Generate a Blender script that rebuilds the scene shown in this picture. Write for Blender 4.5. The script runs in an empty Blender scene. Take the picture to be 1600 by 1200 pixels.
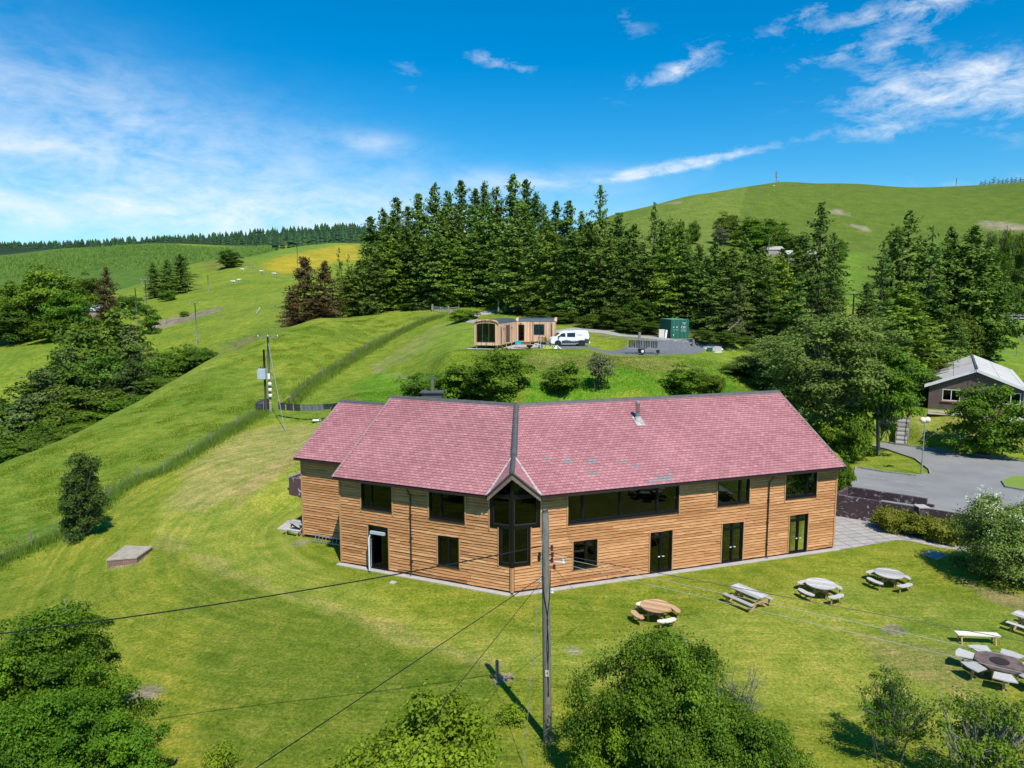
import bpy, bmesh, math, random
import numpy as np
from mathutils import Vector, Matrix, noise as mnoise
random.seed(7); RNG = np.random.default_rng(7)
C = bpy.context.scene.collection
SC = bpy.context.scene
R = math.radians
# ------------------------------------------------------------ camera
F = 1109.0; CAMZ = 16.0; PITCH = math.atan(130/F)
cd = bpy.data.cameras.new('camera'); cam = bpy.data.objects.new('camera', cd); C.objects.link(cam)
cam.location = (0, 0, CAMZ); cam.rotation_euler = (math.pi/2-PITCH, 0, 0)
cd.sensor_width = 36; cd.lens = F/1600*36; cd.clip_start = .1; cd.clip_end = 20000
SC.camera = cam
# ------------------------------------------------------------ light
SUN_EL, SUN_AZ = 55.0, 158.0
sl = bpy.data.lights.new('sun', 'SUN'); so = bpy.data.objects.new('sun', sl); C.objects.link(so)
sl.energy = 5.0; sl.angle = R(.5); sl.color = (1, .95, .86)
so.rotation_euler = (R(90-SUN_EL), 0, R(180-SUN_AZ))
W = bpy.data.worlds.new("World"); SC.world = W; W.use_nodes = True
wn = W.node_tree; wn.nodes.clear()
def N(nt, t, **k):
    n = nt.nodes.new(t)
    for a, b in k.items():
        if a.startswith('i_'):
            key = a[2:]; key = int(key) if key.isdigit() else key.replace('_', ' ')
            n.inputs[key].default_value = b
        else: setattr(n, a, b)
    return n
def LK(nt, a, b): nt.links.new(a, b)
def MATH(nt, op, a, b=None, c=None, clamp=False):
    n = nt.nodes.new('ShaderNodeMath'); n.operation = op; n.use_clamp = clamp
    for i, v in enumerate((a, b, c)):
        if v is None: continue
        if isinstance(v, (int, float)): n.inputs[i].default_value = v
        else: nt.links.new(v, n.inputs[i])
    return n.outputs[0]
def MIX(nt, f, a, b, mode='MIX'):
    n = nt.nodes.new('ShaderNodeMix'); n.data_type = 'RGBA'; n.blend_type = mode; n.clamp_factor = True
    for i, v in ((0, f), (6, a), (7, b)):
        if isinstance(v, (int, float)): n.inputs[i].default_value = v
        elif isinstance(v, tuple): n.inputs[i].default_value = (*v[:3], 1)
        else: nt.links.new(v, n.inputs[i])
    return n.outputs[2]
def RAMP(nt, f, stops, interp='LINEAR'):
    n = nt.nodes.new('ShaderNodeValToRGB'); n.color_ramp.interpolation = interp
    e = n.color_ramp.elements
    while len(e) < len(stops): e.new(.5)
    for i, (p, c) in enumerate(stops):
        e[i].position = p
        e[i].color = (*c, 1) if isinstance(c, tuple) else (c, c, c, 1)
    nt.links.new(f, n.inputs[0]); return n.outputs[0]
sky = N(wn, 'ShaderNodeTexSky', sky_type='NISHITA', sun_disc=False, sun_elevation=R(SUN_EL), sun_rotation=R(SUN_AZ),
        altitude=300, air_density=1.15, dust_density=.35, ozone_density=3.0)
hs = N(wn, 'ShaderNodeHueSaturation', i_Hue=.497, i_Saturation=1.32, i_Value=1.15)
LK(wn, MIX(wn, 1.0, sky.outputs[0], (.74, .97, 1.12), 'MULTIPLY'), hs.inputs['Color'])
tc = N(wn, 'ShaderNodeTexCoord'); sx = N(wn, 'ShaderNodeSeparateXYZ'); LK(wn, tc.outputs['Generated'], sx.inputs[0])
X_, Y_, Z_ = sx.outputs
az = MATH(wn, 'ARCTAN2', X_, Y_); el = MATH(wn, 'ARCSINE', Z_)
# clouds: thin cirrus, broken up by noise over the direction of view
cx = N(wn, 'ShaderNodeCombineXYZ'); LK(wn, az, cx.inputs[0]); LK(wn, el, cx.inputs[1])
mp = N(wn, 'ShaderNodeMapping'); mp.inputs['Rotation'].default_value = (0, 0, R(-6)); mp.inputs['Scale'].default_value = (4.6, 11, 1)
LK(wn, cx.outputs[0], mp.inputs[0])
n1 = N(wn, 'ShaderNodeTexNoise', i_Scale=1.6, i_Detail=9.0, i_Roughness=.6, i_Distortion=.6); LK(wn, mp.outputs[0], n1.inputs['Vector'])
n2 = N(wn, 'ShaderNodeTexNoise', i_Scale=4.0, i_Detail=11.0, i_Roughness=.70, i_Distortion=.35); LK(wn, mp.outputs[0], n2.inputs['Vector'])
def lobe(px, py, wx, wy, rot, amp):
    a = (px-800)/F; b = (600-py)/F; c_, s_ = math.cos(PITCH), math.sin(PITCH)
    d = Vector((a, c_+b*s_, -s_+b*c_)).normalized()
    a0, e0 = math.atan2(d.x, d.y), math.asin(d.z)
    ca, sa = math.cos(R(rot)), math.sin(R(rot))
    da = MATH(wn, 'SUBTRACT', az, a0); de = MATH(wn, 'SUBTRACT', el, e0)
    u = MATH(wn, 'DIVIDE', MATH(wn, 'ADD', MATH(wn, 'MULTIPLY', da, ca), MATH(wn, 'MULTIPLY', de, sa)), wx/F)
    v = MATH(wn, 'DIVIDE', MATH(wn, 'SUBTRACT', MATH(wn, 'MULTIPLY', de, ca), MATH(wn, 'MULTIPLY', da, sa)), wy/F)
    q = MATH(wn, 'ADD', MATH(wn, 'MULTIPLY', u, u), MATH(wn, 'MULTIPLY', v, v))
    return MATH(wn, 'MULTIPLY', MATH(wn, 'EXPONENT', MATH(wn, 'MULTIPLY', q, -1.0)), amp)
def total(ls):
    t = ls[0]
    for l in ls[1:]: t = MATH(wn, 'ADD', t, l)
    return t
soft = total([lobe(140, 190, 330, 75, -10, .62), lobe(250, 320, 520, 45, 0, .62), lobe(570, 222, 75, 16, -6, .5), lobe(10, 225, 150, 16, 0, .4),
              lobe(820, 285, 160, 18, 0, .55), lobe(400, 350, 700, 30, 0, .35)])
hard = total([lobe(1440, 140, 105, 34, 4, 1.2), lobe(1380, 205, 60, 12, 0, .7), lobe(1590, 150, 60, 45, 0, .85), lobe(1080, 256, 125, 10, 9, 1.15),
              lobe(1010, 268, 70, 9, 10, .7), lobe(1420, 8, 130, 14, 5, 1.0), lobe(1415, 55, 60, 22, 22, .85), lobe(1260, 18, 60, 12, 18, .75),
              lobe(1030, 122, 70, 16, 14, .8), lobe(1090, 85, 45, 14, 30, .55), lobe(780, 98, 60, 12, -12, .75), lobe(640, 115, 30, 14, -50, .4),
              lobe(1315, 83, 30, 10, 20, .7), lobe(1250, 100, 60, 12, 20, .45), lobe(985, 40, 40, 20, -30, .4), lobe(1540, 285, 160, 10, 0, .5), lobe(870, 185, 30, 10, 0, .35)])
f1 = MATH(wn, 'MULTIPLY', MATH(wn, 'MULTIPLY', soft, .82), MATH(wn, 'ADD', MATH(wn, 'MULTIPLY', RAMP(wn, MATH(wn, 'ADD', MATH(wn, 'MULTIPLY', n1.outputs[0], .6), MATH(wn, 'MULTIPLY', n2.outputs[0], .4)), [(.38, .0), (.64, 1.0)]), .95), .22))
f2 = MATH(wn, 'MULTIPLY', MATH(wn, 'ADD', MATH(wn, 'SUBTRACT', n2.outputs[0], .60), MATH(wn, 'MULTIPLY', MATH(wn, 'MINIMUM', hard, 1.1), .26)), 2.9, clamp=True)
f2 = MATH(wn, 'MULTIPLY', f2, MATH(wn, 'MULTIPLY', MATH(wn, 'MINIMUM', hard, 1.0), 1.05))
cf = MATH(wn, 'MINIMUM', MATH(wn, 'ADD', f1, MATH(wn, 'MULTIPLY', f2, .80)), .9)
skyc = MIX(wn, cf, hs.outputs[0], (8.6, 9.0, 9.5))
bg = N(wn, 'ShaderNodeBackground', i_Strength=.10); LK(wn, skyc, bg.inputs[0])
wo = N(wn, 'ShaderNodeOutputWorld'); LK(wn, bg.outputs[0], wo.inputs[0])
SC.view_settings.view_transform = 'Standard'; SC.view_settings.look = 'None'; SC.view_settings.gamma = 1
SC.view_settings.exposure = 0.20; SC.view_settings.use_curve_mapping = False
SC.cycles.max_bounces = 6; SC.cycles.transparent_max_bounces = 8; SC.cycles.diffuse_bounces = 3
SC.cycles.glossy_bounces = 3; SC.cycles.caustics_reflective = False; SC.cycles.caustics_refractive = False
# ------------------------------------------------------------ pixel <-> world
_c, _s = math.cos(PITCH), math.sin(PITCH)
def ray(px, py):
    a = (px-800)/F; b = (600-py)/F
    return a/(_c+b*_s), (-_s+b*_c)/(_c+b*_s)       # x and z per metre of depth (y)
def at_d(px, py, d):
    rx, rz = ray(px, py); return (rx*d, d, CAMZ+rz*d)
def at_z(px, py, z=0.):
    rx, rz = ray(px, py); d = (z-CAMZ)/rz; return (rx*d, d, z)
# ------------------------------------------------------------ terrain surface
CP = []
def cp(px, py, d): CP.append(at_d(px, py, d))
def cz(px, d, z): rx, _ = ray(px, 600); CP.append((rx*d, d, z))
def cw(x, y, z): CP.append((x, y, z))
for x, y in ((-10, 20), (0, 20), (10, 20), (20, 22), (-10, 30), (0, 30), (10, 30), (20, 31), (27, 40), (0, 37), (12, 42), (21, 45), (-10, 42), (-16, 44), (-13, 36), (5, 50), (-8, 52), (14, 55), (24, 48), (31, 42)): cw(x, y, 0)
for t in ((-18, 30, -.3), (-25, 24, -1.2), (-20, 16, -1.5), (0, 12, -.6), (22, 12, -1), (33, 30, -.3), (40, 45, .0), (-9, 13, -1), (10, 8, -1), (-10, 8, -1.5),
          (-18, 49, .5), (-21, 40, 0), (5, 59, 1.2), (-4, 58, 1.2), (13, 62, 2.0), (-24, 36, -.5), (-30, 44, -.9), (-40, 40, -3), (-36, 25, -3), (50, 30, -1)): cw(*t)
for t in ((820, 605, 67), (900, 595, 69), (1000, 600, 68), (870, 573, 75), (1000, 575, 76), (850, 546, 85.5), (960, 555, 85.5), (760, 548, 83), (1000, 556, 84), (1090, 553, 87), (1140, 549, 93),
          (1000, 525, 102), (900, 515, 112), (900, 500, 125), (1060, 530, 98), (1120, 575, 80), (1160, 540, 98), (1250, 560, 95), (1330, 620, 82),
          (1440, 690, 67.5), (1500, 662, 76), (1450, 640, 78), (1340, 690, 66), (1540, 562, 112), (1550, 500, 170), (1585, 470, 225), (1400, 450, 290), (1320, 445, 280), (1470, 520, 150), (1590, 560, 115),
          (960, 335, 560), (1080, 306, 620), (1215, 287, 700), (1350, 288, 720), (1480, 293, 745), (1600, 288, 770), (1700, 285, 790),
          (1000, 350, 470), (1100, 350, 450), (1250, 345, 490), (1400, 365, 460), (1550, 365, 460), (1100, 385, 350), (1300, 400, 345), (1500, 415, 320), (1600, 430, 300),
          (700, 462, 180), (900, 455, 200), (800, 425, 400), (800, 400, 800), (650, 400, 600),
          (480, 402, 410), (430, 422, 350), (545, 388, 500), (560, 383, 560), (400, 400, 470),
          (0, 385, 1600), (200, 379, 1600), (400, 366, 1500), (520, 358, 1350), (600, 362, 1350), (-150, 380, 1600),
          (0, 402, 900), (120, 389, 950), (250, 382, 1000), (400, 385, 950), (450, 378, 1050),
          (0, 440, 620), (200, 432, 600), (320, 412, 640), (250, 456, 300), (400, 418, 335), (340, 432, 320), (300, 415, 400),
          (200, 506, 200), (300, 482, 215), (400, 468, 225), (450, 445, 260), (250, 530, 180), (350, 503, 185), (430, 500, 172), (330, 540, 160),
          (0, 725, 74), (90, 690, 82), (170, 650, 92), (250, 606, 102), (330, 560, 114), (420, 519, 126), (500, 497, 138), (600, 488, 150), (690, 483, 148), (770, 492, 134), (740, 492, 132),
          (200, 700, 70), (300, 710, 64), (100, 770, 60), (420, 645, 80), (350, 680, 70), (480, 657, 76.5), (600, 590, 92), (600, 540, 118), (690, 500, 135), (640, 600, 85), (700, 560, 84), (650, 540, 105), (700, 512, 118), (560, 620, 80),
          (0, 880, 45), (100, 850, 46), (50, 560, 168), (50, 530, 200), (0, 545, 190), (130, 545, 180), (0, 500, 260)): cp(*t)
for t in ((-33, 111, 8.5), (-29, 128, 10.9), (-37, 99, 5.9), (-42, 86, 3.0), (-22, 99, 6.5), (-29, 97, 6.2), (-30, 88, 4.6), (-20, 88, 4.9)): cw(*t)
for t in ((0, 102, -13), (-100, 108, -15), (150, 119, -8.5), (230, 130, -4), (300, 141, 1), (-100, 82, -9), (400, 148, 4.5), (500, 165, 9.5), (0, 135, -9),
          (960, 800, 60), (1215, 1100, 90), (1480, 1150, 90), (1700, 1200, 90), (200, 1250, 110), (0, 1200, 95), (420, 1200, 112), (0, 2600, 120), (400, 2600, 120), (800, 2600, 120), (1200, 2600, 120), (1600, 2600, 120),
          (300, 480, 25), (100, 400, 15), (0, 400, 12), (580, 800, 80), (800, 1500, 120)): cz(*t)
CP = np.array(CP)
def _uv(x, y):
    r = np.hypot(x, y); th = np.clip(np.arctan2(x, y), -1.0, 1.0)
    return np.stack([th*2.6, np.log(np.maximum(r, 5))], -1), r
def _k(d2): return np.where(d2 > 1e-12, d2*np.log(d2+1e-12), 0)
_P, _r = _uv(CP[:, 0], CP[:, 1]); _n = len(_P)
_A = np.zeros((_n+3, _n+3)); _d = ((_P[:, None]-_P[None])**2).sum(-1)
_A[:_n, :_n] = _k(_d)+np.eye(_n)*2e-4; _A[:_n, _n] = 1; _A[:_n, _n+1:] = _P; _A[_n, :_n] = 1; _A[_n+1:, :_n] = _P.T
_w = np.linalg.solve(_A, np.concatenate([CP[:, 2]/(_r+60), np.zeros(3)]))
def poly_sd(x, y, poly):                                # >0 outside: distance to polygon, 0 inside
    x = np.asarray(x, float); y = np.asarray(y, float); n = len(poly)
    ins = np.zeros(x.shape, bool); dm = np.full(x.shape, 1e9)
    for i in range(n):
        ax, ay = poly[i]; bx, by = poly[(i+1) % n]
        cond = (ay > y) != (by > y)
        with np.errstate(divide='ignore', invalid='ignore'):
            xi = (bx-ax)*(y-ay)/((by-ay) if by != ay else 1e-9)+ax
        ins ^= cond & (x < xi)
        ex, ey = bx-ax, by-ay; L = max(ex*ex+ey*ey, 1e-9)
        t = np.clip(((x-ax)*ex+(y-ay)*ey)/L, 0, 1)
        dm = np.minimum(dm, np.hypot(x-ax-t*ex, y-ay-t*ey))
    return np.where(ins, 0, dm), np.where(ins, -dm, dm)
def pz(pts, z): return [at_z(a, b, z)[:2] for a, b in pts]
PARK_Z = 1.4
PARK = pz([(1322, 766), (1330, 700), (1390, 690), (1480, 706), (1600, 722), (1720, 735), (1720, 845), (1560, 815), (1448, 793)], PARK_Z)
def YARDZ(x): return 10.25-np.clip((x-9.2)*.3, 0, .8)
FLATS = [(PARK, PARK_Z, 1.2),
         ([(-16, 43), (-11, 40.5), (0, 36), (21.5, 43.8), (30, 41), (38, 41), (38, 46), (36, 48.8), (31, 50.6), (23, 52.6), (18, 57.5), (4, 55), (-12, 57), (-18, 52)], 0., 2.2),
         ([(-6, 83.3), (2, 83.6), (12, 84.6), (20, 85.2), (24, 88), (23, 92), (12, 96.5), (1, 97.5), (-4, 96), (-6.5, 88)], YARDZ, 4.),
         ([(44, 77.5), (46.3, 72.6), (56, 63.5), (62, 57), (75, 57), (75, 100), (66, 107)], 4.1, 2.5),
         ([(17, 93), (28, 93), (28, 106), (17, 106)], 10.85, 4.)]
def terr(x, y):
    x = np.atleast_1d(np.asarray(x, float)); y = np.atleast_1d(np.asarray(y, float))
    z = np.empty(x.shape)
    for a in range(0, len(x), 40000):
        sl_ = slice(a, a+40000); Q, r = _uv(x[sl_], y[sl_])
        d2 = ((Q[:, None]-_P[None])**2).sum(-1)
        z[sl_] = (_k(d2)@_w[:_n]+_w[_n]+Q@_w[_n+1:])*(r+60)
    r = np.hypot(x, y); th = np.abs(np.arctan2(x, y))
    z = np.clip(z, -30, 260)
    b = np.clip((th-.95)/.8, 0, 1); b = b*b*(3-2*b); z = z*(1-b)+b*(-2+.01*r)
    for pl, pzv, fo in FLATS:
        near = (np.abs(x-pl[0][0]) < 120) & (np.abs(y-pl[0][1]) < 120)
        if not near.any(): continue
        sd, _ = poly_sd(x[near], y[near], pl); w_ = np.clip(1-sd/fo, 0, 1); w_ = w_*w_*(3-2*w_)
        z[near] = z[near]*(1-w_)+(pzv(x[near]) if callable(pzv) else pzv)*w_
    return z
def tz(x, y): return float(terr([x], [y])[0])
def hit(px, py, d0=12., d1=3000.):                      # where the line of sight meets the ground
    rx, rz = ray(px, py); d = np.exp(np.linspace(math.log(d0), math.log(d1), 900))
    g = CAMZ+rz*d-terr(rx*d, d); i = np.argmax(g < 0)
    if g[i] >= 0: i = len(d)-1
    a, b = d[max(i-1, 0)], d[i]
    for _ in range(14):
        m = (a+b)/2
        if CAMZ+rz*m-tz(rx*m, m) < 0: b = m
        else: a = m
    return (rx*b, b, CAMZ+rz*b)
# ------------------------------------------------------------ mesh building
class MB:
    def __init__(s): s.v = []; s.f = []; s.t = []; s.m = []
    def face(s, pts, tone=.5, m=0):
        a = len(s.v); s.v += [tuple(p) for p in pts]; s.f.append(tuple(range(a, a+len(pts)))); s.t.append(tone); s.m.append(m)
    def hexa(s, p, tone=.5, m=0):                       # 8 points: bottom ring then top ring
        a = len(s.v); s.v += [tuple(q) for q in p]
        for q in ((3, 2, 1, 0), (4, 5, 6, 7), (0, 1, 5, 4), (1, 2, 6, 5), (2, 3, 7, 6), (3, 0, 4, 7)):
            s.f.append(tuple(a+i for i in q)); s.t.append(tone); s.m.append(m)
    def box(s, x0, x1, y0, y1, z0, z1, tone=.5, m=0):
        s.hexa([(x0, y0, z0), (x1, y0, z0), (x1, y1, z0), (x0, y1, z0), (x0, y0, z1), (x1, y0, z1), (x1, y1, z1), (x0, y1, z1)], tone, m)
    def prism(s, poly, vec, tone=.5, m=0):              # polygon (3D points) extruded by vec
        n = len(poly); a = len(s.v); vec = Vector(vec)
        s.v += [tuple(p) for p in poly]+[tuple(Vector(p)+vec) for p in poly]
        for q in [tuple(range(n))[::-1], tuple(range(n, 2*n))]+[(i, (i+1) % n, n+(i+1) % n, n+i) for i in range(n)]:
            s.f.append(tuple(a+i for i in q)); s.t.append(tone); s.m.append(m)
    def tube(s, pts, r, n=8, tone=.5, m=0, cap=True):
        pts = [Vector(p) for p in pts]; k = len(pts)
        rs = r if isinstance(r, (list, tuple)) else [r]*k
        a = len(s.v)
        for i, p in enumerate(pts):
            d = (pts[min(i+1, k-1)]-pts[max(i-1, 0)]).normalized()
            u = d.cross(Vector((0, 0, 1)) if abs(d.z) < .95 else Vector((1, 0, 0))).normalized(); w = d.cross(u)
            for j in range(n):
                q = 2*math.pi*j/n; s.v.append(tuple(p+(u*math.cos(q)+w*math.sin(q))*rs[i]))
        for i in range(k-1):
            for j in range(n):
                s.f.append((a+i*n+j, a+i*n+(j+1) % n, a+(i+1)*n+(j+1) % n, a+(i+1)*n+j)); s.t.append(tone); s.m.append(m)
        if cap:
            s.f.append(tuple(a+j for j in range(n))); s.t.append(tone); s.m.append(m)
            s.f.append(tuple(a+(k-1)*n+j for j in range(n))[::-1]); s.t.append(tone); s.m.append(m)
    def beam(s, p, q, w, h, tone=.5, m=0, up=(0, 0, 1)):  # rectangular bar
        p, q = Vector(p), Vector(q); d = (q-p).normalized(); up = Vector(up)
        u = d.cross(up)
        if u.length < 1e-4: u = d.cross(Vector((0, 1, 0)))
        u.normalize(); w_ = u.cross(d).normalized(); a, b = u*w/2, w_*h/2
        s.hexa([p-a-b, p+a-b, q+a-b, q-a-b, p-a+b, p+a+b, q+a+b, q-a+b], tone, m)
    def ball(s, c, r, n=10, sq=(1, 1, 1), tone=.5, m=0, jit=0):
        a = len(s.v); c = Vector(c); h = max(n//2, 3); rows = []
        for i in range(h+1):
            ph = math.pi*i/h; row = []
            for j in range(n):
                th = 2*math.pi*j/n; rr = r*(1+(random.uniform(-jit, jit) if 0 < i < h else 0))
                row.append(len(s.v)); s.v.append((c.x+rr*sq[0]*math.sin(ph)*math.cos(th), c.y+rr*sq[1]*math.sin(ph)*math.sin(th), c.z+rr*sq[2]*math.cos(ph)))
            rows.append(row)
        for i in range(h):
            for j in range(n):
                s.f.append((rows[i][j], rows[i+1][j], rows[i+1][(j+1) % n], rows[i][(j+1) % n])); s.t.append(tone); s.m.append(m)
    def build(s, name, mats, parent=None, org=None, smooth=False, bevel=0):
        me = bpy.data.meshes.new(name)
        if org is None: org = tuple(parent.location) if parent is not None and parent.type == 'EMPTY' else (0, 0, 0)
        if parent is not None and parent.type != 'EMPTY' and parent.parent is not None: org = tuple(parent.parent.location)
        me.from_pydata([(x-org[0], y-org[1], z-org[2]) for x, y, z in s.v], [], s.f)
        at = me.attributes.new('tone', 'FLOAT', 'FACE'); at.data.foreach_set('value', s.t)
        for q in (mats if isinstance(mats, (list, tuple)) else [mats]): me.materials.append(q)
        me.polygons.foreach_set('material_index', s.m)
        if smooth: me.polygons.foreach_set('use_smooth', [True]*len(s.f))
        me.validate(); me.update()
        o = bpy.data.objects.new(name, me); C.objects.link(o)
        if parent is not None: o.parent = parent
        else: o.location = org
        if bevel:
            b = o.modifiers.new('bevel', 'BEVEL'); b.width = bevel; b.segments = 2; b.limit_method = 'ANGLE'
        return o
def np_mesh(name, v, faces, tone=None, mats=(), smooth=False):
    me = bpy.data.meshes.new(name); v = np.asarray(v, np.float32); faces = np.asarray(faces, np.int32); k = faces.shape[1]
    me.vertices.add(len(v)); me.vertices.foreach_set('co', v.ravel())
    me.loops.add(faces.size); me.loops.foreach_set('vertex_index', faces.ravel())
    me.polygons.add(len(faces)); me.polygons.foreach_set('loop_start', np.arange(0, faces.size, k, dtype=np.int32))
    if tone is not None:
        a = me.attributes.new('tone', 'FLOAT', 'FACE'); a.data.foreach_set('value', np.asarray(tone, np.float32))
    for m in mats: me.materials.append(m)
    me.update(calc_edges=True)
    if smooth: me.polygons.foreach_set('use_smooth', np.ones(len(faces), bool))
    return me
def thing(name, label, cat, loc=(0, 0, 0), group=None, rz=0):
    o = bpy.data.objects.new(name, None); C.objects.link(o); o.location = loc; o.rotation_euler = (0, 0, rz); o.empty_display_size = .3
    o['label'] = label; o['category'] = cat
    if group: o['group'] = group
    return o
def tag(o, label, cat, group=None):
    o['label'] = label; o['category'] = cat
    if group: o['group'] = group
    return o
def dup(root, loc, rz=0, scale=None, label=None, group=None):
    r = root.copy(); C.objects.link(r); r.location = loc; r.rotation_euler = (0, 0, rz)
    if scale is not None: r.scale = scale
    if label: r['label'] = label
    if group: r['group'] = group
    for ch in list(root.children):
        c = ch.copy(); C.objects.link(c); c.parent = r
        for g in ch.children:
            d = g.copy(); C.objects.link(d); d.parent = c
    return r
def local(t):                                            # sets a thing's transform for parts built at the origin
    return t
# ------------------------------------------------------------ materials
def mat(name, col, rough=.7, col2=None, scale=3., detail=6., metal=0, bump=0, bscale=None, spec=.4, tone=None, stretch=None, emit=None, dirt=None):
    m = bpy.data.materials.new(name); m.use_nodes = True; nt = m.node_tree; b = nt.nodes['Principled BSDF']
    b.inputs['Roughness'].default_value = rough; b.inputs['Metallic'].default_value = metal; b.inputs['Specular IOR Level'].default_value = spec
    c = None; vec = N(nt, 'ShaderNodeTexCoord').outputs['Object']
    if stretch:
        mp_ = N(nt, 'ShaderNodeMapping'); mp_.inputs['Scale'].default_value = stretch; LK(nt, vec, mp_.inputs[0]); vec = mp_.outputs[0]
    n_ = N(nt, 'ShaderNodeTexNoise', i_Scale=scale, i_Detail=detail, i_Roughness=.6); LK(nt, vec, n_.inputs['Vector'])
    c = MIX(nt, RAMP(nt, n_.outputs[0], [(.32, 0.), (.68, 1.)]), col, col2 or tuple(x*.75 for x in col))
    if tone:                                             # per-face tone picks from a ramp and multiplies
        at = N(nt, 'ShaderNodeAttribute', attribute_name='tone')
        c = MIX(nt, 1.0, c, RAMP(nt, at.outputs['Fac'], tone), 'MULTIPLY')
    if dirt:
        n2_ = N(nt, 'ShaderNodeTexNoise', i_Scale=dirt[0], i_Detail=8.0, i_Roughness=.7); LK(nt, vec, n2_.inputs['Vector'])
        c = MIX(nt, RAMP(nt, n2_.outputs[0], [(dirt[1], 0.), (dirt[1]+.12, dirt[3] if len(dirt) > 3 else .8)]), c, dirt[2])
    LK(nt, c, b.inputs['Base Color'])
    if bump:
        n3_ = N(nt, 'ShaderNodeTexNoise', i_Scale=bscale or scale*4, i_Detail=5.0); LK(nt, vec, n3_.inputs['Vector'])
        bp = N(nt, 'ShaderNodeBump', i_Strength=bump, i_Distance=.02); LK(nt, n3_.outputs[0], bp.inputs['Height']); LK(nt, bp.outputs[0], b.inputs['Normal'])
    if emit: b.inputs['Emission Color'].default_value = (*emit, 1); b.inputs['Emission Strength'].default_value = 1
    return m
def foliage(name, dark, light, trans=.3, hue=.02, val=.25):
    m = bpy.data.materials.new(name); m.use_nodes = True; nt = m.node_tree; nt.nodes.clear()
    at = N(nt, 'ShaderNodeAttribute', attribute_name='tone'); oi = N(nt, 'ShaderNodeObjectInfo')
    g = N(nt, 'ShaderNodeNewGeometry'); n_ = N(nt, 'ShaderNodeTexNoise', i_Scale=.5, i_Detail=3.0); LK(nt, g.outputs['Position'], n_.inputs['Vector'])
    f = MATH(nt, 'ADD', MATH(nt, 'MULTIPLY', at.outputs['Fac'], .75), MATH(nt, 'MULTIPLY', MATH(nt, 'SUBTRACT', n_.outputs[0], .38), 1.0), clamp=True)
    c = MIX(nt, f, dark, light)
    h = N(nt, 'ShaderNodeHueSaturation'); LK(nt, c, h.inputs['Color'])
    LK(nt, MATH(nt, 'ADD', .5-hue/2, MATH(nt, 'MULTIPLY', oi.outputs['Random'], hue)), h.inputs['Hue'])
    LK(nt, MATH(nt, 'ADD', 1-val/2, MATH(nt, 'MULTIPLY', MATH(nt, 'FRACT', MATH(nt, 'MULTIPLY', oi.outputs['Random'], 7.31)), val)), h.inputs['Value'])
    d = N(nt, 'ShaderNodeBsdfPrincipled', i_Roughness=.55); d.inputs['Specular IOR Level'].default_value = .12; LK(nt, h.outputs[0], d.inputs['Base Color'])
    t = N(nt, 'ShaderNodeBsdfTranslucent'); LK(nt, MIX(nt, 1.0, h.outputs[0], (1.15, 1.2, .55), 'MULTIPLY'), t.inputs['Color'])
    mx = N(nt, 'ShaderNodeMixShader', i_0=trans); LK(nt, d.outputs[0], mx.inputs[1]); LK(nt, t.outputs[0], mx.inputs[2])
    o = N(nt, 'ShaderNodeOutputMaterial'); LK(nt, mx.outputs[0], o.inputs[0]); return m
M = {}
M['spruce'] = foliage('spruce_needles', (.050, .092, .018), (.19, .295, .042), .18, .03, .5)
M['spruce_light'] = foliage('larch_needles', (.085, .14, .016), (.27, .38, .04), .25, .03, .4)
M['spruce_brown'] = foliage('copper_needles', (.06, .042, .018), (.17, .12, .04), .15, .02, .3)
M['spruce_far'] = foliage('far_needles', (.016, .040, .018), (.045, .095, .030), .1, .03, .5)
M['spruce_mid'] = foliage('drooping_needles', (.045, .070, .020), (.165, .205, .050), .2, .03, .4)
M['plantation'] = foliage('young_needles', (.05, .10, .018), (.12, .22, .03), .2, .03, .3)
M['lawn_blade'] = foliage('mown_blades', (.11, .17, .018), (.25, .32, .05), .35, 0, 0)
M['lawn_dark'] = foliage('clover_leaves', (.06, .13, .014), (.12, .22, .02), .3, 0, 0)
M['broad'] = foliage('broad_leaves', (.045, .095, .010), (.20, .32, .022), .32, .03, .35)
M['broad_dark'] = foliage('dark_leaves', (.036, .072, .010), (.15, .235, .022), .25, .03, .35)
M['broad_lime'] = foliage('lime_leaves', (.08, .15, .010), (.38, .50, .03), .38, .02, .2)
M['birch'] = foliage('birch_leaves', (.09, .13, .03), (.28, .37, .07), .3, .03, .3)
M['grey_leaf'] = foliage('grey_willow_leaves', (.08, .09, .04), (.22, .24, .11), .25, .02, .2)
M['hawthorn'] = foliage('hawthorn_leaves', (.024, .060, .006), (.20, .33, .020), .3, .02, .2)
M['hedge'] = foliage('hedge_leaves', (.10, .12, .014), (.34, .34, .035), .25, .02, .2)
def blade_mat(name, mul_lo, mul_hi):
    m = bpy.data.materials.new(name); m.use_nodes = True; nt = m.node_tree; nt.nodes.clear()
    z = N(nt, 'ShaderNodeAttribute', attribute_name='zone'); t = N(nt, 'ShaderNodeAttribute', attribute_name='tone')
    c = MIX(nt, 1., z.outputs['Color'], MIX(nt, t.outputs['Fac'], mul_lo, mul_hi), 'MULTIPLY')
    d = N(nt, 'ShaderNodeBsdfDiffuse'); LK(nt, c, d.inputs[0]); tr = N(nt, 'ShaderNodeBsdfTranslucent'); LK(nt, c, tr.inputs[0])
    mx = N(nt, 'ShaderNodeMixShader', i_0=.35); LK(nt, d.outputs[0], mx.inputs[1]); LK(nt, tr.outputs[0], mx.inputs[2]); o = N(nt, 'ShaderNodeOutputMaterial'); LK(nt, mx.outputs[0], o.inputs[0]); return m
M['zone_blade'] = blade_mat('mown_grass', (.30, .42, .25), (2.0, 1.62, 2.0)); M['zone_dark'] = blade_mat('clumped_grass', (.38, .52, .35), (1.05, 1.12, .85))
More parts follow.
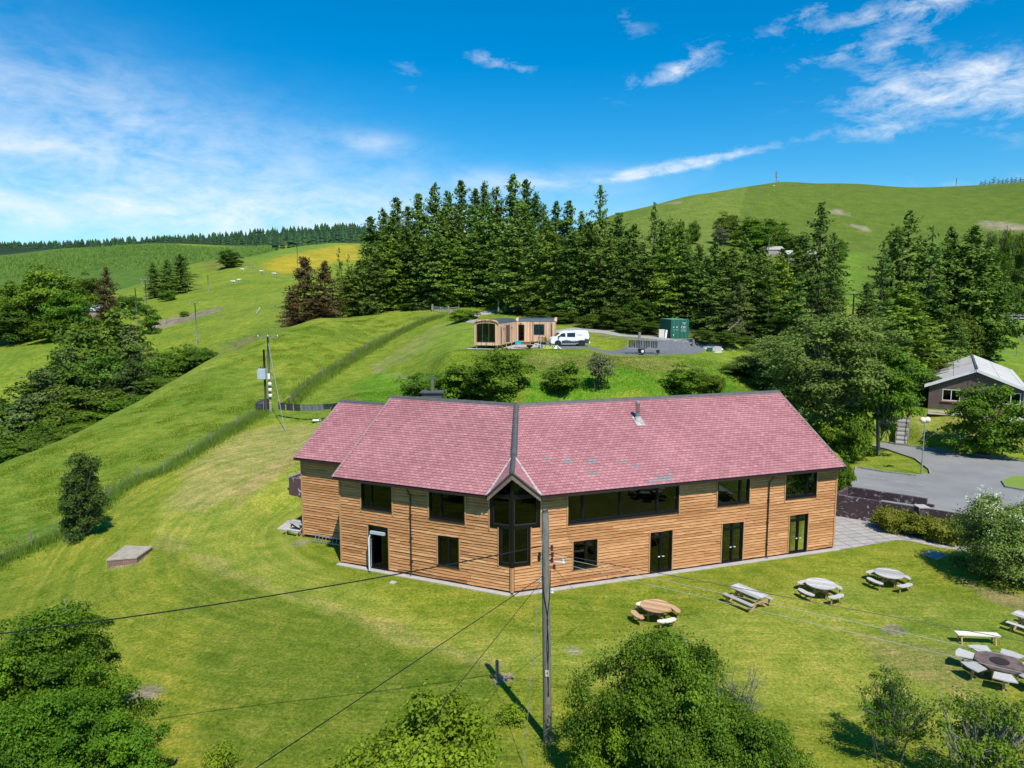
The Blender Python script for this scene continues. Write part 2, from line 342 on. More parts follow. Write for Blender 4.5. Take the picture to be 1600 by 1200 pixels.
M['tuft'] = foliage('grass_blades', (.09, .16, .018), (.24, .34, .045), .35, .02, .2)
M['near_green'] = foliage('deep_green_leaves', (.030, .080, .006), (.18, .34, .018), .32, .02, .15)
M['lawn_tree'] = foliage('dull_dark_leaves', (.035, .058, .012), (.13, .19, .03), .28, .02, .1)
M['blossom'] = mat('white_blossom', (.75, .76, .62), .8, (.6, .62, .45))
M['yellow_flower'] = mat('yellow_flowers', (.75, .52, .02), .8, (.65, .42, .01))
M['twig'] = mat('bare_grey_twigs', (.16, .145, .13), .9, (.10, .09, .08))
M['bark'] = mat('bark', (.10, .08, .06), .95, (.05, .04, .032), 6, bump=.6)
M['pale_bark'] = mat('pale_bark', (.36, .34, .30), .9, (.16, .14, .12), 5, bump=.4)
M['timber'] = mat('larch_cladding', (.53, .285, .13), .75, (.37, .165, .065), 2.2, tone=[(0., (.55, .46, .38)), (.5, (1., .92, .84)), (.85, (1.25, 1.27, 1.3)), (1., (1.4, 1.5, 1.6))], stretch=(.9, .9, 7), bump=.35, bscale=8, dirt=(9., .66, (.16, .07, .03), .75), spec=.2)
M['timber_new'] = mat('pale_larch_trim', (.52, .30, .15), .7, (.40, .22, .10), 4, stretch=(4, 4, .6), spec=.2)
M['core'] = mat('wall_membrane', (.03, .022, .02), .9)
M['black'] = mat('black_aluminium', (.004, .004, .005), .45, (.006, .006, .007), spec=.3)
M['gutter'] = mat('dark_gutter', (.022, .018, .018), .45, (.03, .022, .02))
M['slate'] = mat('red_slate', (.415, .178, .186), .6, (.375, .155, .163), .45, tone=[(0., (.55, 1.2, 1.15)), (.05, (.7, 1.5, 1.45)), (.06, (.5, .45, .45)), (.1, (.55, .5, .5)), (.12, (.80, .77, .77)), (.45, (.98, .98, .98)), (.9, (1.18, 1.26, 1.25)), (.985, (1.25, 1.3, 1.3)), (1., (1.15, .95, .9))], bump=.25, bscale=30, dirt=(5., .68, (.52, .30, .32), .5), spec=.45)
M['ridge'] = mat('ridge_tile', (.062, .068, .072), .6, (.10, .10, .09), 3, bump=.3)
M['lead'] = mat('lead_flashing', (.50, .49, .48), .5, (.28, .22, .20), 5)
M['steel'] = mat('stainless_steel', (.45, .44, .42), .25, (.35, .34, .33), metal=.9)
M['galv'] = mat('galvanised_steel', (.42, .44, .45), .45, (.3, .32, .33), metal=.5)
M['barge'] = mat('weathered_bargeboard', (.23, .16, .13), .8, (.14, .10, .085), 4, stretch=(1, 1, 3))
M['white'] = mat('white_paint', (.78, .78, .77), .4, (.70, .70, .69))
M['bluewhite'] = mat('pale_blue_frame', (.62, .68, .76), .4, (.55, .62, .70))
M['interior'] = mat('interior_plaster', (.16, .14, .12), .9)
M['curtain'] = mat('pale_curtain', (.62, .64, .60), .9, (.45, .48, .45), 3, stretch=(14, 14, .3))
M['wood_grey'] = mat('silvered_wood', (.54, .52, .48), .8, (.36, .34, .31), 5, stretch=(1.5, 9, 3), tone=[(0., .7), (1., 1.35)], bump=.3)
M['wood_brown'] = mat('brown_table_wood', (.55, .35, .20), .7, (.42, .24, .12), 5, stretch=(1.5, 9, 3), tone=[(0., .7), (1., 1.35)], bump=.3)
M['wood_white'] = mat('bleached_wood', (.72, .68, .58), .7, (.58, .52, .42), 5, stretch=(1.5, 9, 3), tone=[(0., .85), (1., 1.2)])
M['post'] = mat('weathered_post', (.27, .245, .215), .9, (.15, .13, .115), 6, stretch=(3, 3, .5), bump=.4)
M['pole'] = mat('pole_wood', (.24, .225, .19), .9, (.13, .12, .10), 7, stretch=(3.5, 3.5, .35), bump=.7, dirt=(3., .62, (.05, .045, .04), .7))
M['pole_dark'] = mat('creosoted_pole', (.055, .045, .038), .85, (.03, .026, .022), 6, stretch=(3, 3, .4), bump=.4)
M['wire'] = mat('black_cable', (.012, .012, .013), .5)
M['wire_pale'] = mat('aluminium_conductor', (.48, .52, .50), .4, metal=.3)
M['wire_dim'] = mat('weathered_conductor', (.26, .29, .27), .5)
M['ceramic'] = mat('brown_insulator', (.10, .03, .025), .25)
M['porcelain'] = mat('white_porcelain', (.75, .77, .8), .3)
M['trafo'] = mat('transformer_paint', (.42, .50, .56), .5, (.36, .43, .48))
M['concrete'] = mat('concrete', (.40, .35, .27), .9, (.27, .23, .18), 2.5, bump=.4, dirt=(3.5, .6, (.14, .13, .10), .7))
M['kerb'] = mat('kerb_stone', (.32, .30, .27), .9, (.2, .19, .17), 4)
M['concrete_pale'] = mat('pale_slab', (.46, .42, .38), .9, (.36, .33, .30), 2.5)
M['asphalt'] = mat('worn_asphalt', (.19, .187, .182), .95, (.25, .245, .235), .35, 9, bump=.3, bscale=60, dirt=(.8, .62, (.23, .215, .19), .6))
M['gravel'] = mat('dark_gravel', (.105, .11, .125), .95, (.15, .155, .165), 3, bump=.6, bscale=40)
M['track'] = mat('stone_track', (.36, .34, .31), .95, (.27, .25, .22), 1.2, bump=.4, bscale=30)
M['roadline'] = mat('worn_white_line', (.55, .55, .52), .8, (.14, .14, .13), 9)
M['mesh_wire'] = mat('fence_wire', (.24, .25, .25), .6, metal=.3)
M['globe'] = mat('opal_globe', (.80, .74, .50), .3, (.76, .70, .46), spec=.5)
M['brick_red2'] = mat('pink_sill', (.50, .20, .17), .8)
M['print'] = mat('forest_print', (.025, .055, .05), .5, (.05, .045, .07), 9)
M['tail'] = mat('red_lens', (.5, .01, .02), .3)
M['tyre'] = mat('rubber', (.014, .014, .014), .8)
M['sheep'] = mat('fleece', (.62, .60, .52), .95, (.5, .48, .4), 9)
def glass(name, tint=(.16, .19, .16), ior=1.42):
    m = bpy.data.materials.new(name); m.use_nodes = True; nt = m.node_tree; nt.nodes.clear()
    t = N(nt, 'ShaderNodeBsdfTransparent', i_Color=(*tint, 1)); g = N(nt, 'ShaderNodeBsdfGlossy', i_Roughness=.02, i_Color=(.9, .95, .95, 1)); f = N(nt, 'ShaderNodeFresnel', i_IOR=ior)
    mx = N(nt, 'ShaderNodeMixShader'); LK(nt, f.outputs[0], mx.inputs[0]); LK(nt, t.outputs[0], mx.inputs[1]); LK(nt, g.outputs[0], mx.inputs[2])
    o = N(nt, 'ShaderNodeOutputMaterial'); LK(nt, mx.outputs[0], o.inputs[0]); return m
M['glass'] = glass('window_glass'); M['glass_clear'] = glass('clear_glass', (.7, .75, .72), 1.4)
def bricks(name, c1, c2, mortar, sc=1., off=.5, w=.225, h=.075, ms=.01, rough=.9, eff=None, vec='Object', rot=None):
    m = bpy.data.materials.new(name); m.use_nodes = True; nt = m.node_tree; b = nt.nodes['Principled BSDF']; b.inputs['Roughness'].default_value = rough
    tc_ = N(nt, 'ShaderNodeTexCoord'); v = tc_.outputs[vec]
    if rot is not None:
        mp_ = N(nt, 'ShaderNodeMapping'); mp_.inputs['Rotation'].default_value = rot; LK(nt, v, mp_.inputs[0]); v = mp_.outputs[0]
    bt = N(nt, 'ShaderNodeTexBrick', i_Scale=sc, offset=off); bt.inputs['Color1'].default_value = (*c1, 1); bt.inputs['Color2'].default_value = (*c2, 1); bt.inputs['Mortar'].default_value = (*mortar, 1)
    bt.inputs['Mortar Size'].default_value = ms; bt.inputs['Brick Width'].default_value = w; bt.inputs['Row Height'].default_value = h; LK(nt, v, bt.inputs['Vector'])
    n_ = N(nt, 'ShaderNodeTexNoise', i_Scale=1.3, i_Detail=8.0, i_Roughness=.7); LK(nt, tc_.outputs['Object'], n_.inputs['Vector'])
    c = MIX(nt, .6, bt.outputs[0], RAMP(nt, n_.outputs[0], [(.3, .7), (.7, 1.25)]), 'MULTIPLY')
    if eff:
        n2_ = N(nt, 'ShaderNodeTexNoise', i_Scale=2.2, i_Detail=9.0, i_Roughness=.72, i_Distortion=1.2); LK(nt, tc_.outputs['Object'], n2_.inputs['Vector'])
        c = MIX(nt, RAMP(nt, n2_.outputs[0], [(eff[0], 0.), (eff[0]+.05, .8)]), c, eff[1])
    LK(nt, c, b.inputs['Base Color'])
    bp = N(nt, 'ShaderNodeBump', i_Strength=.4, i_Distance=.01); LK(nt, bt.outputs['Fac'], bp.inputs['Height']); bp.invert = True; LK(nt, bp.outputs[0], b.inputs['Normal'])
    return m
M['brick_dark'] = bricks('dark_purple_brick', (.060, .030, .038), (.042, .022, .030), (.11, .075, .08), eff=(.565, (.55, .52, .53)), rot=(R(-90), 0, 0))
M['brick_house'] = bricks('brown_brick', (.125, .080, .060), (.092, .060, .047), (.18, .15, .13), rot=(R(-90), 0, 0))
M['brick_red'] = bricks('red_brick', (.20, .06, .045), (.15, .045, .035), (.3, .28, .25), eff=(.62, (.55, .53, .5)), rot=(R(-90), 0, 0))
M['paving'] = bricks('paving_slabs', (.40, .365, .335), (.34, .315, .29), (.14, .13, .11), w=1.15, h=.62, ms=.03, off=0, rot=(0, 0, R(-12)))
# ------------------------------------------------------------ ground
def P2(pts): return [hit(a, b)[:2] for a, b in pts]
def build_ground():
    th = np.concatenate([np.linspace(-math.pi, -.95, 60)[:-1], np.arange(-.95, .95, .0026), np.linspace(.95, math.pi, 60)])
    r = np.concatenate([[.01, 3, 6, 9], np.arange(11, 62, .33), np.exp(np.linspace(math.log(62), math.log(260), 260)), np.exp(np.linspace(math.log(262), math.log(6000), 170))])
    T, Q = np.meshgrid(th, r); x = (Q*np.sin(T)).ravel(); y = (Q*np.cos(T)).ravel(); z = terr(x, y)
    rr = Q.ravel()
    def nz(sc, seed=0):
        v = np.zeros(len(x)); rg = np.random.default_rng(seed)
        for k in range(7):
            a = rg.uniform(0, 6.28); f = sc*(1.0+.9*k*.6); v += np.sin((x*math.cos(a)+y*math.sin(a))*f+rg.uniform(0, 6.28)+1.5*np.sin((x*math.sin(a)-y*math.cos(a))*f*.43+rg.uniform(0, 6)))/(1+k*.35)
        return v/3.2
    # gentle real relief away from the house
    def mask(poly, soft, jit=0., sc=.5, seed=1):
        pl = poly if isinstance(poly[0][0], float) else P2(poly)
        _, sd = poly_sd(x, y, pl); sd = sd+(jit*nz(sc, seed) if jit else 0)
        m = np.clip(.5-sd/(2*soft), 0, 1); return m*m*(3-2*m)
    far = np.clip((rr-70)/150, 0, 1)
    z = z+nz(.35, 3)*.05*np.clip((rr-60)/40, 0, 1)*(1-np.clip((rr-400)/400, 0, 1))+nz(.02, 5)*2.5*np.clip((rr-300)/500, 0, 1)
    col = np.zeros((len(x), 3)); col[:] = (.190, .245, .018)              # meadow
    def put(c, m, k=1.): col[:] = col*(1-(m*k)[:, None])+np.array(c)*(m*k)[:, None]
    put((.205, .265, .030), np.clip(nz(.06, 8), 0, 1), .7); put((.115, .20, .016), np.clip(-nz(.045, 9), 0, 1), .6)
    lawn = mask([(0, 905), (60, 868), (110, 838), (190, 775), (300, 712), (424, 652), (520, 648), (620, 640), (800, 640), (1190, 640), (1330, 700), (1330, 770), (1440, 850), (1600, 890), (1700, 1000), (1700, 1199), (-200, 1199), (-200, 1000)], .5, .3, .8)
    lawn = np.maximum(lawn, ((rr < 30) & (np.abs(T.ravel()) < 1.2)).astype(float)*(x > -21))
    put((.198, .245, .019), lawn)
    put((.255, .30, .035), lawn*mask([(430, 655), (520, 655), (530, 720), (470, 760), (460, 860), (540, 910), (760, 985), (900, 1010), (1300, 900), (1600, 960), (1600, 1150), (1000, 1080), (770, 1040), (600, 1000), (430, 930), (300, 880), (240, 830), (250, 790), (330, 715)], .35, .35, .45), .85)
    put((.30, .27, .085), lawn*mask([(240, 850), (420, 925), (620, 1002), (780, 1050), (780, 1038), (640, 985), (430, 915), (260, 835)], .35, .6, .9), .42)
    put((.30, .27, .09), lawn*mask([(300, 720), (430, 660), (520, 660), (500, 690), (440, 740), (320, 800), (270, 800)], 1.2, 1.2, .5), .55)
    put((.32, .25, .09), lawn*mask([(350, 775), (460, 700), (470, 712), (370, 795)], .4, .5, .9), .45)
    put((.12, .18, .014), lawn*mask([(250, 850), (420, 932), (620, 1006), (770, 1048), (760, 1199), (300, 1199), (330, 1100), (300, 980)], .5, 1.1, .5), .7)
    put((.30, .24, .09), lawn*mask([(1330, 990), (1480, 1010), (1560, 1060), (1500, 1090), (1380, 1050)], .6, .7, .8), .45)
    put((.28, .22, .10), lawn*mask([(1500, 905), (1600, 935), (1600, 960), (1520, 930)], .4, .5, .9), .6)
    # mown knoll by the cabin
    put((.235, .265, .055), mask([(582, 572), (630, 542), (690, 503), (715, 503), (712, 512), (680, 535), (640, 562), (605, 574)], .4, .4, .6), .9)
    put((.26, .22, .10), mask([(580, 570), (600, 577), (640, 590), (700, 600), (700, 606), (640, 597), (590, 582)], .35, .5, .9), .8)
    put((.50, .36, .02), mask([(560, 620), (600, 590), (640, 600), (620, 625)], .6, .8, .9)*(nz(2.5, 31) > .35), .7)
    put((.19, .29, .03), mask([(690, 505), (745, 500), (742, 545), (700, 560), (660, 560)], 1.5, .8, .4), .6)
    put((.10, .235, .012), mask([(560, 640), (560, 600), (600, 578), (700, 580), (760, 600), (760, 640)], 1., .8, .4), .8)
    terr_m = mask([(760, 560), (1140, 552), (1150, 580), (1150, 620), (780, 625)], .8, .5, .5)
    put((.165, .25, .022), terr_m, .9)
    put((.25, .23, .06), mask([(800, 556), (1000, 556), (1100, 575), (1100, 583), (840, 580)], .5, .7, .8), .55)
    put((.10, .24, .010), mask([(820, 600), (1150, 596), (1150, 640), (820, 640)], .6, .5, .5), .8)
    # banks and floors with bare earth and dead grass
    put((.21, .20, .07), mask([(930, 528), (1060, 535), (1150, 548), (1150, 535), (1080, 525), (920, 508)], .5, .8, .6), .6)
    put((.32, .20, .13), mask([(1000, 518), (1050, 512), (1052, 532), (1010, 526)], .4, .5, 1.), .7)
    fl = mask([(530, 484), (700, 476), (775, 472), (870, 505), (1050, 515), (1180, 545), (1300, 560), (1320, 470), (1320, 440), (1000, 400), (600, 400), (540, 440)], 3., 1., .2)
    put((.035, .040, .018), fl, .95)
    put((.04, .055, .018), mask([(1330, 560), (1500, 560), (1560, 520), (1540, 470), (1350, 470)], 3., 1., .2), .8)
    put((.22, .235, .05), mask([(1440, 695), (1410, 660), (1440, 643), (1600, 668), (1600, 715), (1500, 702)], .5, .6, .7), .6)
    # dirt patches
    for a, b, s_, c in ((225, 1085, .9, (.26, .22, .15)), (1395, 985, .7, (.30, .24, .17)), (895, 1018, .6, (.33, .30, .2)), (790, 1060, .5, (.30, .25, .17)), (1060, 1000, .5, (.3, .27, .12)),
                        (700, 460, 0, 0), (1560, 1140, 1.2, (.26, .20, .13)), (470, 848, .8, (.30, .27, .14)), (660, 1095, .35, (.3, .27, .2)), (200, 878, 1.3, (.27, .26, .09)), (170, 768, .6, (.24, .24, .08))):
        if not s_: continue
        h_ = hit(a, b); d = np.hypot(x-h_[0], y-h_[1])+nz(1.6, 4)*.35; m_ = np.clip(1-d/s_, 0, 1); put(c, np.clip(m_*2, 0, 1), .8)
    # rough bank left of the field
    put((.12, .17, .03), mask([(330, 557), (420, 520), (500, 495), (470, 480), (430, 505), (340, 535)], 2, 1.5, .3), .7)
    put((.22, .15, .08), mask([(360, 535), (400, 520), (410, 525), (370, 545)], 1.5, 1.5, .3), .6)
    put((.25, .20, .14), mask([(225, 508), (290, 492), (345, 480), (350, 484), (300, 500), (235, 518)], 1.0, 1.0, .4), .9)
    put((.15, .14, .03), mask([(320, 412), (360, 402), (370, 412), (330, 425)], 4, 3, .1), .6)
    # buttercup field, plantation, forest ridge, right hill
    put((.40, .31, .02), mask([(410, 410), (440, 404), (480, 394), (562, 380), (562, 405), (500, 418), (440, 428), (415, 420)], 5, 4, .12), .9)
    put((.14, .25, .03), mask([(385, 408), (560, 383), (560, 378), (470, 390), (380, 400)], 5, 3, .1), .7)
    pl = mask([(-300, 404), (0, 401), (120, 388), (250, 381), (430, 388), (400, 402), (330, 405), (250, 440), (150, 455), (-300, 470)], 12, 10, .02)
    put((.078, .150, .018), pl, .95); put((.16, .23, .06), pl*np.clip(nz(.03, 12)-.35, 0, 1), 1.)
    put((.13, .22, .03), mask([(0, 401), (120, 388), (60, 390), (0, 396)], 8, 4, .03), .8)
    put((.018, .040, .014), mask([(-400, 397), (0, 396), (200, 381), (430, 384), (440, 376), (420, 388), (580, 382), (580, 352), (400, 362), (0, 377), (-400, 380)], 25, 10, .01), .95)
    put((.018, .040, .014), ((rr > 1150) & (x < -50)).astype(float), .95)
    right = (np.clip((rr-230)/60, 0, 1)*(x > -30+.0*y))
    put((.102, .150, .016), right, .9)
    ln0, ln1 = hit(1200, 288), hit(1150, 350)
    side = (x-ln0[0])*(ln1[1]-ln0[1])-(y-ln0[1])*(ln1[0]-ln0[0])
    put((.150, .200, .028), right*(side*(1 if True else -1) > 0)*(rr > 300), .8)
    put((.075, .125, .015), right*np.clip(nz(.012, 22), 0, 1), .55)
    put((.14, .27, .02), mask([(1310, 480), (1310, 400), (1345, 395), (1350, 480)], 8, 4, .1), .7)
    put((.14, .27, .02), mask([(1490, 570), (1490, 470), (1560, 460), (1620, 520), (1620, 580)], 4, 3, .1), .7)
    for a, b, s_ in ((1310, 333, 7), (1345, 356, 6), (1570, 354, 14), (1590, 356, 9), (1055, 318, 7)):
        h_ = hit(a, b); d = np.hypot((x-h_[0]), (y-h_[1])*.6)+nz(.2, 4)*3; put((.36, .28, .20), np.clip((1-d/s_)*2, 0, 1), .7)
    n, m = T.shape
    i, j = np.meshgrid(np.arange(n-1), np.arange(m-1), indexing='ij'); a = (i*m+j).ravel()
    fc = np.stack([a, a+1, a+m+1, a+m], -1)[:, ::-1]
    global GTH, GR, GCOL; GTH, GR, GCOL = th, r, col.reshape(len(r), len(th), 3)
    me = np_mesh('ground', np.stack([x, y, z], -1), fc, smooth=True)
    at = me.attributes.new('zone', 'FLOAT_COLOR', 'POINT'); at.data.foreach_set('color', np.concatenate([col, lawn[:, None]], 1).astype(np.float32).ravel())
    g = bpy.data.materials.new('grassland'); g.use_nodes = True; nt = g.node_tree; b = nt.nodes['Principled BSDF']; b.inputs['Roughness'].default_value = .9; b.inputs['Specular IOR Level'].default_value = .1
    za = N(nt, 'ShaderNodeAttribute', attribute_name='zone'); ge = N(nt, 'ShaderNodeNewGeometry'); pos = ge.outputs['Position']
    def noise(sc, det=5., ro=.6, st=None, rot=0, dis=0.):
        v = pos
        if st:
            mp_ = N(nt, 'ShaderNodeMapping'); mp_.inputs['Scale'].default_value = st; mp_.inputs['Rotation'].default_value = (0, 0, R(rot)); LK(nt, v, mp_.inputs[0]); v = mp_.outputs[0]
        k = N(nt, 'ShaderNodeTexNoise', i_Scale=sc, i_Detail=det, i_Roughness=ro, i_Distortion=dis); LK(nt, v, k.inputs['Vector']); return k.outputs[0]
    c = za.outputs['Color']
    lawn_f = za.outputs['Alpha']
    big = noise(.11, 6, .6); mid = noise(.7, 7, .65, dis=.4); fine = noise(6.5, 9, .8); vf = noise(30., 3, .7)
    c = MIX(nt, 1., c, RAMP(nt, big, [(.32, (.70, .82, .75)), (.68, (1.22, 1.1, 1.2))]), 'MULTIPLY')
    c = MIX(nt, 1., c, RAMP(nt, mid, [(.28, (.60, .74, .62)), (.5, (1., 1., 1.)), (.72, (1.45, 1.17, 1.7))]), 'MULTIPLY')
    c = MIX(nt, .9, c, RAMP(nt, fine, [(.34, (.26, .40, .28)), (.5, (.95, .97, .95)), (.66, (1.9, 1.5, 2.0))]), 'MULTIPLY')
    c = MIX(nt, .75, c, RAMP(nt, vf, [(.3, (.6, .66, .6)), (.7, (1.4, 1.34, 1.4))]), 'MULTIPLY')
    stripes = noise(1., 4, .6, (.30, 3.0, 1), 18)
    strv = noise(1., 4, .6, (2.6, .25, 1), -12); sep = N(nt, 'ShaderNodeSeparateXYZ'); LK(nt, pos, sep.inputs[0]); fx = MATH(nt, 'MULTIPLY_ADD', sep.outputs[0], -.2, -1.2, clamp=True)
    mxs = N(nt, 'ShaderNodeMix'); LK(nt, fx, mxs.inputs[0]); LK(nt, stripes, mxs.inputs[2]); LK(nt, strv, mxs.inputs[3]); stripes = mxs.outputs[0]
    sv = N(nt, 'ShaderNodeVectorMath', operation='DISTANCE'); LK(nt, pos, sv.inputs[0]); sv.inputs[1].default_value = (-6, 50, 0)
    rn = N(nt, 'ShaderNodeTexNoise', noise_dimensions='1D', i_Scale=1.5, i_Detail=3.0, i_Roughness=.6); LK(nt, sv.outputs['Value'], rn.inputs['W'])
    mx2 = N(nt, 'ShaderNodeMix'); LK(nt, MATH(nt, 'MULTIPLY', fx, .75), mx2.inputs[0]); LK(nt, stripes, mx2.inputs[2]); LK(nt, rn.outputs[0], mx2.inputs[3]); stripes = mx2.outputs[0]
    speck = noise(11., 4, .8)
    c = MIX(nt, MATH(nt, 'MULTIPLY', RAMP(nt, speck, [(.56, 0.), (.68, 1.)]), RAMP(nt, mid, [(.4, .1), (.65, .75)])), c, (.42, .37, .17))
    c = MIX(nt, MATH(nt, 'MULTIPLY', lawn_f, .55), c, MIX(nt, 1., c, RAMP(nt, stripes, [(.36, (.66, .80, .62)), (.64, (1.34, 1.18, 1.4))]), 'MULTIPLY'))
    tuss = noise(.9, 8, .75, (.6, 1.6, 1), 30, .6)
    nl = MATH(nt, 'SUBTRACT', 1.0, lawn_f)
    c = MIX(nt, MATH(nt, 'MULTIPLY', nl, RAMP(nt, tuss, [(.47, 0.), (.6, .95)])), c, MIX(nt, 1., c, (.62, .78, .6), 'MULTIPLY'))
    vo = noise(3.2, 2, .5); vo2 = noise(.25, 3, .5)
    fm = MATH(nt, 'MULTIPLY', MATH(nt, 'MULTIPLY', RAMP(nt, vo, [(.66, 0.), (.70, 1.)]), RAMP(nt, vo2, [(.48, 0.), (.62, 1.)])), nl)
    sxx = N(nt, 'ShaderNodeSeparateXYZ'); LK(nt, pos, sxx.inputs[0])
    fm = MATH(nt, 'MULTIPLY', fm, RAMP(nt, MATH(nt, 'MULTIPLY', sxx.outputs[1], 1/300), [(.35, .85), (.5, 0.)]))
    c = MIX(nt, MATH(nt, 'MULTIPLY', fm, .75), c, (.48, .34, .015))
    LK(nt, c, b.inputs['Base Color'])
    hgt = MATH(nt, 'ADD', MATH(nt, 'MULTIPLY', fine, .10), MATH(nt, 'MULTIPLY', vf, .03)); hgt = MATH(nt, 'ADD', hgt, MATH(nt, 'MULTIPLY', mid, .12))
    bp = N(nt, 'ShaderNodeBump', i_Strength=.8, i_Distance=1.0); LK(nt, hgt, bp.inputs['Height']); LK(nt, bp.outputs[0], b.inputs['Normal'])
    me.materials.append(g); o = bpy.data.objects.new('ground', me); C.objects.link(o); o['kind'] = 'structure'
    return o
build_ground()
def sheet(name, poly, z, m, kind='structure', h=.0):
    mb = MB()
    if h: mb.prism([(x, y, z) for x, y in poly], (0, 0, h))
    else: mb.face([(x, y, z) for x, y in poly])
    o = mb.build(name, m); 
    if kind: o['kind'] = kind
    return o
def ribbon(name, pts, w, m, lift=.05, step=.5, kind='structure', wend=None):
    P = []
    for (a, b) in zip(pts[:-1], pts[1:]):
        k = max(int(math.dist(a, b)/step), 1)
        P += [(a[0]+(b[0]-a[0])*t/k, a[1]+(b[1]-a[1])*t/k) for t in range(k)]
    P.append(pts[-1]); P = np.array(P)
    for _ in range(6): P[1:-1] = (P[:-2]+2*P[1:-1]+P[2:])/4
    T = np.gradient(P, axis=0); T /= np.linalg.norm(T, axis=1)[:, None]; nn = np.stack([-T[:, 1], T[:, 0]], -1)
    ws = np.linspace(w, wend or w, len(P)); ks = np.linspace(-.5, .5, 7)
    jit = .06*w*np.sin(np.arange(len(P))*.7)*0
    g = P[:, None]+nn[:, None]*(ks[None, :, None]*(ws+jit)[:, None, None]); z = terr(g[..., 0].ravel(), g[..., 1].ravel()).reshape(g.shape[:2])+lift
    z[:, 0] -= lift*1.2; z[:, -1] -= lift*1.2
    v = np.concatenate([g, z[..., None]], -1).reshape(-1, 3); n, k = z.shape
    i, j = np.meshgrid(np.arange(n-1), np.arange(k-1), indexing='ij'); a = (i*k+j).ravel()
    me = np_mesh(name, v, np.stack([a, a+1, a+k+1, a+k], -1)[:, ::-1], mats=[m], smooth=True)
    o = bpy.data.objects.new(name, me); C.objects.link(o)
    if kind: o['kind'] = kind
    return o
# car park, drive and paving
ASPH = pz([(1300, 690), (1345, 694), (1385, 703), (1430, 718), (1452, 735), (1454, 743), (1430, 744), (1380, 738), (1338, 731), (1328, 767), (1448, 792), (1560, 812), (1720, 845), (1720, 740), (1600, 722), (1500, 708), (1410, 696), (1350, 686), (1300, 682)], PARK_Z)
sheet('car_park', ASPH, PARK_Z+.015, M['asphalt'])
isl = pz([(1566, 753), (1580, 747), (1610, 745), (1720, 748), (1720, 800), (1610, 769), (1572, 762)], PARK_Z)
sheet('grass_island', isl, PARK_Z+.02, mat('island_grass', (.13, .23, .02), .9, (.20, .25, .04), 2.5, bump=.6), h=.13)
kb = MB()
def kerbline(pts):
    for a, b in zip(pts[:-1], pts[1:]): kb.beam((*a, PARK_Z+.07), (*b, PARK_Z+.07), .14, .15)
kerbline(pz([(1300, 690), (1345, 694), (1385, 703), (1430, 718), (1452, 735), (1454, 743), (1430, 744), (1380, 738), (1338, 731), (1328, 767)], PARK_Z))
kerbline(pz([(1350, 686), (1410, 696), (1500, 708), (1600, 722), (1720, 740)], PARK_Z)); kerbline(isl+isl[:1])
k = kb.build('kerb', M['kerb']); k['kind'] = 'structure'
lm = MB()
for a, b in (((1393, 752), (1443, 758)), ((1399, 763.5), (1444, 771)), ((1342, 744), (1386, 749)), ((1350, 757), (1362, 759)), ((1585, 777), (1600, 780))):
    p, q = pz([a, b], PARK_Z); d = Vector((q[0]-p[0], q[1]-p[1])).normalized(); n_ = (-d.y*.05, d.x*.05)
    lm.face([(p[0]-n_[0], p[1]-n_[1], PARK_Z+.021), (q[0]-n_[0], q[1]-n_[1], PARK_Z+.021), (q[0]+n_[0], q[1]+n_[1], PARK_Z+.021), (p[0]+n_[0], p[1]+n_[1], PARK_Z+.021)])
o = lm.build('road_marking', M['roadline']); o['kind'] = 'structure'
PAV = pz([(1298, 862), (1360, 851), (1400, 844), (1425, 846), (1470, 856), (1540, 866), (1620, 880), (1620, 868), (1500, 852), (1480, 838), (1304, 805)], 0)
sheet('paving', PAV, .012, M['paving'])
sheet('path', pz([(1450, 640), (1450, 647), (1520, 652), (1600, 661), (1640, 668), (1640, 655)], 4.1), 4.115, M['concrete'])
ribbon('track', [hit(*q)[:2] for q in ((1128, 545), (1095, 539), (1050, 532), (1000, 526), (950, 520), (900, 514))]+[(5.2, 104), (0, 110), (-4.5, 117), (-7.5, 124), (-7.5, 131), (-5, 137), (-2, 143), (2, 150)], 2.2, M['track'], .14, wend=3.2)
ribbon('lane', [hit(*q)[:2] for q in ((1596, 500), (1585, 480), (1572, 466), (1562, 455))], 3.6, M['track'], .3)
ribbon('yard', [(3.2, 89.6), (8, 89.8), (13, 89.6), (18, 89.6), (22, 91), (25, 93.5)], 8.2, M['gravel'], .15, wend=5.)
sheet('terrace', [(-5.5, 84.2), (-1.5, 83.4), (.5, 84.5), (3.8, 87.5), (5.5, 89.5), (5.2, 93.5), (.5, 93.5), (-1.7, 86), (-5.2, 86)], 10.315, M['concrete_pale'])
# ------------------------------------------------------------ the timber lodge
P0 = Vector((0, 37.4, 0)); dR_ = Vector((.945, .327, 0)).normalized(); dL_ = Vector((-.9148, .404, 0)).normalized()
class Fr:
    def __init__(s, P, d):
        s.P = Vector(P); s.d = Vector(d).normalized(); n = Vector((s.d.y, -s.d.x, 0)); s.n = n if n.y < 0 else -n
    def __call__(s, a, off, z): return s.P+s.d*a+s.n*off+Vector((0, 0, z))
FR, FL = Fr(P0, dR_), Fr(P0, dL_)
ALPHA = math.radians(31.8); ZE = 5.52; TA = math.tan(ALPHA)
lodge = thing('timber_lodge', 'long two storey timber lodge with a pinkish red slate roof and glazed corner', 'lodge', tuple(P0))
def fbox(mb, fr, s0, s1, o0, o1, z0, z1, tone=.5, m=0):
    mb.hexa([fr(s0, o0, z0), fr(s1, o0, z0), fr(s1, o1, z0), fr(s0, o1, z0), fr(s0, o0, z1), fr(s1, o0, z1), fr(s1, o1, z1), fr(s0, o1, z1)], tone, m)
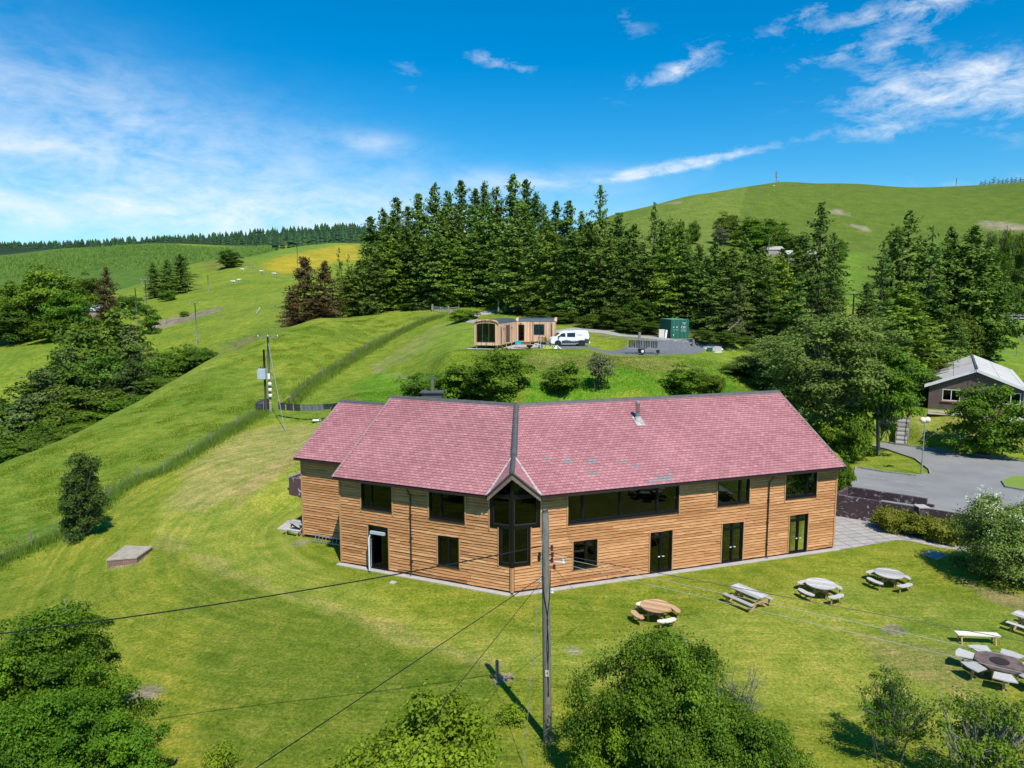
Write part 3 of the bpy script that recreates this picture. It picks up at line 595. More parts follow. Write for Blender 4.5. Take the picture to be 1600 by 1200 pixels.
def wall_core(mb, fr, s0, s1, z0, z1, ops, o0=-.28, o1=0.):
    ss = sorted({s0, s1, *[v for o in ops for v in o[:2] if s0 < v < s1]}); zs = sorted({z0, z1, *[v for o in ops for v in o[2:4] if z0 < v < z1]})
    for a, b in zip(ss[:-1], ss[1:]):
        for c, d in zip(zs[:-1], zs[1:]):
            sm, zm = (a+b)/2, (c+d)/2
            if any(o[0] < sm < o[1] and o[2] < zm < o[3] for o in ops): continue
            fbox(mb, fr, a, b, o0, o1, c, d)
def clad(mb, fr, s0, s1, z0, z1, ops, h=.172, seed=1, top=None):
    rg = random.Random(seed); z = z0; k = 0
    while z < z1-.02:
        zt = min(z+h+.015, z1); zm = z+h/2
        segs = [(s0, s1)]
        if top: segs = [(max(s0, top(zm)[0]), min(s1, top(zm)[1]))]
        for o in ops:
            if o[2] < zm < o[3]:
                ns = []
                for a, b in segs:
                    if o[0] > a: ns.append((a, min(b, o[0])))
                    if o[1] < b: ns.append((max(a, o[1]), b))
                segs = [q for q in ns if q[1]-q[0] > .02]
        for a, b in segs:
            x = a-rg.uniform(0, 2.5)
            while x < b:
                L = rg.uniform(2.4, 4.8); u0, u1 = max(x, a), min(x+L-.006, b); x += L
                if u1-u0 < .03: continue
                tn = min(max(rg.gauss(.5, .17), .02), .98); n = max(int((u1-u0)/.35), 1); ob = rg.uniform(.06, .082)
                for i in range(n):
                    p, q = u0+(u1-u0)*i/n, u0+(u1-u0)*(i+1)/n
                    j0 = .016*math.sin(p*2.1+k*1.7)+.009*math.sin(p*7.3+k*3.1); j1 = .016*math.sin(q*2.1+k*1.7)+.009*math.sin(q*7.3+k*3.1)
                    A, B = fr(p, ob, z+j0), fr(q, ob, z+j1)
                    A2, B2 = fr(p, ob-.004, z+.034+j0*.5), fr(q, ob-.004, z+.034+j1*.5)
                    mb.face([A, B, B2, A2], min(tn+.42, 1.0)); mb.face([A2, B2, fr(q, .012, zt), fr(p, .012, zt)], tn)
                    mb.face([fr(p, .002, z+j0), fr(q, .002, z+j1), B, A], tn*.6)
        z += h; k += 1
# openings: s0, s1, z0, z1
OR = {'w_long': (3.28, 10.38, 3.64, 5.32), 'w_small': (3.62, 5.10, .98, 2.62), 'd1': (8.52, 10.0, .06, 2.62), 'w2': (13.05, 15.35, 3.72, 5.3), 'd2': (13.48, 15.0, .06, 2.62), 'w3': (18.05, 20.45, 3.70, 5.3), 'd3': (18.48, 19.9, .06, 2.62)}
OL = {'w1': (7.66, 9.82, 3.70, 5.32), 'w2': (2.85, 5.15, 3.67, 5.3), 'd1': (7.96, 9.36, .06, 2.70), 'w_small': (3.24, 4.60, 1.02, 2.70)}
BAYU, BAYL = (0., 1.62, 3.68, 6.9), (0., 1.05, 1.55, 3.68)
BAYUL, BAYLL = (0., 1.30, 3.68, 6.9), (0., .76, 1.55, 3.68)
LEN_R, LEN_L, DEP = 22.0, 11.35, 12.0
opsR = list(OR.values())+[BAYU, BAYL]; opsL = list(OL.values())+[BAYUL, BAYLL]
core = MB(); wall_core(core, FR, 0, LEN_R, .03, 5.72, opsR); wall_core(core, FL, 0.001, LEN_L, .03, 5.72, opsL)
# gable walls, back walls
def gable(mb, fr, s, t, o0, o1, zb, ze, slope=TA, ov=.5):
    c = (o0+o1)/2; zt = ze-.14+(abs(o1-o0)/2+ov)*slope
    mb.prism([fr(s, o0, zb), fr(s, o1, zb), fr(s, o1, ze+.02), fr(s, c, zt), fr(s, o0, ze+.02)], fr.d*t)
gable(core, FR, LEN_R-.28, .27, -.285, -DEP+.3, .03, 5.72); gable(core, FL, LEN_L-.28, .27, -.285, -DEP+.3, .03, 5.72)
fbox(core, FR, -4.4, LEN_R, -DEP, -DEP+.28, .03, 5.72); fbox(core, FL, -4.4, LEN_L, -DEP, -DEP+.28, .03, 5.72)
cw_ = core.build('wall', M['core'], lodge)
fl_ = MB(); wi = MB()
for fr, L in ((FR, LEN_R), (FL, LEN_L)):
    fbox(fl_, fr, .35, L-.3, -DEP+.3, -.3, .0, .06); fbox(fl_, fr, .35, L-.3, -DEP+.3, -.45, 2.9, 3.15)
    fbox(wi, fr, .35, L-.3, -5.2, -5.1, .07, 2.89); fbox(wi, fr, .35, L-.3, -6.2, -6.1, 3.16, 7.0)
    for q in (6.6, 12.0, 17.0):
        if q < L-1: fbox(wi, fr, q, q+.12, -5.09, -.29, .07, 2.89); fbox(wi, fr, q-.2, q-.08, -6.09, -.29, 3.16, 5.6)
fl_.build('floor', M['interior'], lodge); wi.build('partition', M['interior'], lodge)
for nm_, fr, L, ops in (('r', FR, LEN_R, opsR), ('l', FL, LEN_L, opsL)):
    mb = MB(); clad(mb, fr, .12, L, .16, 5.7, ops, seed=3 if nm_ == 'r' else 5)
    mb.build('wall_cladding', M['timber'], lodge)
# gable-end cladding: right end, left end
FG = Fr(FR(LEN_R, 0, 0), -FR.n); FG.n = FR.d
FGL = Fr(FL(LEN_L, 0, 0), -FL.n); FGL.n = FL.d
def tri(o1, ze=5.6):
    def f(z):
        k = max(z-ze, 0)/TA
        return (max(k-.4, 0), o1-max(k-.4, 0)) if z > ze else (0, o1)
    return f
for fr, sd in ((FG, 8), (FGL, 9)):
    mb = MB(); clad(mb, fr, .0, DEP, .16, 9.2, [], seed=sd, top=tri(DEP)); mb.build('wall_cladding', M['timber'], lodge)
# plinth
pl_ = MB(); 
for fr, L in ((FR, LEN_R), (FL, LEN_L)): fbox(pl_, fr, 0, L, -.1, .03, -.3, .15)
pl_.build('plinth', M['core'], lodge)
apron = MB()
for fr, L in ((FR, LEN_R+.3), (FL, LEN_L+.2)): fbox(apron, fr, 0, L, .0, .42, -.05, .045 if fr is FR else .05)
apron.build('apron', M['concrete_pale'], lodge)
# corner boards
cb = MB(); cb.tube([P0+Vector((0, -.05, .12)), P0+Vector((0, -.05, 1.5))], .12, 6); 
cb.build('corner_board', M['timber_new'], lodge)
for fr, L in ((FR, LEN_R), (FL, LEN_L)):
    mb = MB(); fbox(mb, fr, L-.02, L+.085, -.02, .1, .12, 5.6); mb.build('corner_board', M['timber_new'], lodge)
# ------------- windows and doors
def window(fr, o, lights, parent=lodge, name='window', trim=True, depth=.12, rail=None, fw=.075, mt='black', gl='glass', out=.07):
    s0, s1, z0, z1 = o; mb = MB(); e = .004
    fbox(mb, fr, s0+e, s0+fw, -depth, out, z0+e, z1-e); fbox(mb, fr, s1-fw, s1-e, -depth, out, z0+e, z1-e)
    fbox(mb, fr, s0+fw, s1-fw, -depth, out, z0+e, z0+fw+.03); fbox(mb, fr, s0+fw, s1-fw, -depth, out, z1-fw, z1-e)
    xs = [s0+fw]; 
    for q in lights: x = s0+(s1-s0)*q; fbox(mb, fr, x-.035, x+.035, -depth+.02, .045, z0+fw+.03, z1-fw); xs += [x-.035, x+.035]
    xs.append(s1-fw)
    zs = [(z0+fw+.03, z1-fw)]
    if rail:
        zr = z0+(z1-z0)*rail
        for a, b in zip(xs[::2], xs[1::2]): fbox(mb, fr, a, b, -depth+.02, .045, zr-.035, zr+.035)
        zs = [(z0+fw+.03, zr-.035), (zr+.035, z1-fw)]
    w = mb.build(name, M[mt], parent)
    for a, b in zip(xs[::2], xs[1::2]):
        for c, d in zs:
            sb = MB()
            for q in ((a, a+.05, c, d), (b-.05, b, c, d), (a+.05, b-.05, c, c+.05), (a+.05, b-.05, d-.05, d)): fbox(sb, fr, q[0], q[1], -depth+.045, .012, q[2], q[3])
            sb.build('sash', M[mt], w)
            g = MB(); fbox(g, fr, a+.05, b-.05, -depth+.07, -depth+.085, c+.05, d-.05); g.build('pane', M[gl], w)
    if name == 'window':
        sm = MB(); fbox(sm, fr, s0-.03, s1+.03, .0, .12, z0-.035, z0); sm.build('sill', M['gutter'], w)
    if trim:
        t = MB(); zb = z0-.22 if z0 > 3 else z0-.05
        if z0 < .2: zb = .14
        fbox(t, fr, s0-.075, s0-.003, .0, .095, zb, z1); t.build('trim', M['timber_new'], w)
        t = MB(); fbox(t, fr, s1+.003, s1+.075, .0, .095, zb, z1); t.build('trim', M['timber_new'], w)
    return w
window(FR, OR['w_long'], (.13, .46, .80)); window(FR, OR['w2'], (.72,)); window(FR, OR['w3'], (.70,))
window(FR, OR['w_small'], (.55,)); window(FL, OL['w1'], (.68,)); window(FL, OL['w2'], (.68,)); window(FL, OL['w_small'], (.5,))
def door(fr, o, opened=False):
    d = window(fr, o, (.5,) if not opened else (), name='door', rail=.84)
    s0, s1, z0, z1 = o; m = (s0+s1)/2
    if not opened:
        for q in (-.09, .09):
            h = MB(); h.beam(fr(m+q, .03, 1.05), fr(m+q, .10, 1.05), .03, .03); h.beam(fr(m+q-.01, .10, 1.05), fr(m+q*1.0+(.12 if q > 0 else -.12), .10, 1.04), .035, .035)
            h.build('handle', M['white'], d)
    return d
door(FR, OR['d1']); door(FR, OR['d2']); door(FR, OR['d3']); d4 = door(FL, OL['d1'], True)
# the left door stands open: a pale leaf swung out of the frame
lf = MB(); a_ = FL(9.24, .05, 0); b_ = FL(8.95, .60, 0); dd = (b_-a_).normalized(); 
for z0, z1, w0, w1 in ((.12, .22, 0, .62), (2.05, 2.15, 0, .62)): lf.beam(a_+Vector((0, 0, (z0+z1)/2)), b_+Vector((0, 0, (z0+z1)/2)), .05, z1-z0)
for q in (a_, b_): lf.beam(q+Vector((0, 0, .12)), q+Vector((0, 0, 2.15)), .09, .06)
lfo = lf.build('door_leaf', M['bluewhite'], lodge)
lg = MB(); lg.hexa([a_+Vector((.02, 0, .22)), b_+Vector((0, 0, .22)), b_+Vector((.01, .01, .22)), a_+Vector((.03, .01, .22)), a_+Vector((.02, 0, 2.05)), b_+Vector((0, 0, 2.05)), b_+Vector((.01, .01, 2.05)), a_+Vector((.03, .01, 2.05))]); lg.build('pane', M['glass'], lfo)
bx_ = MB(); fbox(bx_, FL, 8.15, 9.15, .07, .22, 2.24, 2.40); bx_.build('blind_box', M['trafo'], lodge)
# curtains and things just behind the glass
cu = MB()
for fr, s0, s1, z0, z1 in ((FR, 3.75, 4.0, 1.1, 2.5), (FR, 4.72, 4.98, 1.1, 2.5), (FL, 4.1, 4.45, 1.15, 2.6)): fbox(cu, fr, s0, s1, -.24, -.2, z0, z1)
cu.build('curtain', M['curtain'], lodge)
tb = MB(); 
for fr, s0, s1, o0, o1, z0 in ((FR, .5, 1.7, -1.6, -.8, 1.95), (FR, 9.3, 9.8, -1.2, -.6, .75)): fbox(tb, fr, s0, s1, o0, o1, z0, z0+.05); fbox(tb, fr, s0+.5, s0+.6, o0+.3, o0+.4, .1, z0)
tb.build('indoor_table', M['wood_white'], lodge)
# ------------- corner glazing
apex = Vector((0, 37.4-.55, 6.90)); vpt = Vector((.09, 39.65, 7.22))
footL, footR = FL(1.24, .52, 5.50), FR(1.46, .52, 5.50)
for fr, U, Lw in ((FR, BAYU, BAYL), (FL, BAYUL, BAYLL)):
    mb = MB(); s1 = U[1]; zt0, zt1 = 6.66, 5.56
    fbox(mb, fr, .1, s1, -.1, .09, 3.69, 3.85); fbox(mb, fr, s1-.20, s1-.004, -.1, .09, 3.85, 5.52); fbox(mb, fr, .1, s1-.0, -.1, .085, 5.36, 5.56)
    # raking head under the little gable roof
    mb.prism([fr(.1, .08, zt0-.25), fr(s1, .08, zt1-.2), fr(s1, .08, zt1), fr(.1, .08, zt0)], fr.n*-.16)
    mb.beam(fr(.12, .03, 5.56), fr(s1*.55, .03, 5.56+.5), .05, .05)
    s2 = Lw[1]; fbox(mb, fr, .1, s2, -.1, .085, 1.56, 1.72); fbox(mb, fr, s2-.15, s2-.004, -.1, .085, 1.72, 3.69)
    w = mb.build('corner_window', M['black'], lodge)
    for a, b, c, d in ((.1, s1-.2, 3.85, 5.36), (.1, s2-.15, 1.72, 3.69)):
        sb = MB()
        for q in ((a, a+.05, c, d), (b-.04, b, c, d), (a+.05, b-.04, c, c+.045), (a+.05, b-.04, d-.04, d)): fbox(sb, fr, q[0], q[1], -.04, .055, q[2], q[3])
        sb.build('sash', M['gutter'], w); g = MB(); fbox(g, fr, a+.05, b-.04, -.02, -.005, c+.045, d-.04); g.build('pane', M['glass'], w)
    g = MB(); g.prism([fr(.1, .0, 5.56), fr(s1-.05, .0, 5.56), fr(.1, .0, zt0-.2)], fr.n*-.02); g.build('pane', M['glass'], w)
    t = MB(); fbox(t, fr, s1+.003, s1+.075, .0, .095, 3.45, 5.5); t.build('trim', M['timber_new'], w)
    t = MB(); fbox(t, fr, s2+.003, s2+.07, .0, .095, 1.5, 3.68); t.build('trim', M['timber_new'], w)
cp_ = MB(); cp_.tube([P0+Vector((0, -.02, 1.5)), P0+Vector((0, -.02, 6.72))], .125, 6); cp_.build('corner_post', M['black'], lodge)
# ------------- roofs, tile by tile
def clip(poly, nx, ny, c):                               # keep nx*x+ny*y <= c
    out = []; n = len(poly)
    for i in range(n):
        a, b = poly[i], poly[(i+1) % n]; da, db = nx*a[0]+ny*a[1]-c, nx*b[0]+ny*b[1]-c
        if da <= 0: out.append(a)
        if (da < 0) != (db < 0) and da != db:
            t = da/(da-db); out.append((a[0]+t*(b[0]-a[0]), a[1]+t*(b[1]-a[1])))
    return out
def halfplanes(poly):
    n = len(poly); A = sum(poly[i][0]*poly[(i+1) % n][1]-poly[(i+1) % n][0]*poly[i][1] for i in range(n))
    if A < 0: poly = poly[::-1]
    return [((poly[(i+1) % n][1]-poly[i][1]), -(poly[(i+1) % n][0]-poly[i][0]), (poly[(i+1) % n][1]-poly[i][1])*poly[i][0]-(poly[(i+1) % n][0]-poly[i][0])*poly[i][1]) for i in range(n)], poly
def tiles(mb, O, u, v, poly, tw=.30, th=.205, seed=1, grey=()):
    O, u, v = Vector(O), Vector(u), Vector(v); nn = u.cross(v).normalized()
    if nn.z < 0: nn = -nn
    hp, poly = halfplanes(poly); rg = random.Random(seed)
    us = [p[0] for p in poly]; vs = [p[1] for p in poly]; j = 0; y = min(vs)
    W_ = lambda p, h: O+u*p[0]+v*p[1]+nn*h
    mb.prism([W_(p, -.10) for p in poly], nn*.085, .3, 1)
    while y < max(vs):
        x = min(us)-tw*(.5*(j % 2)+rg.uniform(-.05, .05))
        while x < max(us):
            q = [(x+.007, y), (x+tw-.007, y), (x+tw-.007, y+th), (x+.007, y+th)]
            for h in hp:
                q = clip(q, *h)
                if len(q) < 3: break
            cx_, cy_ = x+tw/2, y+th/2; x += tw
            if len(q) < 3: continue
            t = min(max(rg.gauss(.47, .17)+.14*math.sin(cx_*.55+seed)*math.sin(cy_*.9+cx_*.2), .17), .93)
            if rg.random() < .0015: t = 1.0
            lf_ = rg.uniform(.0, .006)
            for gx, gy, gr, gh in grey:
                if abs(cx_-gx) < gr and abs(cy_-gy) < gh: t = rg.uniform(0, .04)
            top = [W_(p, .034+lf_-.030*(p[1]-y)/th) for p in q]; a = len(mb.v)
            mb.face(top, t)
            lo = [i for i in range(len(q)) if abs(q[i][1]-y) < 1e-6 and abs(q[(i+1) % len(q)][1]-y) < 1e-6]
            for i in lo:
                k = (i+1) % len(q); mb.face([W_(q[i], -.012), W_(q[k], -.012), top[k], top[i]], .09)
        y += th; j += 1
CA, SA = math.cos(ALPHA), math.sin(ALPHA); SL = 6.5/CA; BIS = dR_+dL_; BIS.normalize()
cot = 1/math.tan(math.acos(max(-1, min(1, dR_.dot(dL_))))/2)
def roof_side(fr, sEnd, foot_s, seed, grey=()):
    O = fr(0, .5, ZE); v = -fr.n*CA+Vector((0, 0, SA)); O = Vector(O)
    tip = -.5*cot                                        # where the eaves would meet, past the corner
    # hip line in (s,t): s = cot*(6*t/SL*6.5/6 ...) ; setback off=.5-t*CA -> s = cot*(t*CA-.5)
    tv = (7.17-ZE)/SA; sv = cot*(tv*CA-.5)
    poly = [(sEnd, 0), (foot_s, 0), (sv, tv), (cot*(SL*CA-.5), SL), (sEnd, SL)]
    mb = MB(); tiles(mb, O, fr.d, v, poly, seed=seed, grey=grey)
    r = mb.build('roof', [M['slate'], M['core']], lodge)
    # rear slope
    O2 = fr(0, -12.5, ZE); v2 = fr.n*CA+Vector((0, 0, SA)); mb = MB()
    tiles(mb, O2, fr.d, v2, [(sEnd, 0), (cot*12.5, 0), (cot*6., SL), (sEnd, SL)], tw=.3, th=.205, seed=seed+50); mb.build('roof', [M['slate'], M['core']], lodge)
    return (sv, tv)
grey = [(2.9, 2.75, .32, .1), (4.0, 2.5, .2, .2), (5.4, 2.35, .35, .2), (7.3, 2.0, .18, .1), (7.9, 1.55, .2, .1), (5.05, 1.35, .32, .1), (9.3, .42, .5, .12), (8.4, .2, .16, .12), (9.9, .62, .2, .1)]
roof_side(FR, 22.25, 1.46, 11, grey); roof_side(FL, 11.55, 1.24, 12)
# little corner gable
for foot, sd in ((footL, 21), (footR, 22)):
    u = (vpt-apex).normalized(); w_ = (foot-apex); v = (w_-u*w_.dot(u)); L = v.length; v = -v.normalized()      # v upslope
    fu = w_.dot(u); O = apex-v*L
    mb = MB(); tiles(mb, O+Vector((0, 0, .02)), u, v, [(0, L), (fu, 0), ((vpt-apex).length, L)], seed=sd, tw=.22, th=.15); mb.build('gable_roof', [M['slate'], M['core']], lodge)
    b = MB(); b.prism([apex+Vector((0, -.03, .03)), foot+Vector((0, -.03, .03)), foot+Vector((0, -.03, -.27)), apex+Vector((0, -.03, -.33))], (0, .06, 0)); b.build('bargeboard', M['barge'], lodge)
    b = MB(); b.beam(apex+Vector((0, -.04, .07)), foot+Vector((0, -.04, .07)), .16, .07); b.build('verge', M['ridge'], lodge)
    b = MB(); b.beam(foot+Vector((0, 0, .07)), vpt+Vector((0, 0, .02)), .17, .05); b.build('valley_flashing', M['lead'], lodge)
def ridge_line(p, q, r=.12, step=.45, nm='ridge_tiles', m='ridge'):
    mb = MB(); p, q = Vector(p), Vector(q); L = (q-p).length; n = max(int(L/step), 1); d = (q-p)/n; side = d.cross(Vector((0, 0, 1))).normalized()
    for i in range(n):
        a, b = p+d*i, p+d*(i+1)*1.0+d.normalized()*.02; k = .0+(i % 2)*.006
        prof = lambda c, e: [c-side*(r+e)+Vector((0, 0, -.6*r)), c-side*r*.5+Vector((0, 0, .25*r+e)), c+Vector((0, 0, .5*r+e)), c+side*r*.5+Vector((0, 0, .25*r+e)), c+side*(r+e)+Vector((0, 0, -.6*r))]
        A, B = prof(a, k), prof(b, k)
        for j in range(4): mb.face([A[j], B[j], B[j+1], A[j+1]], random.random())
        mb.face(A[::-1]); mb.face(B)
    return mb.build(nm, M[m], lodge)
ZR = ZE+6.5*TA
hipt = FR(cot*6., -6., ZR+.03)
ridge_line(hipt, FR(22.28, -6, ZR+.03), .17); ridge_line(hipt, FL(11.58, -6, ZR+.03), .17)
ridge_line(vpt+Vector((0, 0, .02)), Vector(hipt)+Vector((0, 0, .02)), .2, .6); ridge_line(apex+Vector((0, -.08, .08)), vpt+Vector((0, .1, .10)), .13, .3)
# verges, soffits, gutters
for fr, s, L in ((FR, 22.25, 1), (FL, 11.55, 1)):
    b = MB()
    for o0, o1 in ((.52, -6.), (-12.52, -6.)):
        b.beam(fr(s+.02, o0, ZE-.05), fr(s+.02, -6., ZR-.05), .05, .2)
    b.build('bargeboard', M['barge'], lodge)
    b = MB()
    for o0 in (.52, -12.52): b.beam(fr(s+.01, o0, ZE+.045), fr(s+.01, -6., ZR+.045), .09, .02)
    b.build('verge', M['lead'], lodge)
def gutter(fr, s0, s1, o, z, parent=lodge):
    g = MB(); fbox(g, fr, s0, s1, o-.13, o, z-.16, z-.155); fbox(g, fr, s0, s1, o-.01, o, z-.155, z-.05); fbox(g, fr, s0, s1, o-.02-.6, o-.14, z-.13, z-.11)
    fbox(g, fr, s0, s1, o-.165, o-.14, z-.2, z-.03)
    for k in range(int((s1-s0)/.9)): fbox(g, fr, s0+.3+k*.9, s0+.34+k*.9, o-.03, o+.012, z-.19, z-.05)
    return g.build('gutter', M['gutter'], parent)
gutter(FR, 1.5, 22.2, .62, ZE+.02); gutter(FL, 1.3, 11.5, .62, ZE+.02)
def downpipe(fr, s, o=.14, z0=.1, parent=lodge):
    d = MB(); d.tube([fr(s, .5, ZE-.15), fr(s, .42, ZE-.3), fr(s, o+.02, ZE-.62), fr(s, o, ZE-.75), fr(s, o, z0+.15), fr(s, o+.1, z0)], .04, 8)
    for z in (.9, 2.3, 3.7): fbox(d, fr, s-.06, s+.06, .02, o+.05, z, z+.05)
    return d.build('downpipe', M['gutter'], parent)
downpipe(FR, 16.75); downpipe(FL, 6.35)
# flue on the front slope, cowl behind the ridge
def roofpt(fr, s, t): return fr(s, .5-t*CA, ZE+t*SA)
fp = Vector(roofpt(FR, 8.9, 5.35)); 
# solve the flue's foot from its place in the photo
def on_roof(px, py, fr):
    rx, rz = ray(px, py); best = None
    o = Vector(fr(0, .5, ZE)); nn = fr.d.cross(-fr.n*CA+Vector((0, 0, SA))); dv = Vector((rx, 1, rz)); c = Vector((0, 0, CAMZ))
    t = (o-c).dot(nn)/dv.dot(nn); return c+dv*t
fp = on_roof(996, 657, FR)
b = MB(); b.tube([fp+Vector((0, 0, -.1)), fp+Vector((0, 0, 1.12))], .135, 14); f = b.build('flue', M['steel'], lodge, smooth=True)
b = MB(); b.tube([fp+Vector((0, 0, 1.10)), fp+Vector((0, 0, 1.20)), fp+Vector((0, 0, 1.26))], [.16, .17, .08], 14); b.build('flue_cap', M['galv'], f)
b = MB(); b.tube([fp+Vector((0, 0, -.12)), fp+Vector((0, 0, .28))], [.26, .14], 12)
pn = [roofpt(FR, (fp-FR.P).dot(FR.d)+a, ((fp.z-ZE)/SA)+c) for a, c in ((-.27, -.55), (.33, -.55), (.33, .3), (-.27, .3))]; b.prism([Vector(p)+Vector((0, 0, .035)) for p in pn], (0, 0, .03)); b.build('flashing', M['lead'], f)
cw0 = FL(9.0, -7.1, 0); b = MB(); x, y = cw0.x, cw0.y; zc = ZR+.32
b.box(x-.65, x+.65, y-.5, y+.5, ZR-1.2, zc); b.prism([(x-.78, y-.62, zc), (x+.78, y-.62, zc), (x+.78, y+.62, zc), (x-.78, y+.62, zc)], (0, 0, .07)); f = b.build('chimney', M['ridge'], lodge)
b = MB(); b.tube([(x, y, zc+.06), (x, y, zc+.95)], .14, 14); b.tube([(x, y, zc+.93), (x, y, zc+1.0), (x, y, zc+1.06)], [.17, .17, .08], 14); b.build('flue', M['steel'], f)
# ------------- annex at the left end
FA = Fr(FL(0, -3.0, 0), dL_); AS0, AS1, AD = 11.36, 16.8, 9.2; AZ = 5.58; AR = AZ+(AD/2+.5)*TA
core = MB(); wall_core(core, FA, AS0, AS1, .05, 5.72, []); gable(core, FA, AS1-.28, .27, -.285, -AD+.3, .05, 5.72); fbox(core, FA, AS0, AS1, -AD, -AD+.28, .05, 5.72); core.build('wall', M['core'], lodge)
mb = MB(); clad(mb, FA, AS0, AS1, .22, 5.7, [], seed=31); mb.build('wall_cladding', M['timber'], lodge)
FAG = Fr(FA(AS1, 0, 0), -FA.n); FAG.n = FA.d
mb = MB(); clad(mb, FAG, 0, AD, .22, 8.6, [], seed=33, top=tri(AD)); mb.build('wall_cladding', M['timber'], lodge)
b = MB(); fbox(b, FA, AS1-.02, AS1+.085, -.02, .1, .12, 5.6); b.build('corner_board', M['timber_new'], lodge)
SLA = (AD/2+.5)/CA
mb = MB(); tiles(mb, FA(0, .5, AZ), dL_, -FA.n*CA+Vector((0, 0, SA)), [(AS0+.1, 0), (17.0, 0), (17.0, SLA), (AS0-.2, SLA)], seed=41); mb.build('roof', [M['slate'], M['core']], lodge)
mb = MB(); tiles(mb, FA(0, -AD-.5, AZ), dL_, FA.n*CA+Vector((0, 0, SA)), [(AS0+.1, 0), (17.0, 0), (17.0, SLA), (AS0+.1, SLA)], seed=42); mb.build('roof', [M['slate'], M['core']], lodge)
ridge_line(FA(AS0+.25, -AD/2, AR+.03), FA(17.03, -AD/2, AR+.03), .17)
b = MB()
for o0 in (.52, -AD-.52): b.beam(FA(17.02, o0, AZ-.05), FA(17.02, -AD/2, AR-.05), .05, .2)
b.build('bargeboard', M['barge'], lodge)
b = MB()
for o0 in (.52, -AD-.52): b.beam(FA(17.01, o0, AZ+.045), FA(17.01, -AD/2, AR+.045), .09, .02)
b.build('verge', M['lead'], lodge)
gutter(FA, AS0+.2, 17.0, .62, AZ+.02); 
d = MB(); d.tube([FA(12.1, .5, AZ-.15), FA(12.1, .42, AZ-.3), FA(12.1, .14, AZ-.75), FA(12.1, .14, .2)], .04, 8); d.build('downpipe', M['gutter'], lodge)
# ------------------------------------------------------------ furniture on the lawn
def ground_at(px, py): return hit(px, py)
def round_table(mt, mseat, label, loc, rz, seat_cols=None):
    t = thing('round_picnic_table', label, 'picnic table', loc, 'round picnic tables on the lawn')
    Rm = Matrix.Rotation(rz, 4, 'Z')
    def W_(mb): mb.v = [tuple(Rm@Vector(v)+Vector(loc)) for v in mb.v]; return mb
    def arc(mb, r0, r1, a0, a1, z0, z1, n=10, tone=.5):
        for i in range(n):
            p, q = a0+(a1-a0)*i/n, a0+(a1-a0)*(i+1)/n
            f = lambda r, a, z: (r*math.cos(a), r*math.sin(a), z)
            k0 = 1-.0*i; mb.hexa([f(r0, p, z0), f(r1, p, z0), f(r1, q, z0), f(r0, q, z0), f(r0, p, z1), f(r1, p, z1), f(r1, q, z1), f(r0, q, z1)], tone)
    top = MB(); rr = .78; n = 9
    for i in range(n):
        y0, y1 = -rr+2*rr*i/n+.006, -rr+2*rr*(i+1)/n-.006; tn = random.random()
        def hx(y): return math.sqrt(max(rr*rr-y*y, .0004))
        ys = [y0+(y1-y0)*k/4 for k in range(5)]
        poly = [(-hx(y), y, .71) for y in ys]+[(hx(y), y, .71) for y in ys[::-1]]
        top.prism(poly[::-1], (0, 0, .045), tn)
    W_(top).build('tabletop', mt, t)
    fr_ = MB()
    for a in (math.pi/4, 3*math.pi/4):
        c, s_ = math.cos(a), math.sin(a)
        fr_.beam((-1.2*c, -1.2*s_, .33), (1.2*c, 1.2*s_, .33), .045, .1); fr_.beam((-.65*c, -.65*s_, .65), (.65*c, .65*s_, .65), .045, .1)
    for k in range(4):
        a = math.pi/4+k*math.pi/2; c, s_ = math.cos(a), math.sin(a); fr_.beam((.42*c, .42*s_, .02), (.42*c, .42*s_, .7), .07, .07)
    W_(fr_).build('frame', M['timber_new'], t)
    for k in range(4):
        a = math.pi/4+k*math.pi/2; s_ = MB(); n = 10; w = .95
        prof = []
        for i in range(n+1):
            u = -w/1.0*.5*1.0+w*i/n; aa = u/1.0*1.0
            prof.append(aa)
        for i in range(n):
            p, q = prof[i], prof[i+1]; e0, e1 = .17*math.sqrt(max(1-(abs(p)/.5)**4, .08)), .17*math.sqrt(max(1-(abs(q)/.5)**4, .08))
            f = lambda r, u, z: (r*math.cos(a+u), r*math.sin(a+u), z)
            s_.hexa([f(1.12-e0, p, .41), f(1.12+e0, p, .41), f(1.12+e1, q, .41), f(1.12-e1, q, .41), f(1.12-e0, p, .455), f(1.12+e0, p, .455), f(1.12+e1, q, .455), f(1.12-e1, q, .455)], .3+.4*random.random() if 0 else .5)
        se = W_(s_).build('seat', mseat[k] if isinstance(mseat, (list, tuple)) else mseat, t)
        for u in (-.33, .33):
            l = MB(); l.beam((1.14*math.cos(a+u), 1.14*math.sin(a+u), -.02), (1.14*math.cos(a+u), 1.14*math.sin(a+u), .41), .07, .06); W_(l).build('leg', M['timber_new'], t)
    return t
g1, g2, g3 = hit(1024, 968), hit(1281, 932), hit(1388, 915)
round_table(M['wood_brown'], [M['wood_brown'], M['wood_white'], M['wood_brown'], M['wood_white']], 'warm brown round picnic table nearest the big bush, with two pale and two brown seats', g1, R(-25)-R(0))
round_table(M['wood_grey'], [M['wood_grey'], M['wood_grey'], M['wood_grey'], M['wood_grey']], 'silver grey round picnic table between the long table and the corner bush', g2, R(-20))
round_table(M['wood_grey'], [M['wood_grey']]*4, 'silver grey round picnic table farthest right, nearest the paving', g3, R(-24))
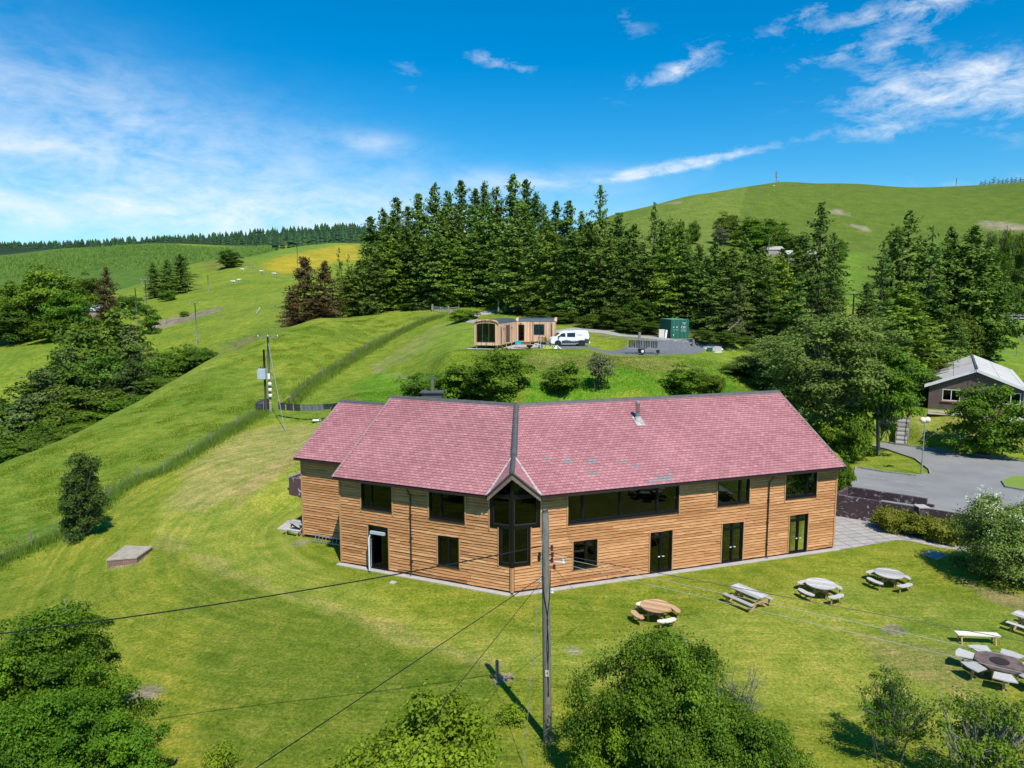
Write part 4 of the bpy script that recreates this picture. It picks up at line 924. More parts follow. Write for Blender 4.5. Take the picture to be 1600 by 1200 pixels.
def long_table(loc, rz, label, L=1.9):
    t = thing('long_picnic_table', label, 'picnic table', loc, 'long picnic tables on the lawn'); Rm = Matrix.Rotation(rz, 4, 'Z')
    def W_(mb): mb.v = [tuple(Rm@Vector(v)+Vector(loc)) for v in mb.v]; return mb
    mb = MB()
    for i in range(6): mb.box(-L/2, L/2, -.42+i*.142, -.42+i*.142+.128, .71, .75, random.random())
    W_(mb).build('tabletop', M['wood_grey'], t)
    for s_ in (-1, 1):
        mb = MB()
        for i in range(2): mb.box(-L/2, L/2, s_*.78-.14+i*.142, s_*.78-.14+i*.142+.13, .42, .46, random.random())
        W_(mb).build('seat', M['wood_grey'], t)
        x = s_*(L/2-.25)
        for q in (-1, 1):
            mb = MB(); mb.beam((x, q*.62, -.02), (x, -q*.28+0*q, .71), .05, .1); W_(mb).build('leg', M['timber_new'], t)
        mb = MB(); mb.beam((x+.055, -.9, .38), (x+.055, .9, .38), .045, .09); W_(mb).build('seat_bearer', M['timber_new'], t)
    for q in (-1, 1):
        for s_ in (-1, 1):
            mb = MB(); mb.beam((s_*(L/2-.2), q*.80, -.02), (s_*(L/2-.2), q*.74, .42), .07, .07); W_(mb).build('bench_leg', M['timber_new'], t)
    return t
a, b = hit(1152, 938), hit(1190, 955)
long_table(hit(1168, 944), R(-57), 'long rectangular grey picnic table with side benches, between two round tables')
long_table(at_z(1618, 990), R(-57), 'grey slatted table cut off by the right edge of the picture')
def bench(loc, rz):
    t = thing('bench', 'pale backless bench standing above the petal shaped fire table', 'bench', loc); Rm = Matrix.Rotation(rz, 4, 'Z')
    def W_(mb): mb.v = [tuple(Rm@Vector(v)+Vector(loc)) for v in mb.v]; return mb
    mb = MB(); mb.box(-.95, .95, -.2, -.005, .43, .48, .8); mb.box(-.95, .95, .005, .2, .43, .48, .6); mb.box(-.9, .9, -.02, .02, .33, .43, .3); W_(mb).build('seat', M['wood_white'], t)
    for s_ in (-.75, .75):
        for q in (-1, 1):
            mb = MB(); mb.beam((s_, q*.2, -.02), (s_, q*.1, .43), .06, .06); W_(mb).build('leg', M['wood_brown'], t)
bench(at_z(1526, 1005), R(-6))
def fire_table(loc):
    t = thing('petal_table', 'hexagonal brown fire table ringed by silvered petal benches at the right edge', 'table', loc)
    L = Vector(loc); n = 7
    mb = MB(); mb.prism([(L.x+.98*math.cos(2*math.pi*i/n+.2), L.y+.98*math.sin(2*math.pi*i/n+.2), L.z+.66) for i in range(n)], (0, 0, .05), .2); mb.build('tabletop', M['fire'], t)
    mb = MB(); mb.tube([L+Vector((0, 0, .70)), L+Vector((0, 0, .74))], [.34, .36], 16); mb.build('fire_bowl', M['core'], t)
    mb = MB()
    for i in range(n):
        a = 2*math.pi*i/n+.2; mb.beam(L+Vector((.6*math.cos(a), .6*math.sin(a), -.03)), L+Vector((.7*math.cos(a), .7*math.sin(a), .66)), .08, .08)
    mb.beam(L+Vector((-.65, 0, .3)), L+Vector((.65, 0, .3)), .05, .08); mb.beam(L+Vector((0, -.65, .3)), L+Vector((0, .65, .3)), .05, .08)
    mb.build('frame', M['wood_brown'], t)
    for i in range(n):
        a = 2*math.pi*(i+.5)/n+.2; c, s_ = math.cos(a), math.sin(a); u = Vector((c, s_, 0)); v = Vector((-s_, c, 0))
        mb = MB(); mb.prism([L+u*r_+v*w_+Vector((0, 0, .60)) for r_, w_ in ((.93, -.3), (1.55, -.44), (1.62, 0), (1.55, .44), (.93, .3))], (0, 0, .045), random.random()); s0 = mb.build('petal_seat', M['wood_grey'], t)
        mb = MB(); mb.beam(L+u*1.35+Vector((0, 0, -.03)), L+u*1.3+Vector((0, 0, .6)), .08, .08); mb.build('leg', M['wood_brown'], s0)
M['fire'] = mat('burnt_tabletop', (.20, .14, .12), .8, (.05, .035, .03), 2.5)
fire_table(at_z(1560, 1058))
# concrete topped brick tank on the left lawn
def block(name, label, cat, px4, h, top_m, side_m, zb=None):
    pts = [hit(*q) for q in px4]; z0 = min(p[2] for p in pts); c = [sum(p[i] for p in pts)/4 for i in range(2)]
    t = thing(name, label, cat, (c[0], c[1], z0)); mb = MB(); mb.prism([(p[0], p[1], z0-.3) for p in pts], (0, 0, h+.3)); mb.build('wall', side_m, t)
    mb = MB(); mb.prism([(c[0]+(p[0]-c[0])*1.04, c[1]+(p[1]-c[1])*1.04, z0+h) for p in pts], (0, 0, .12)); mb.build('cap', top_m, t, bevel=.02)
block('water_tank', 'low red brick tank with a worn concrete lid on the left lawn', 'tank', [(168, 887), (214, 880), (238, 860), (196, 860)], .42, M['concrete'], M['brick_red'])
# loose things round the house
def slab(name, label, cat, pts, h, m, z=None):
    P = [hit(*q) for q in pts]; z = max(p[2] for p in P) if z is None else z; c = [sum(p[i] for p in P)/len(P) for i in range(2)]
    mb = MB(); mb.prism([(p[0], p[1], z-.12) for p in P], (0, 0, h+.12)); return tag(mb.build(name, m, None, (c[0], c[1], z)), label, cat)
slab('manhole_slab', 'cracked grey stone slab in the grass beside the white flowered bush', 'slab', [(1438, 866), (1455, 860), (1482, 868), (1465, 876)], .05, M['concrete'])
slab('patio_slab', 'grey concrete pad under the bench at the lodge\'s left end', 'slab', [(433, 827), (450, 814), (500, 818), (500, 842), (476, 836)], .05, M['concrete_pale'])
slab('stepping_stone', 'small pale stone lying in the grass nearest the left wing', 'stone', [(608, 912), (612, 908), (620, 910), (615, 914)], .05, M['concrete_pale'])
g = at_z(497, 834, .12); 
# ladder lying along the annex wall
lad = thing('ladder', 'aluminium ladder lying on edge along the foot of the annex wall', 'ladder', tuple(FA(15.2, .55, .1)))
for z in (.12, .48):
    mb = MB(); mb.beam(FA(15.55, .5+.5*(.5-z), z), FA(12.0, .5+.5*(.5-z), z), .03, .06); mb.build('rail', M['galv'], lad)
mb = MB()
for k in range(12): s_ = 15.4-k*.29; mb.beam(FA(s_, .69, .12), FA(s_, .51, .48), .03, .03)
mb.build('rungs', M['galv'], lad)
# grey table against the annex end
pt = FA(17.9, -.5, 0); gz = tz(pt.x, pt.y); b0 = thing('garden_bench', 'grey slatted bench table on the concrete pad by the annex wall', 'bench', (pt.x, pt.y, gz))
mb = MB()
for i in range(5): fbox(mb, FA, 17.0, 18.5, -.9+i*.16, -.76+i*.16, gz+.72, gz+.76, random.random())
mb.build('tabletop', M['wood_grey'], b0)
mb = MB(); fbox(mb, FA, 17.0, 18.4, .12, .36, gz+.42, gz+.46); mb.build('seat', M['wood_grey'], b0)
for s_ in (17.25, 18.2):
    mb = MB(); mb.beam(FA(s_, .3, gz), FA(s_, -.6, gz+.72), .05, .09); mb.build('leg', M['timber_new'], b0)
    mb = MB(); mb.beam(FA(s_, -1.1, gz), FA(s_, -.2, gz+.72), .05, .09); mb.build('leg', M['timber_new'], b0)
# dark brick climbing wall behind the annex
P = [hit(443, 768), hit(452, 773), hit(500, 772)]; wz = P[0][2]; wb = thing('garden_wall', 'dark purple brick wall end with white blotches behind the annex', 'wall', P[1])
A, B = Vector(P[1]), Vector((P[1][0]+4.5, P[1][1]+.6, P[1][2])); A0 = Vector(P[0])
mb = MB(); mb.prism([A+Vector((0, 0, -.3)), B+Vector((0, 0, -.3)), B+Vector((0, 0, 2.9)), A+Vector((0, 0, 1.35))], (.0, .35, 0)); mb.build('brickwork', M['brick_dark'], wb)
mb = MB(); mb.beam(A+Vector((-.1, .17, 1.38)), B+Vector((0, .17, 2.93)), .42, .07); mb.build('coping', M['kerb'], wb)
# ------------------------------------------------------------ walls by the car park
W0 = [at_z(1304, 806)[:2], at_z(1480, 836)[:2], at_z(1600, 858)[:2], at_z(1700, 876)[:2]]
rw = thing('retaining_wall', 'long dark purple brick retaining wall between the paving and the car park', 'wall', (*W0[1], 0))
mb = MB()
for a, b in zip(W0[:-1], W0[1:]):
    d = Vector((b[0]-a[0], b[1]-a[1], 0)).normalized(); n_ = Vector((-d.y, d.x, 0))*.33
    mb.prism([(a[0], a[1], -.2), (b[0], b[1], -.2), (b[0], b[1], 1.62), (a[0], a[1], 1.62)], n_)
mb.build('brickwork', M['brick_dark'], rw)
mb = MB(); a, b = Vector((*W0[0], 1.65)), Vector((*W0[1], 1.65)); d = (b-a); nn = Vector((-d.y, d.x, 0)).normalized()*.165; mb.beam(a+d*.42+nn, b+nn, .36, .06, .5); mb.beam(b+nn, Vector((*W0[2], 1.65))+nn, .36, .06, .2); mb.build('coping', M['kerb'], rw)
bw = thing('parapet_wall', 'shorter purple brick wall at the near edge of the car park, behind the retaining wall', 'wall', at_z(1385, 785, 1.4))
mb = MB(); a, b = Vector(at_z(1322, 775, 1.3)), Vector(at_z(1447, 796, 1.3)); d = (b-a).normalized(); nn = Vector((-d.y, d.x, 0))
mb.prism([a+Vector((0, 0, -1.2)), b+Vector((0, 0, -1.2)), b+Vector((0, 0, .75)), a+Vector((0, 0, .72))], nn*.3); e = b+d*.45
mb.prism([b+Vector((0, 0, -1.2)), e+Vector((0, 0, -1.2)), e+Vector((0, 0, .38)), b+Vector((0, 0, .38))], nn*.3); mb.build('brickwork', M['brick_dark'], bw)
mb = MB(); mb.prism([Vector(W0[0]).to_3d()+Vector((0, .35, -.1)), a+Vector((0, 0, -1.2)), a+Vector((0, 0, .70)), Vector(W0[0]).to_3d()+Vector((0, .35, 1.6))], (.3, 0, 0)); mb.build('return_wall', M['brick_dark'], bw)
gx = at_z(1437, 833, 0); gp = thing('gate_pier', 'dark brick pier with a pale stone cap rising from the hedge', 'pier', gx)
mb = MB(); mb.box(gx[0]-.33, gx[0]+.33, gx[1]-.33, gx[1]+.33, -.1, 1.85); mb.build('brickwork', M['brick_dark'], gp); mb = MB(); mb.box(gx[0]-.38, gx[0]+.38, gx[1]-.38, gx[1]+.38, 1.85, 1.95); mb.build('cap', M['concrete_pale'], gp, bevel=.02)
# lamp with two globes
lp = Vector(at_z(1439.5, 741, PARK_Z)); lt = thing('street_lamp', 'slim grey lamp post with two cream globe lights by the car park', 'street lamp', tuple(lp)); 
rz_ = ray(1444, 657)[1]; hgt = CAMZ+rz_*lp.y-lp.z
mb = MB(); mb.tube([lp, lp+Vector((0, 0, 1.2)), lp+Vector((0, 0, 1.22)), lp+Vector((.0, 0, hgt-.15))], [.075, .075, .05, .04], 10); mb.build('post', M['galv'], lt)
for sx in (-.24, .26):
    c = lp+Vector((sx, sx*.4, hgt+.05)); mb = MB(); mb.beam(lp+Vector((0, 0, hgt-.2)), c+Vector((0, 0, -.22)), .04, .04); mb.build('arm', M['galv'], lt)
    mb = MB(); mb.ball(c, .25, 20); mb.build('globe', M['globe'], lt, smooth=True) if 'globe' in M else None
    mb = MB(); mb.tube([c+Vector((0, 0, -.27)), c+Vector((0, 0, -.2))], .12, 12); mb.build('collar', M['galv'], lt)
# ------------------------------------------------------------ brown brick bungalow
BF = Vector((50.0, 76.0, 4.1)); bd = Vector((.85, -.525, 0)).normalized(); bn = Vector((bd.y, -bd.x, 0)); bn = bn if bn.y < 0 else -bn
FB = Fr(BF, bd)
bun = thing('brick_bungalow', 'brown brick bungalow with a pale grey panelled roof on the bank above the car park', 'house', tuple(BF))
HW, EV, RG, LB = 4.6, 2.65, 4.55, 25.
opb = [(-3.0, -1.35, 1.0, 2.25), (2.35, 4.05, 1.0, 2.25)]
mb = MB(); wall_core(mb, FB, -HW+.3, HW-.3, 0, 2.4, opb, -.3, 0.)
sl_ = (RG-EV)/HW
mb.prism([FB(-HW+.3, 0, 2.4), FB(HW-.3, 0, 2.4), FB(HW-.3, 0, EV-.1+.3*sl_), FB(0, 0, RG-.12), FB(-HW+.3, 0, EV-.1+.3*sl_)], -FB.n*.3)
fbox(mb, FB, -HW+.3, -HW+.6, -LB, -.3, 0, EV-.1); fbox(mb, FB, HW-.6, HW-.3, -LB, -.3, 0, EV-.1); fbox(mb, FB, -HW+.6, HW-.6, -LB, -LB+.3, 0, EV-.1)
mb.build('wall', M['brick_house'], bun)
mb = MB(); fbox(mb, FB, -HW+.6, HW-.6, -4.3, -4.2, 0, 2.3); mb.build('partition', M['interior'], bun)
M['roof_pale'] = bricks('fibre_cement_panels', (.50, .475, .44), (.46, .44, .41), (.20, .19, .17), w=2.1, h=2.4, ms=.035, off=0, rot=(0, 0, R(31.7)))
for s_ in (-1, 1):
    mb = MB(); mb.prism([FB(s_*(HW+.15), .35, EV-.06), FB(0, .35, RG), FB(0, -LB-.3, RG), FB(s_*(HW+.15), -LB-.3, EV-.06)], (0, 0, .07)); mb.build('roof', M['roof_pale'], bun)
    mb = MB(); mb.prism([FB(s_*(HW+.15), .36, EV-.28), FB(0, .36, RG-.22), FB(0, .36, RG+.08), FB(s_*(HW+.15), .36, EV+.02)], FB.n*.04); mb.build('bargeboard', M['white'], bun)
mb = MB(); mb.beam(FB(0, .4, RG+.1), FB(0, -LB-.3, RG+.1), .22, .06); mb.build('ridge_cap', M['ridge'], bun)
for i, o in enumerate(opb):
    o2 = (*o,); w = MB(); s0, s1, z0, z1 = o
    for a in (s0+.03, (s0+s1)/2, s1-.03): fbox(w, FB, a-.035 if a > s0+.1 else s0, a+.035 if a < s1-.1 else s1, -.12, .03, z0, z1)
    fbox(w, FB, s0+.07, s1-.07, -.12, .03, z0, z0+.07); fbox(w, FB, s0+.07, s1-.07, -.12, .03, z1-.07, z1); wf = w.build('window', M['white'], bun)
    g = MB(); fbox(g, FB, s0+.05, s1-.05, -.08, -.07, z0+.05, z1-.05); g.build('pane', M['glass'], wf)
    g = MB(); fbox(g, FB, s0-.1, s1+.1, .0, .14, z0-.12, z0-.03); g.build('sill', M['brick_red2'] if 'brick_red2' in M else M['brick_red'], wf)
    g = MB(); fbox(g, FB, s0+.1, s0+.45, -.2, -.16, z0+.05, z1-.05); fbox(g, FB, s1-.4, s1-.1, -.2, -.16, z0+.05, z1-.05); g.build('curtain', M['curtain'], wf)
mb = MB(); p = FB(-.05, .5, RG-1.0); mb.tube([p, p+Vector((0, 0, 1.6))], .02, 6); 
for k in range(5): mb.beam(p+Vector((-.3+.03*k, 0, 1.2+.07*k)), p+Vector((.3-.03*k, 0, 1.2+.07*k)), .012, .012)
mb.build('aerial', M['gutter'], bun)
mb = MB(); fbox(mb, FB, -HW-2.6, -HW+.28, -7, -2.0, 0, 2.2); mb.build('porch', M['brick_house'], bun); mb = MB(); fbox(mb, FB, -HW-2.8, -HW-.2, -7.2, -1.8, 2.2, 2.32); mb.build('porch_roof', M['asphalt'], bun)
# steps up the bank
s0, s1 = Vector(at_z(1408, 696, PARK_Z)), Vector(at_z(1413, 652, 4.0)); stp = thing('garden_steps', 'rough timber edged steps climbing the grass bank beside the lamp post', 'steps', tuple(s0)); n = 13
d = (s1-s0); dxy = Vector((d.x, d.y, 0)).normalized(); sd = Vector((-dxy.y, dxy.x, 0))*.5
for i in range(n):
    c = s0+d*(i/n); mb = MB(); z = s0.z+(i+1)*d.z/n; L = dxy*(Vector((d.x, d.y)).length/n); 
    mb.hexa([c-sd+Vector((0, 0, -.3)), c+sd+Vector((0, 0, -.3)), c+sd+L+Vector((0, 0, -.3)), c-sd+L+Vector((0, 0, -.3)), *[Vector((q.x, q.y, z)) for q in (c-sd, c+sd, c+sd+L, c-sd+L)]], random.random()); mb.build('step', M['wood_grey' if i % 2 else 'post'], stp)
for q in (-1, 1):
    mb = MB(); mb.beam(s0+sd*q*1.1+Vector((0, 0, .9)), s1+sd*q*1.1+Vector((0, 0, .9)), .05, .07)
    for i in range(4): c = s0+d*(i/3)+sd*q*1.1; mb.tube([c+Vector((0, 0, -.3)), c+Vector((0, 0, .95))], .04, 6)
    mb.build('handrail', M['post'], stp)
# ------------------------------------------------------------ poles and cables
pb = Vector((1.30, 24.2, 0)); pb.z = tz(pb.x, pb.y)
ptop = Vector((1.16, 24.2, 8.72)); pole = thing('telegraph_pole', 'tall weathered wooden pole standing in front of the lodge corner', 'telegraph pole', tuple(pb))
mb = MB(); pts = [pb+(ptop-pb)*t for t in (0, .1, .25, .4, .55, .7, .85, .985, 1.0)]; mb.tube([pb+Vector((0, 0, -.4))]+pts, [.165, .163, .16, .155, .15, .143, .137, .132, .128, .09], 16); mb.build('shaft', M['pole'], pole, smooth=True)
def onp(z): t = (z-pb.z)/(ptop.z-pb.z); return pb+(ptop-pb)*t
for z, sx, m_, nm in ((7.35, .22, 'ceramic', 'insulator'), (7.1, .24, 'ceramic', 'insulator'), (6.9, .22, 'ceramic', 'insulator'), (6.65, .30, 'ceramic', 'insulator'), (7.1, -.22, 'wire', 'cable_clamp'), (6.95, -.24, 'wire', 'cable_clamp'), (6.15, -.2, 'porcelain', 'insulator'), (5.75, .22, 'porcelain', 'insulator'), (6.85, .62, 'porcelain', 'insulator')):
    c = onp(z); mb = MB(); mb.beam(c, c+Vector((sx, -.05, 0)), .03, .03); h_ = c+Vector((sx, -.05, 0))
    mb.tube([h_+Vector((0, 0, -.08)), h_+Vector((0, 0, -.03)), h_+Vector((0, 0, .02)), h_+Vector((0, 0, .09))], [.03, .065, .04, .055], 8); mb.build(nm, M[m_], pole)
for s_ in (1, -1):
    mb = MB(); pts = []
    for i in range(14):
        z = 6.55-i*.36; c = onp(z); a = -1.35+s_*(1.1-.35*min(i, 5)*.6+.12*math.sin(i)); pts.append(c+Vector((.165*math.cos(a), .165*math.sin(a), 0)))
    mb.tube(pts, .014, 5); mb.build('down_lead', M['wire'], pole)
c = onp(2.75)+Vector((0, -.16, 0)); mb = MB(); mb.box(c.x-.07, c.x+.07, c.y-.012, c.y, c.z-.12, c.z+.12); pl = mb.build('warning_plate', mat('faded_sign', (.6, .58, .42), .6, (.5, .45, .25), 9), pole)
mb = MB(); mb.prism([(c.x+.03, c.y-.016, c.z+.08), (c.x-.03, c.y-.016, c.z), (c.x+.0, c.y-.016, c.z), (c.x-.03, c.y-.016, c.z-.08), (c.x+.035, c.y-.016, c.z+.012), (c.x+.008, c.y-.016, c.z+.012)], (0, .002, 0)); mb.build('warning_mark', M['wire'], pl)
def cable(name, pts, r, m, label, sag=.3, cat='cable', n=24, group='overhead cables'):
    mb = MB(); P = [Vector(p) for p in pts]; out = []
    for a, b in zip(P[:-1], P[1:]):
        for i in range(n): t = i/n; out.append(a+(b-a)*t+Vector((0, 0, -sag*4*t*(1-t))))
    out.append(P[-1]); mb.tube(out, r, 5)
    c = out[0]; o = mb.build(name, M[m], None, tuple(c)); tag(o, label, cat, group)
p7 = onp(7.45)+Vector((-.1, -.1, 0))
cable('overhead_cable', [p7, (-38, 17.6, 5.6)], .022, 'wire', 'thick black cable running left from the foreground pole to the picture edge', 1.05)
cable('overhead_cable', [onp(7.15)+Vector((.2, 0, 0)), at_d(1600, 1002, 20.5), at_d(1900, 1068, 17.2)], .011, 'wire', 'thin dark wire running right from the pole, above the pair of pale wires', .0)
cable('overhead_cable', [onp(7.05)+Vector((.2, 0, 0)), at_d(1600, 1030, 20.5), at_d(1900, 1100, 17.2)], .009, 'wire_dim', 'upper of the two pale wires crossing the right lawn', .0)
cable('overhead_cable', [onp(6.85)+Vector((.2, 0, 0)), at_d(1600, 1052, 20.5), at_d(1900, 1128, 17.2)], .009, 'wire_dim', 'lower of the two pale wires crossing the right lawn', .0)
cable('overhead_cable', [onp(6.35)+Vector((-.1, -.1, 0)), at_d(400, 1200, 12.), at_d(200, 1344, 9)], .012, 'wire', 'dark wire slanting down to the bottom left, past the long shadow', .0)
cable('overhead_cable', [onp(6.3)+Vector((-.05, -.1, 0)), at_d(700, 1090, 15.), at_d(640, 1190, 12.5)], .009, 'wire', 'thin wire slanting down towards the lime green bush', .0)
g_ = at_z(930, 958); cable('stay_wire', [onp(6.6)+Vector((.3, 0, 0)), g_], .010, 'galv', 'pale stay wire running from the pole down right to the lawn', .0, 'stay wire', group='stay wires of the foreground pole')
g_ = hit(818, 1199); cable('stay_wire', [onp(7.9)+Vector((-.08, -.1, 0)), g_], .010, 'galv', 'stay wire dropping close along the left of the foreground pole', .0, 'stay wire', group='stay wires of the foreground pole')
pbs = Vector(hit(777, 1062)); t = thing('stump_post', 'short grey post in the shadow of the foreground pole', 'post', tuple(pbs)); mb = MB(); mb.tube([pbs+Vector((0, 0, -.2)), pbs+Vector((-.01, 0, .85)), pbs+Vector((-.01, 0, .88))], [.075, .07, .05], 8); mb.build('shaft', M['post'], t); mb = MB(); mb.beam(pbs+Vector((-.22, 0, .28)), pbs+Vector((0, 0, .12)), .03, .05); mb.build('stub_rail', M['post'], t)
pa = Vector(hit(104, 975)); t = thing('strutted_post', 'grey fence post with a leaning strut beside the bottom left tree', 'post', tuple(pa)); mb = MB(); mb.tube([pa+Vector((0, 0, -.2)), pa+Vector((0, 0, 1.3))], .07, 8); mb.build('shaft', M['post'], t); mb = MB(); mb.beam(pa+Vector((-.35, .1, -.1)), pa+Vector((.0, 0, 1.1)), .07, .07); mb.build('strut', M['post'], t)
def far_pole(px, base, top, label, arm=0, r=.13, d=None, dark=False, stack=False, group='wooden power poles'):
    b = Vector(hit(px, base)) if d is None else None
    if d is not None: x, y, _ = at_d(px, base, d); b = Vector((x, y, tz(x, y)))
    z = CAMZ+ray(px, top)[1]*b.y; t = thing('power_pole', label, 'power pole', tuple(b), group)
    mb = MB(); mb.tube([b+Vector((0, 0, -.3)), Vector((b.x, b.y, z))], [r, r*.75], 8); mb.build('shaft', M['pole_dark' if dark else 'pole'], t, smooth=True)
    if arm:
        for k in range(arm):
            zz_ = z-.08-k*.95; mb = MB(); w = 1.15-.25*k; mb.beam((b.x-w, b.y, zz_), (b.x+w, b.y, zz_), .1, .12); mb.build('crossarm', M['post'], t)
            for q in (-w+.05, 0, w-.05):
                mb = MB(); c = Vector((b.x+q, b.y, zz_+.06)); mb.tube([c, c+Vector((0, 0, .1)), c+Vector((0, 0, .22))], [.03, .07, .04], 6); mb.build('insulator', M['porcelain'], t)
    return t, b, z
# transformer pair beside the washing line
t, b, z = far_pole(423, 644, 526, 'tall grey pole with a wide crossarm and white discs beside the transformer', 1, .16)
for k in range(3):
    mb = MB(); c = Vector((b.x+.08, b.y-.15, CAMZ+ray(423, 599+9*k)[1]*b.y)); mb.tube([c+Vector((0, 0, -.2)), c, c+Vector((0, 0, .14))], [.2, .24, .1], 10); mb.build('fuse_cover', M['white'], t)
mb = MB(); c = Vector((b.x+.02, b.y-.2, CAMZ+ray(423, 588)[1]*b.y)); mb.box(c.x-.14, c.x+.14, c.y-.04, c.y, c.z-.3, c.z+.35); mb.build('plate', M['white'], t)
mb = MB(); c = Vector((b.x, b.y, CAMZ+ray(423, 630)[1]*b.y)); mb.tube([c, c+Vector((0, 0, .12))], .175, 10); mb.build('yellow_band', M['yellow_flower'], t)
t2, b2, z2 = far_pole(416, 644, 546, 'dark creosoted pole carrying the pale blue transformer', 0, .15, dark=True)
c = Vector((b2.x-.1, b2.y-.42, CAMZ+ray(414, 592)[1]*b2.y)); mb = MB(); mb.box(c.x-.42, c.x+.38, c.y-.3, c.y+.3, c.z, c.z+1.2); tr = mb.build('transformer', M['trafo'], t2, bevel=.05)
mb = MB()
for k in range(5): mb.box(c.x-.52+0*k, c.x-.43, c.y-.25+k*.11, c.y-.21+k*.11, c.z+.1, c.z+1.05)
mb.build('cooling_fin', M['trafo'], tr)
mb = MB()
for q in (-.2, 0, .2): mb.tube([c+Vector((q, 0, 1.2)), c+Vector((q, 0, 1.45))], .05, 6)
mb.build('bushing', M['ceramic'], tr)
g_ = Vector(hit(445, 672)); cable('stay_wire', [(b.x, b.y, z-.6), tuple(g_)], .035, 'galv', 'pale stay wire of the transformer pole, crossing the washing line', 0, 'stay wire', group='stay wires')
far_pole(308, 541, 473, 'grey pole with a short crossarm standing in the gully field', 1, .15)
far_pole(229, 478, 437, 'pole with two crossarms beside the far conifers', 2, .16, d=190)
far_pole(213, 484, 450, 'pole with no crossarm beside the valley road', 0, .16, d=185)
far_pole(326, 458, 430, 'lone pole on the sheep field', 0, .16, d=260)
far_pole(465, 412, 379, 'slim pole on the yellow flower field', 0, .2, d=330)
far_pole(1201, 395, 352, 'pale pole standing before the hillside farm trees', 0, .22, d=300)
far_pole(1331, 520, 459, 'pole between the right hand conifers, carrying several wires', 1, .15, d=112)
far_pole(1590, 510, 452, 'leaning pale pole beside the lane at the right edge', 0, .15, d=150)
far_pole(1494, 292, 278, 'thin mast on the right hill top', 0, .35, d=720, group='masts')
for k in range(5):
    cable('overhead_cable', [at_d(1331, 470+k*7, 112), at_d(1500, 486+k*5, 118), at_d(1596, 492+k*4, 145)], .022, 'wire_pale', ['topmost', 'second highest', 'middle', 'second lowest', 'lowest'][k]+' of the pale wires strung across the right hand conifers', .5, group='wires across the conifers')
x, y, _ = at_d(1213, 286, 700); t = thing('radio_mast', 'pale cylindrical mast on the crest of the right hill', 'mast', (x, y, tz(x, y))); mb = MB(); zb = tz(x, y); zt = CAMZ+ray(1213, 268)[1]*700; mb.tube([(x, y, zb-1), (x, y, zb+(zt-zb)*.5), (x, y, zb+(zt-zb)*.52), (x, y, zt)], [.55, .55, .95, .95], 8); mb.build('shaft', M['galv'], t); mb = MB(); mb.tube([(x+2.2, y, zb-.5), (x+2.2, y, zb+3.2)], .6, 6); mb.build('cabinet', M['galv'], t)
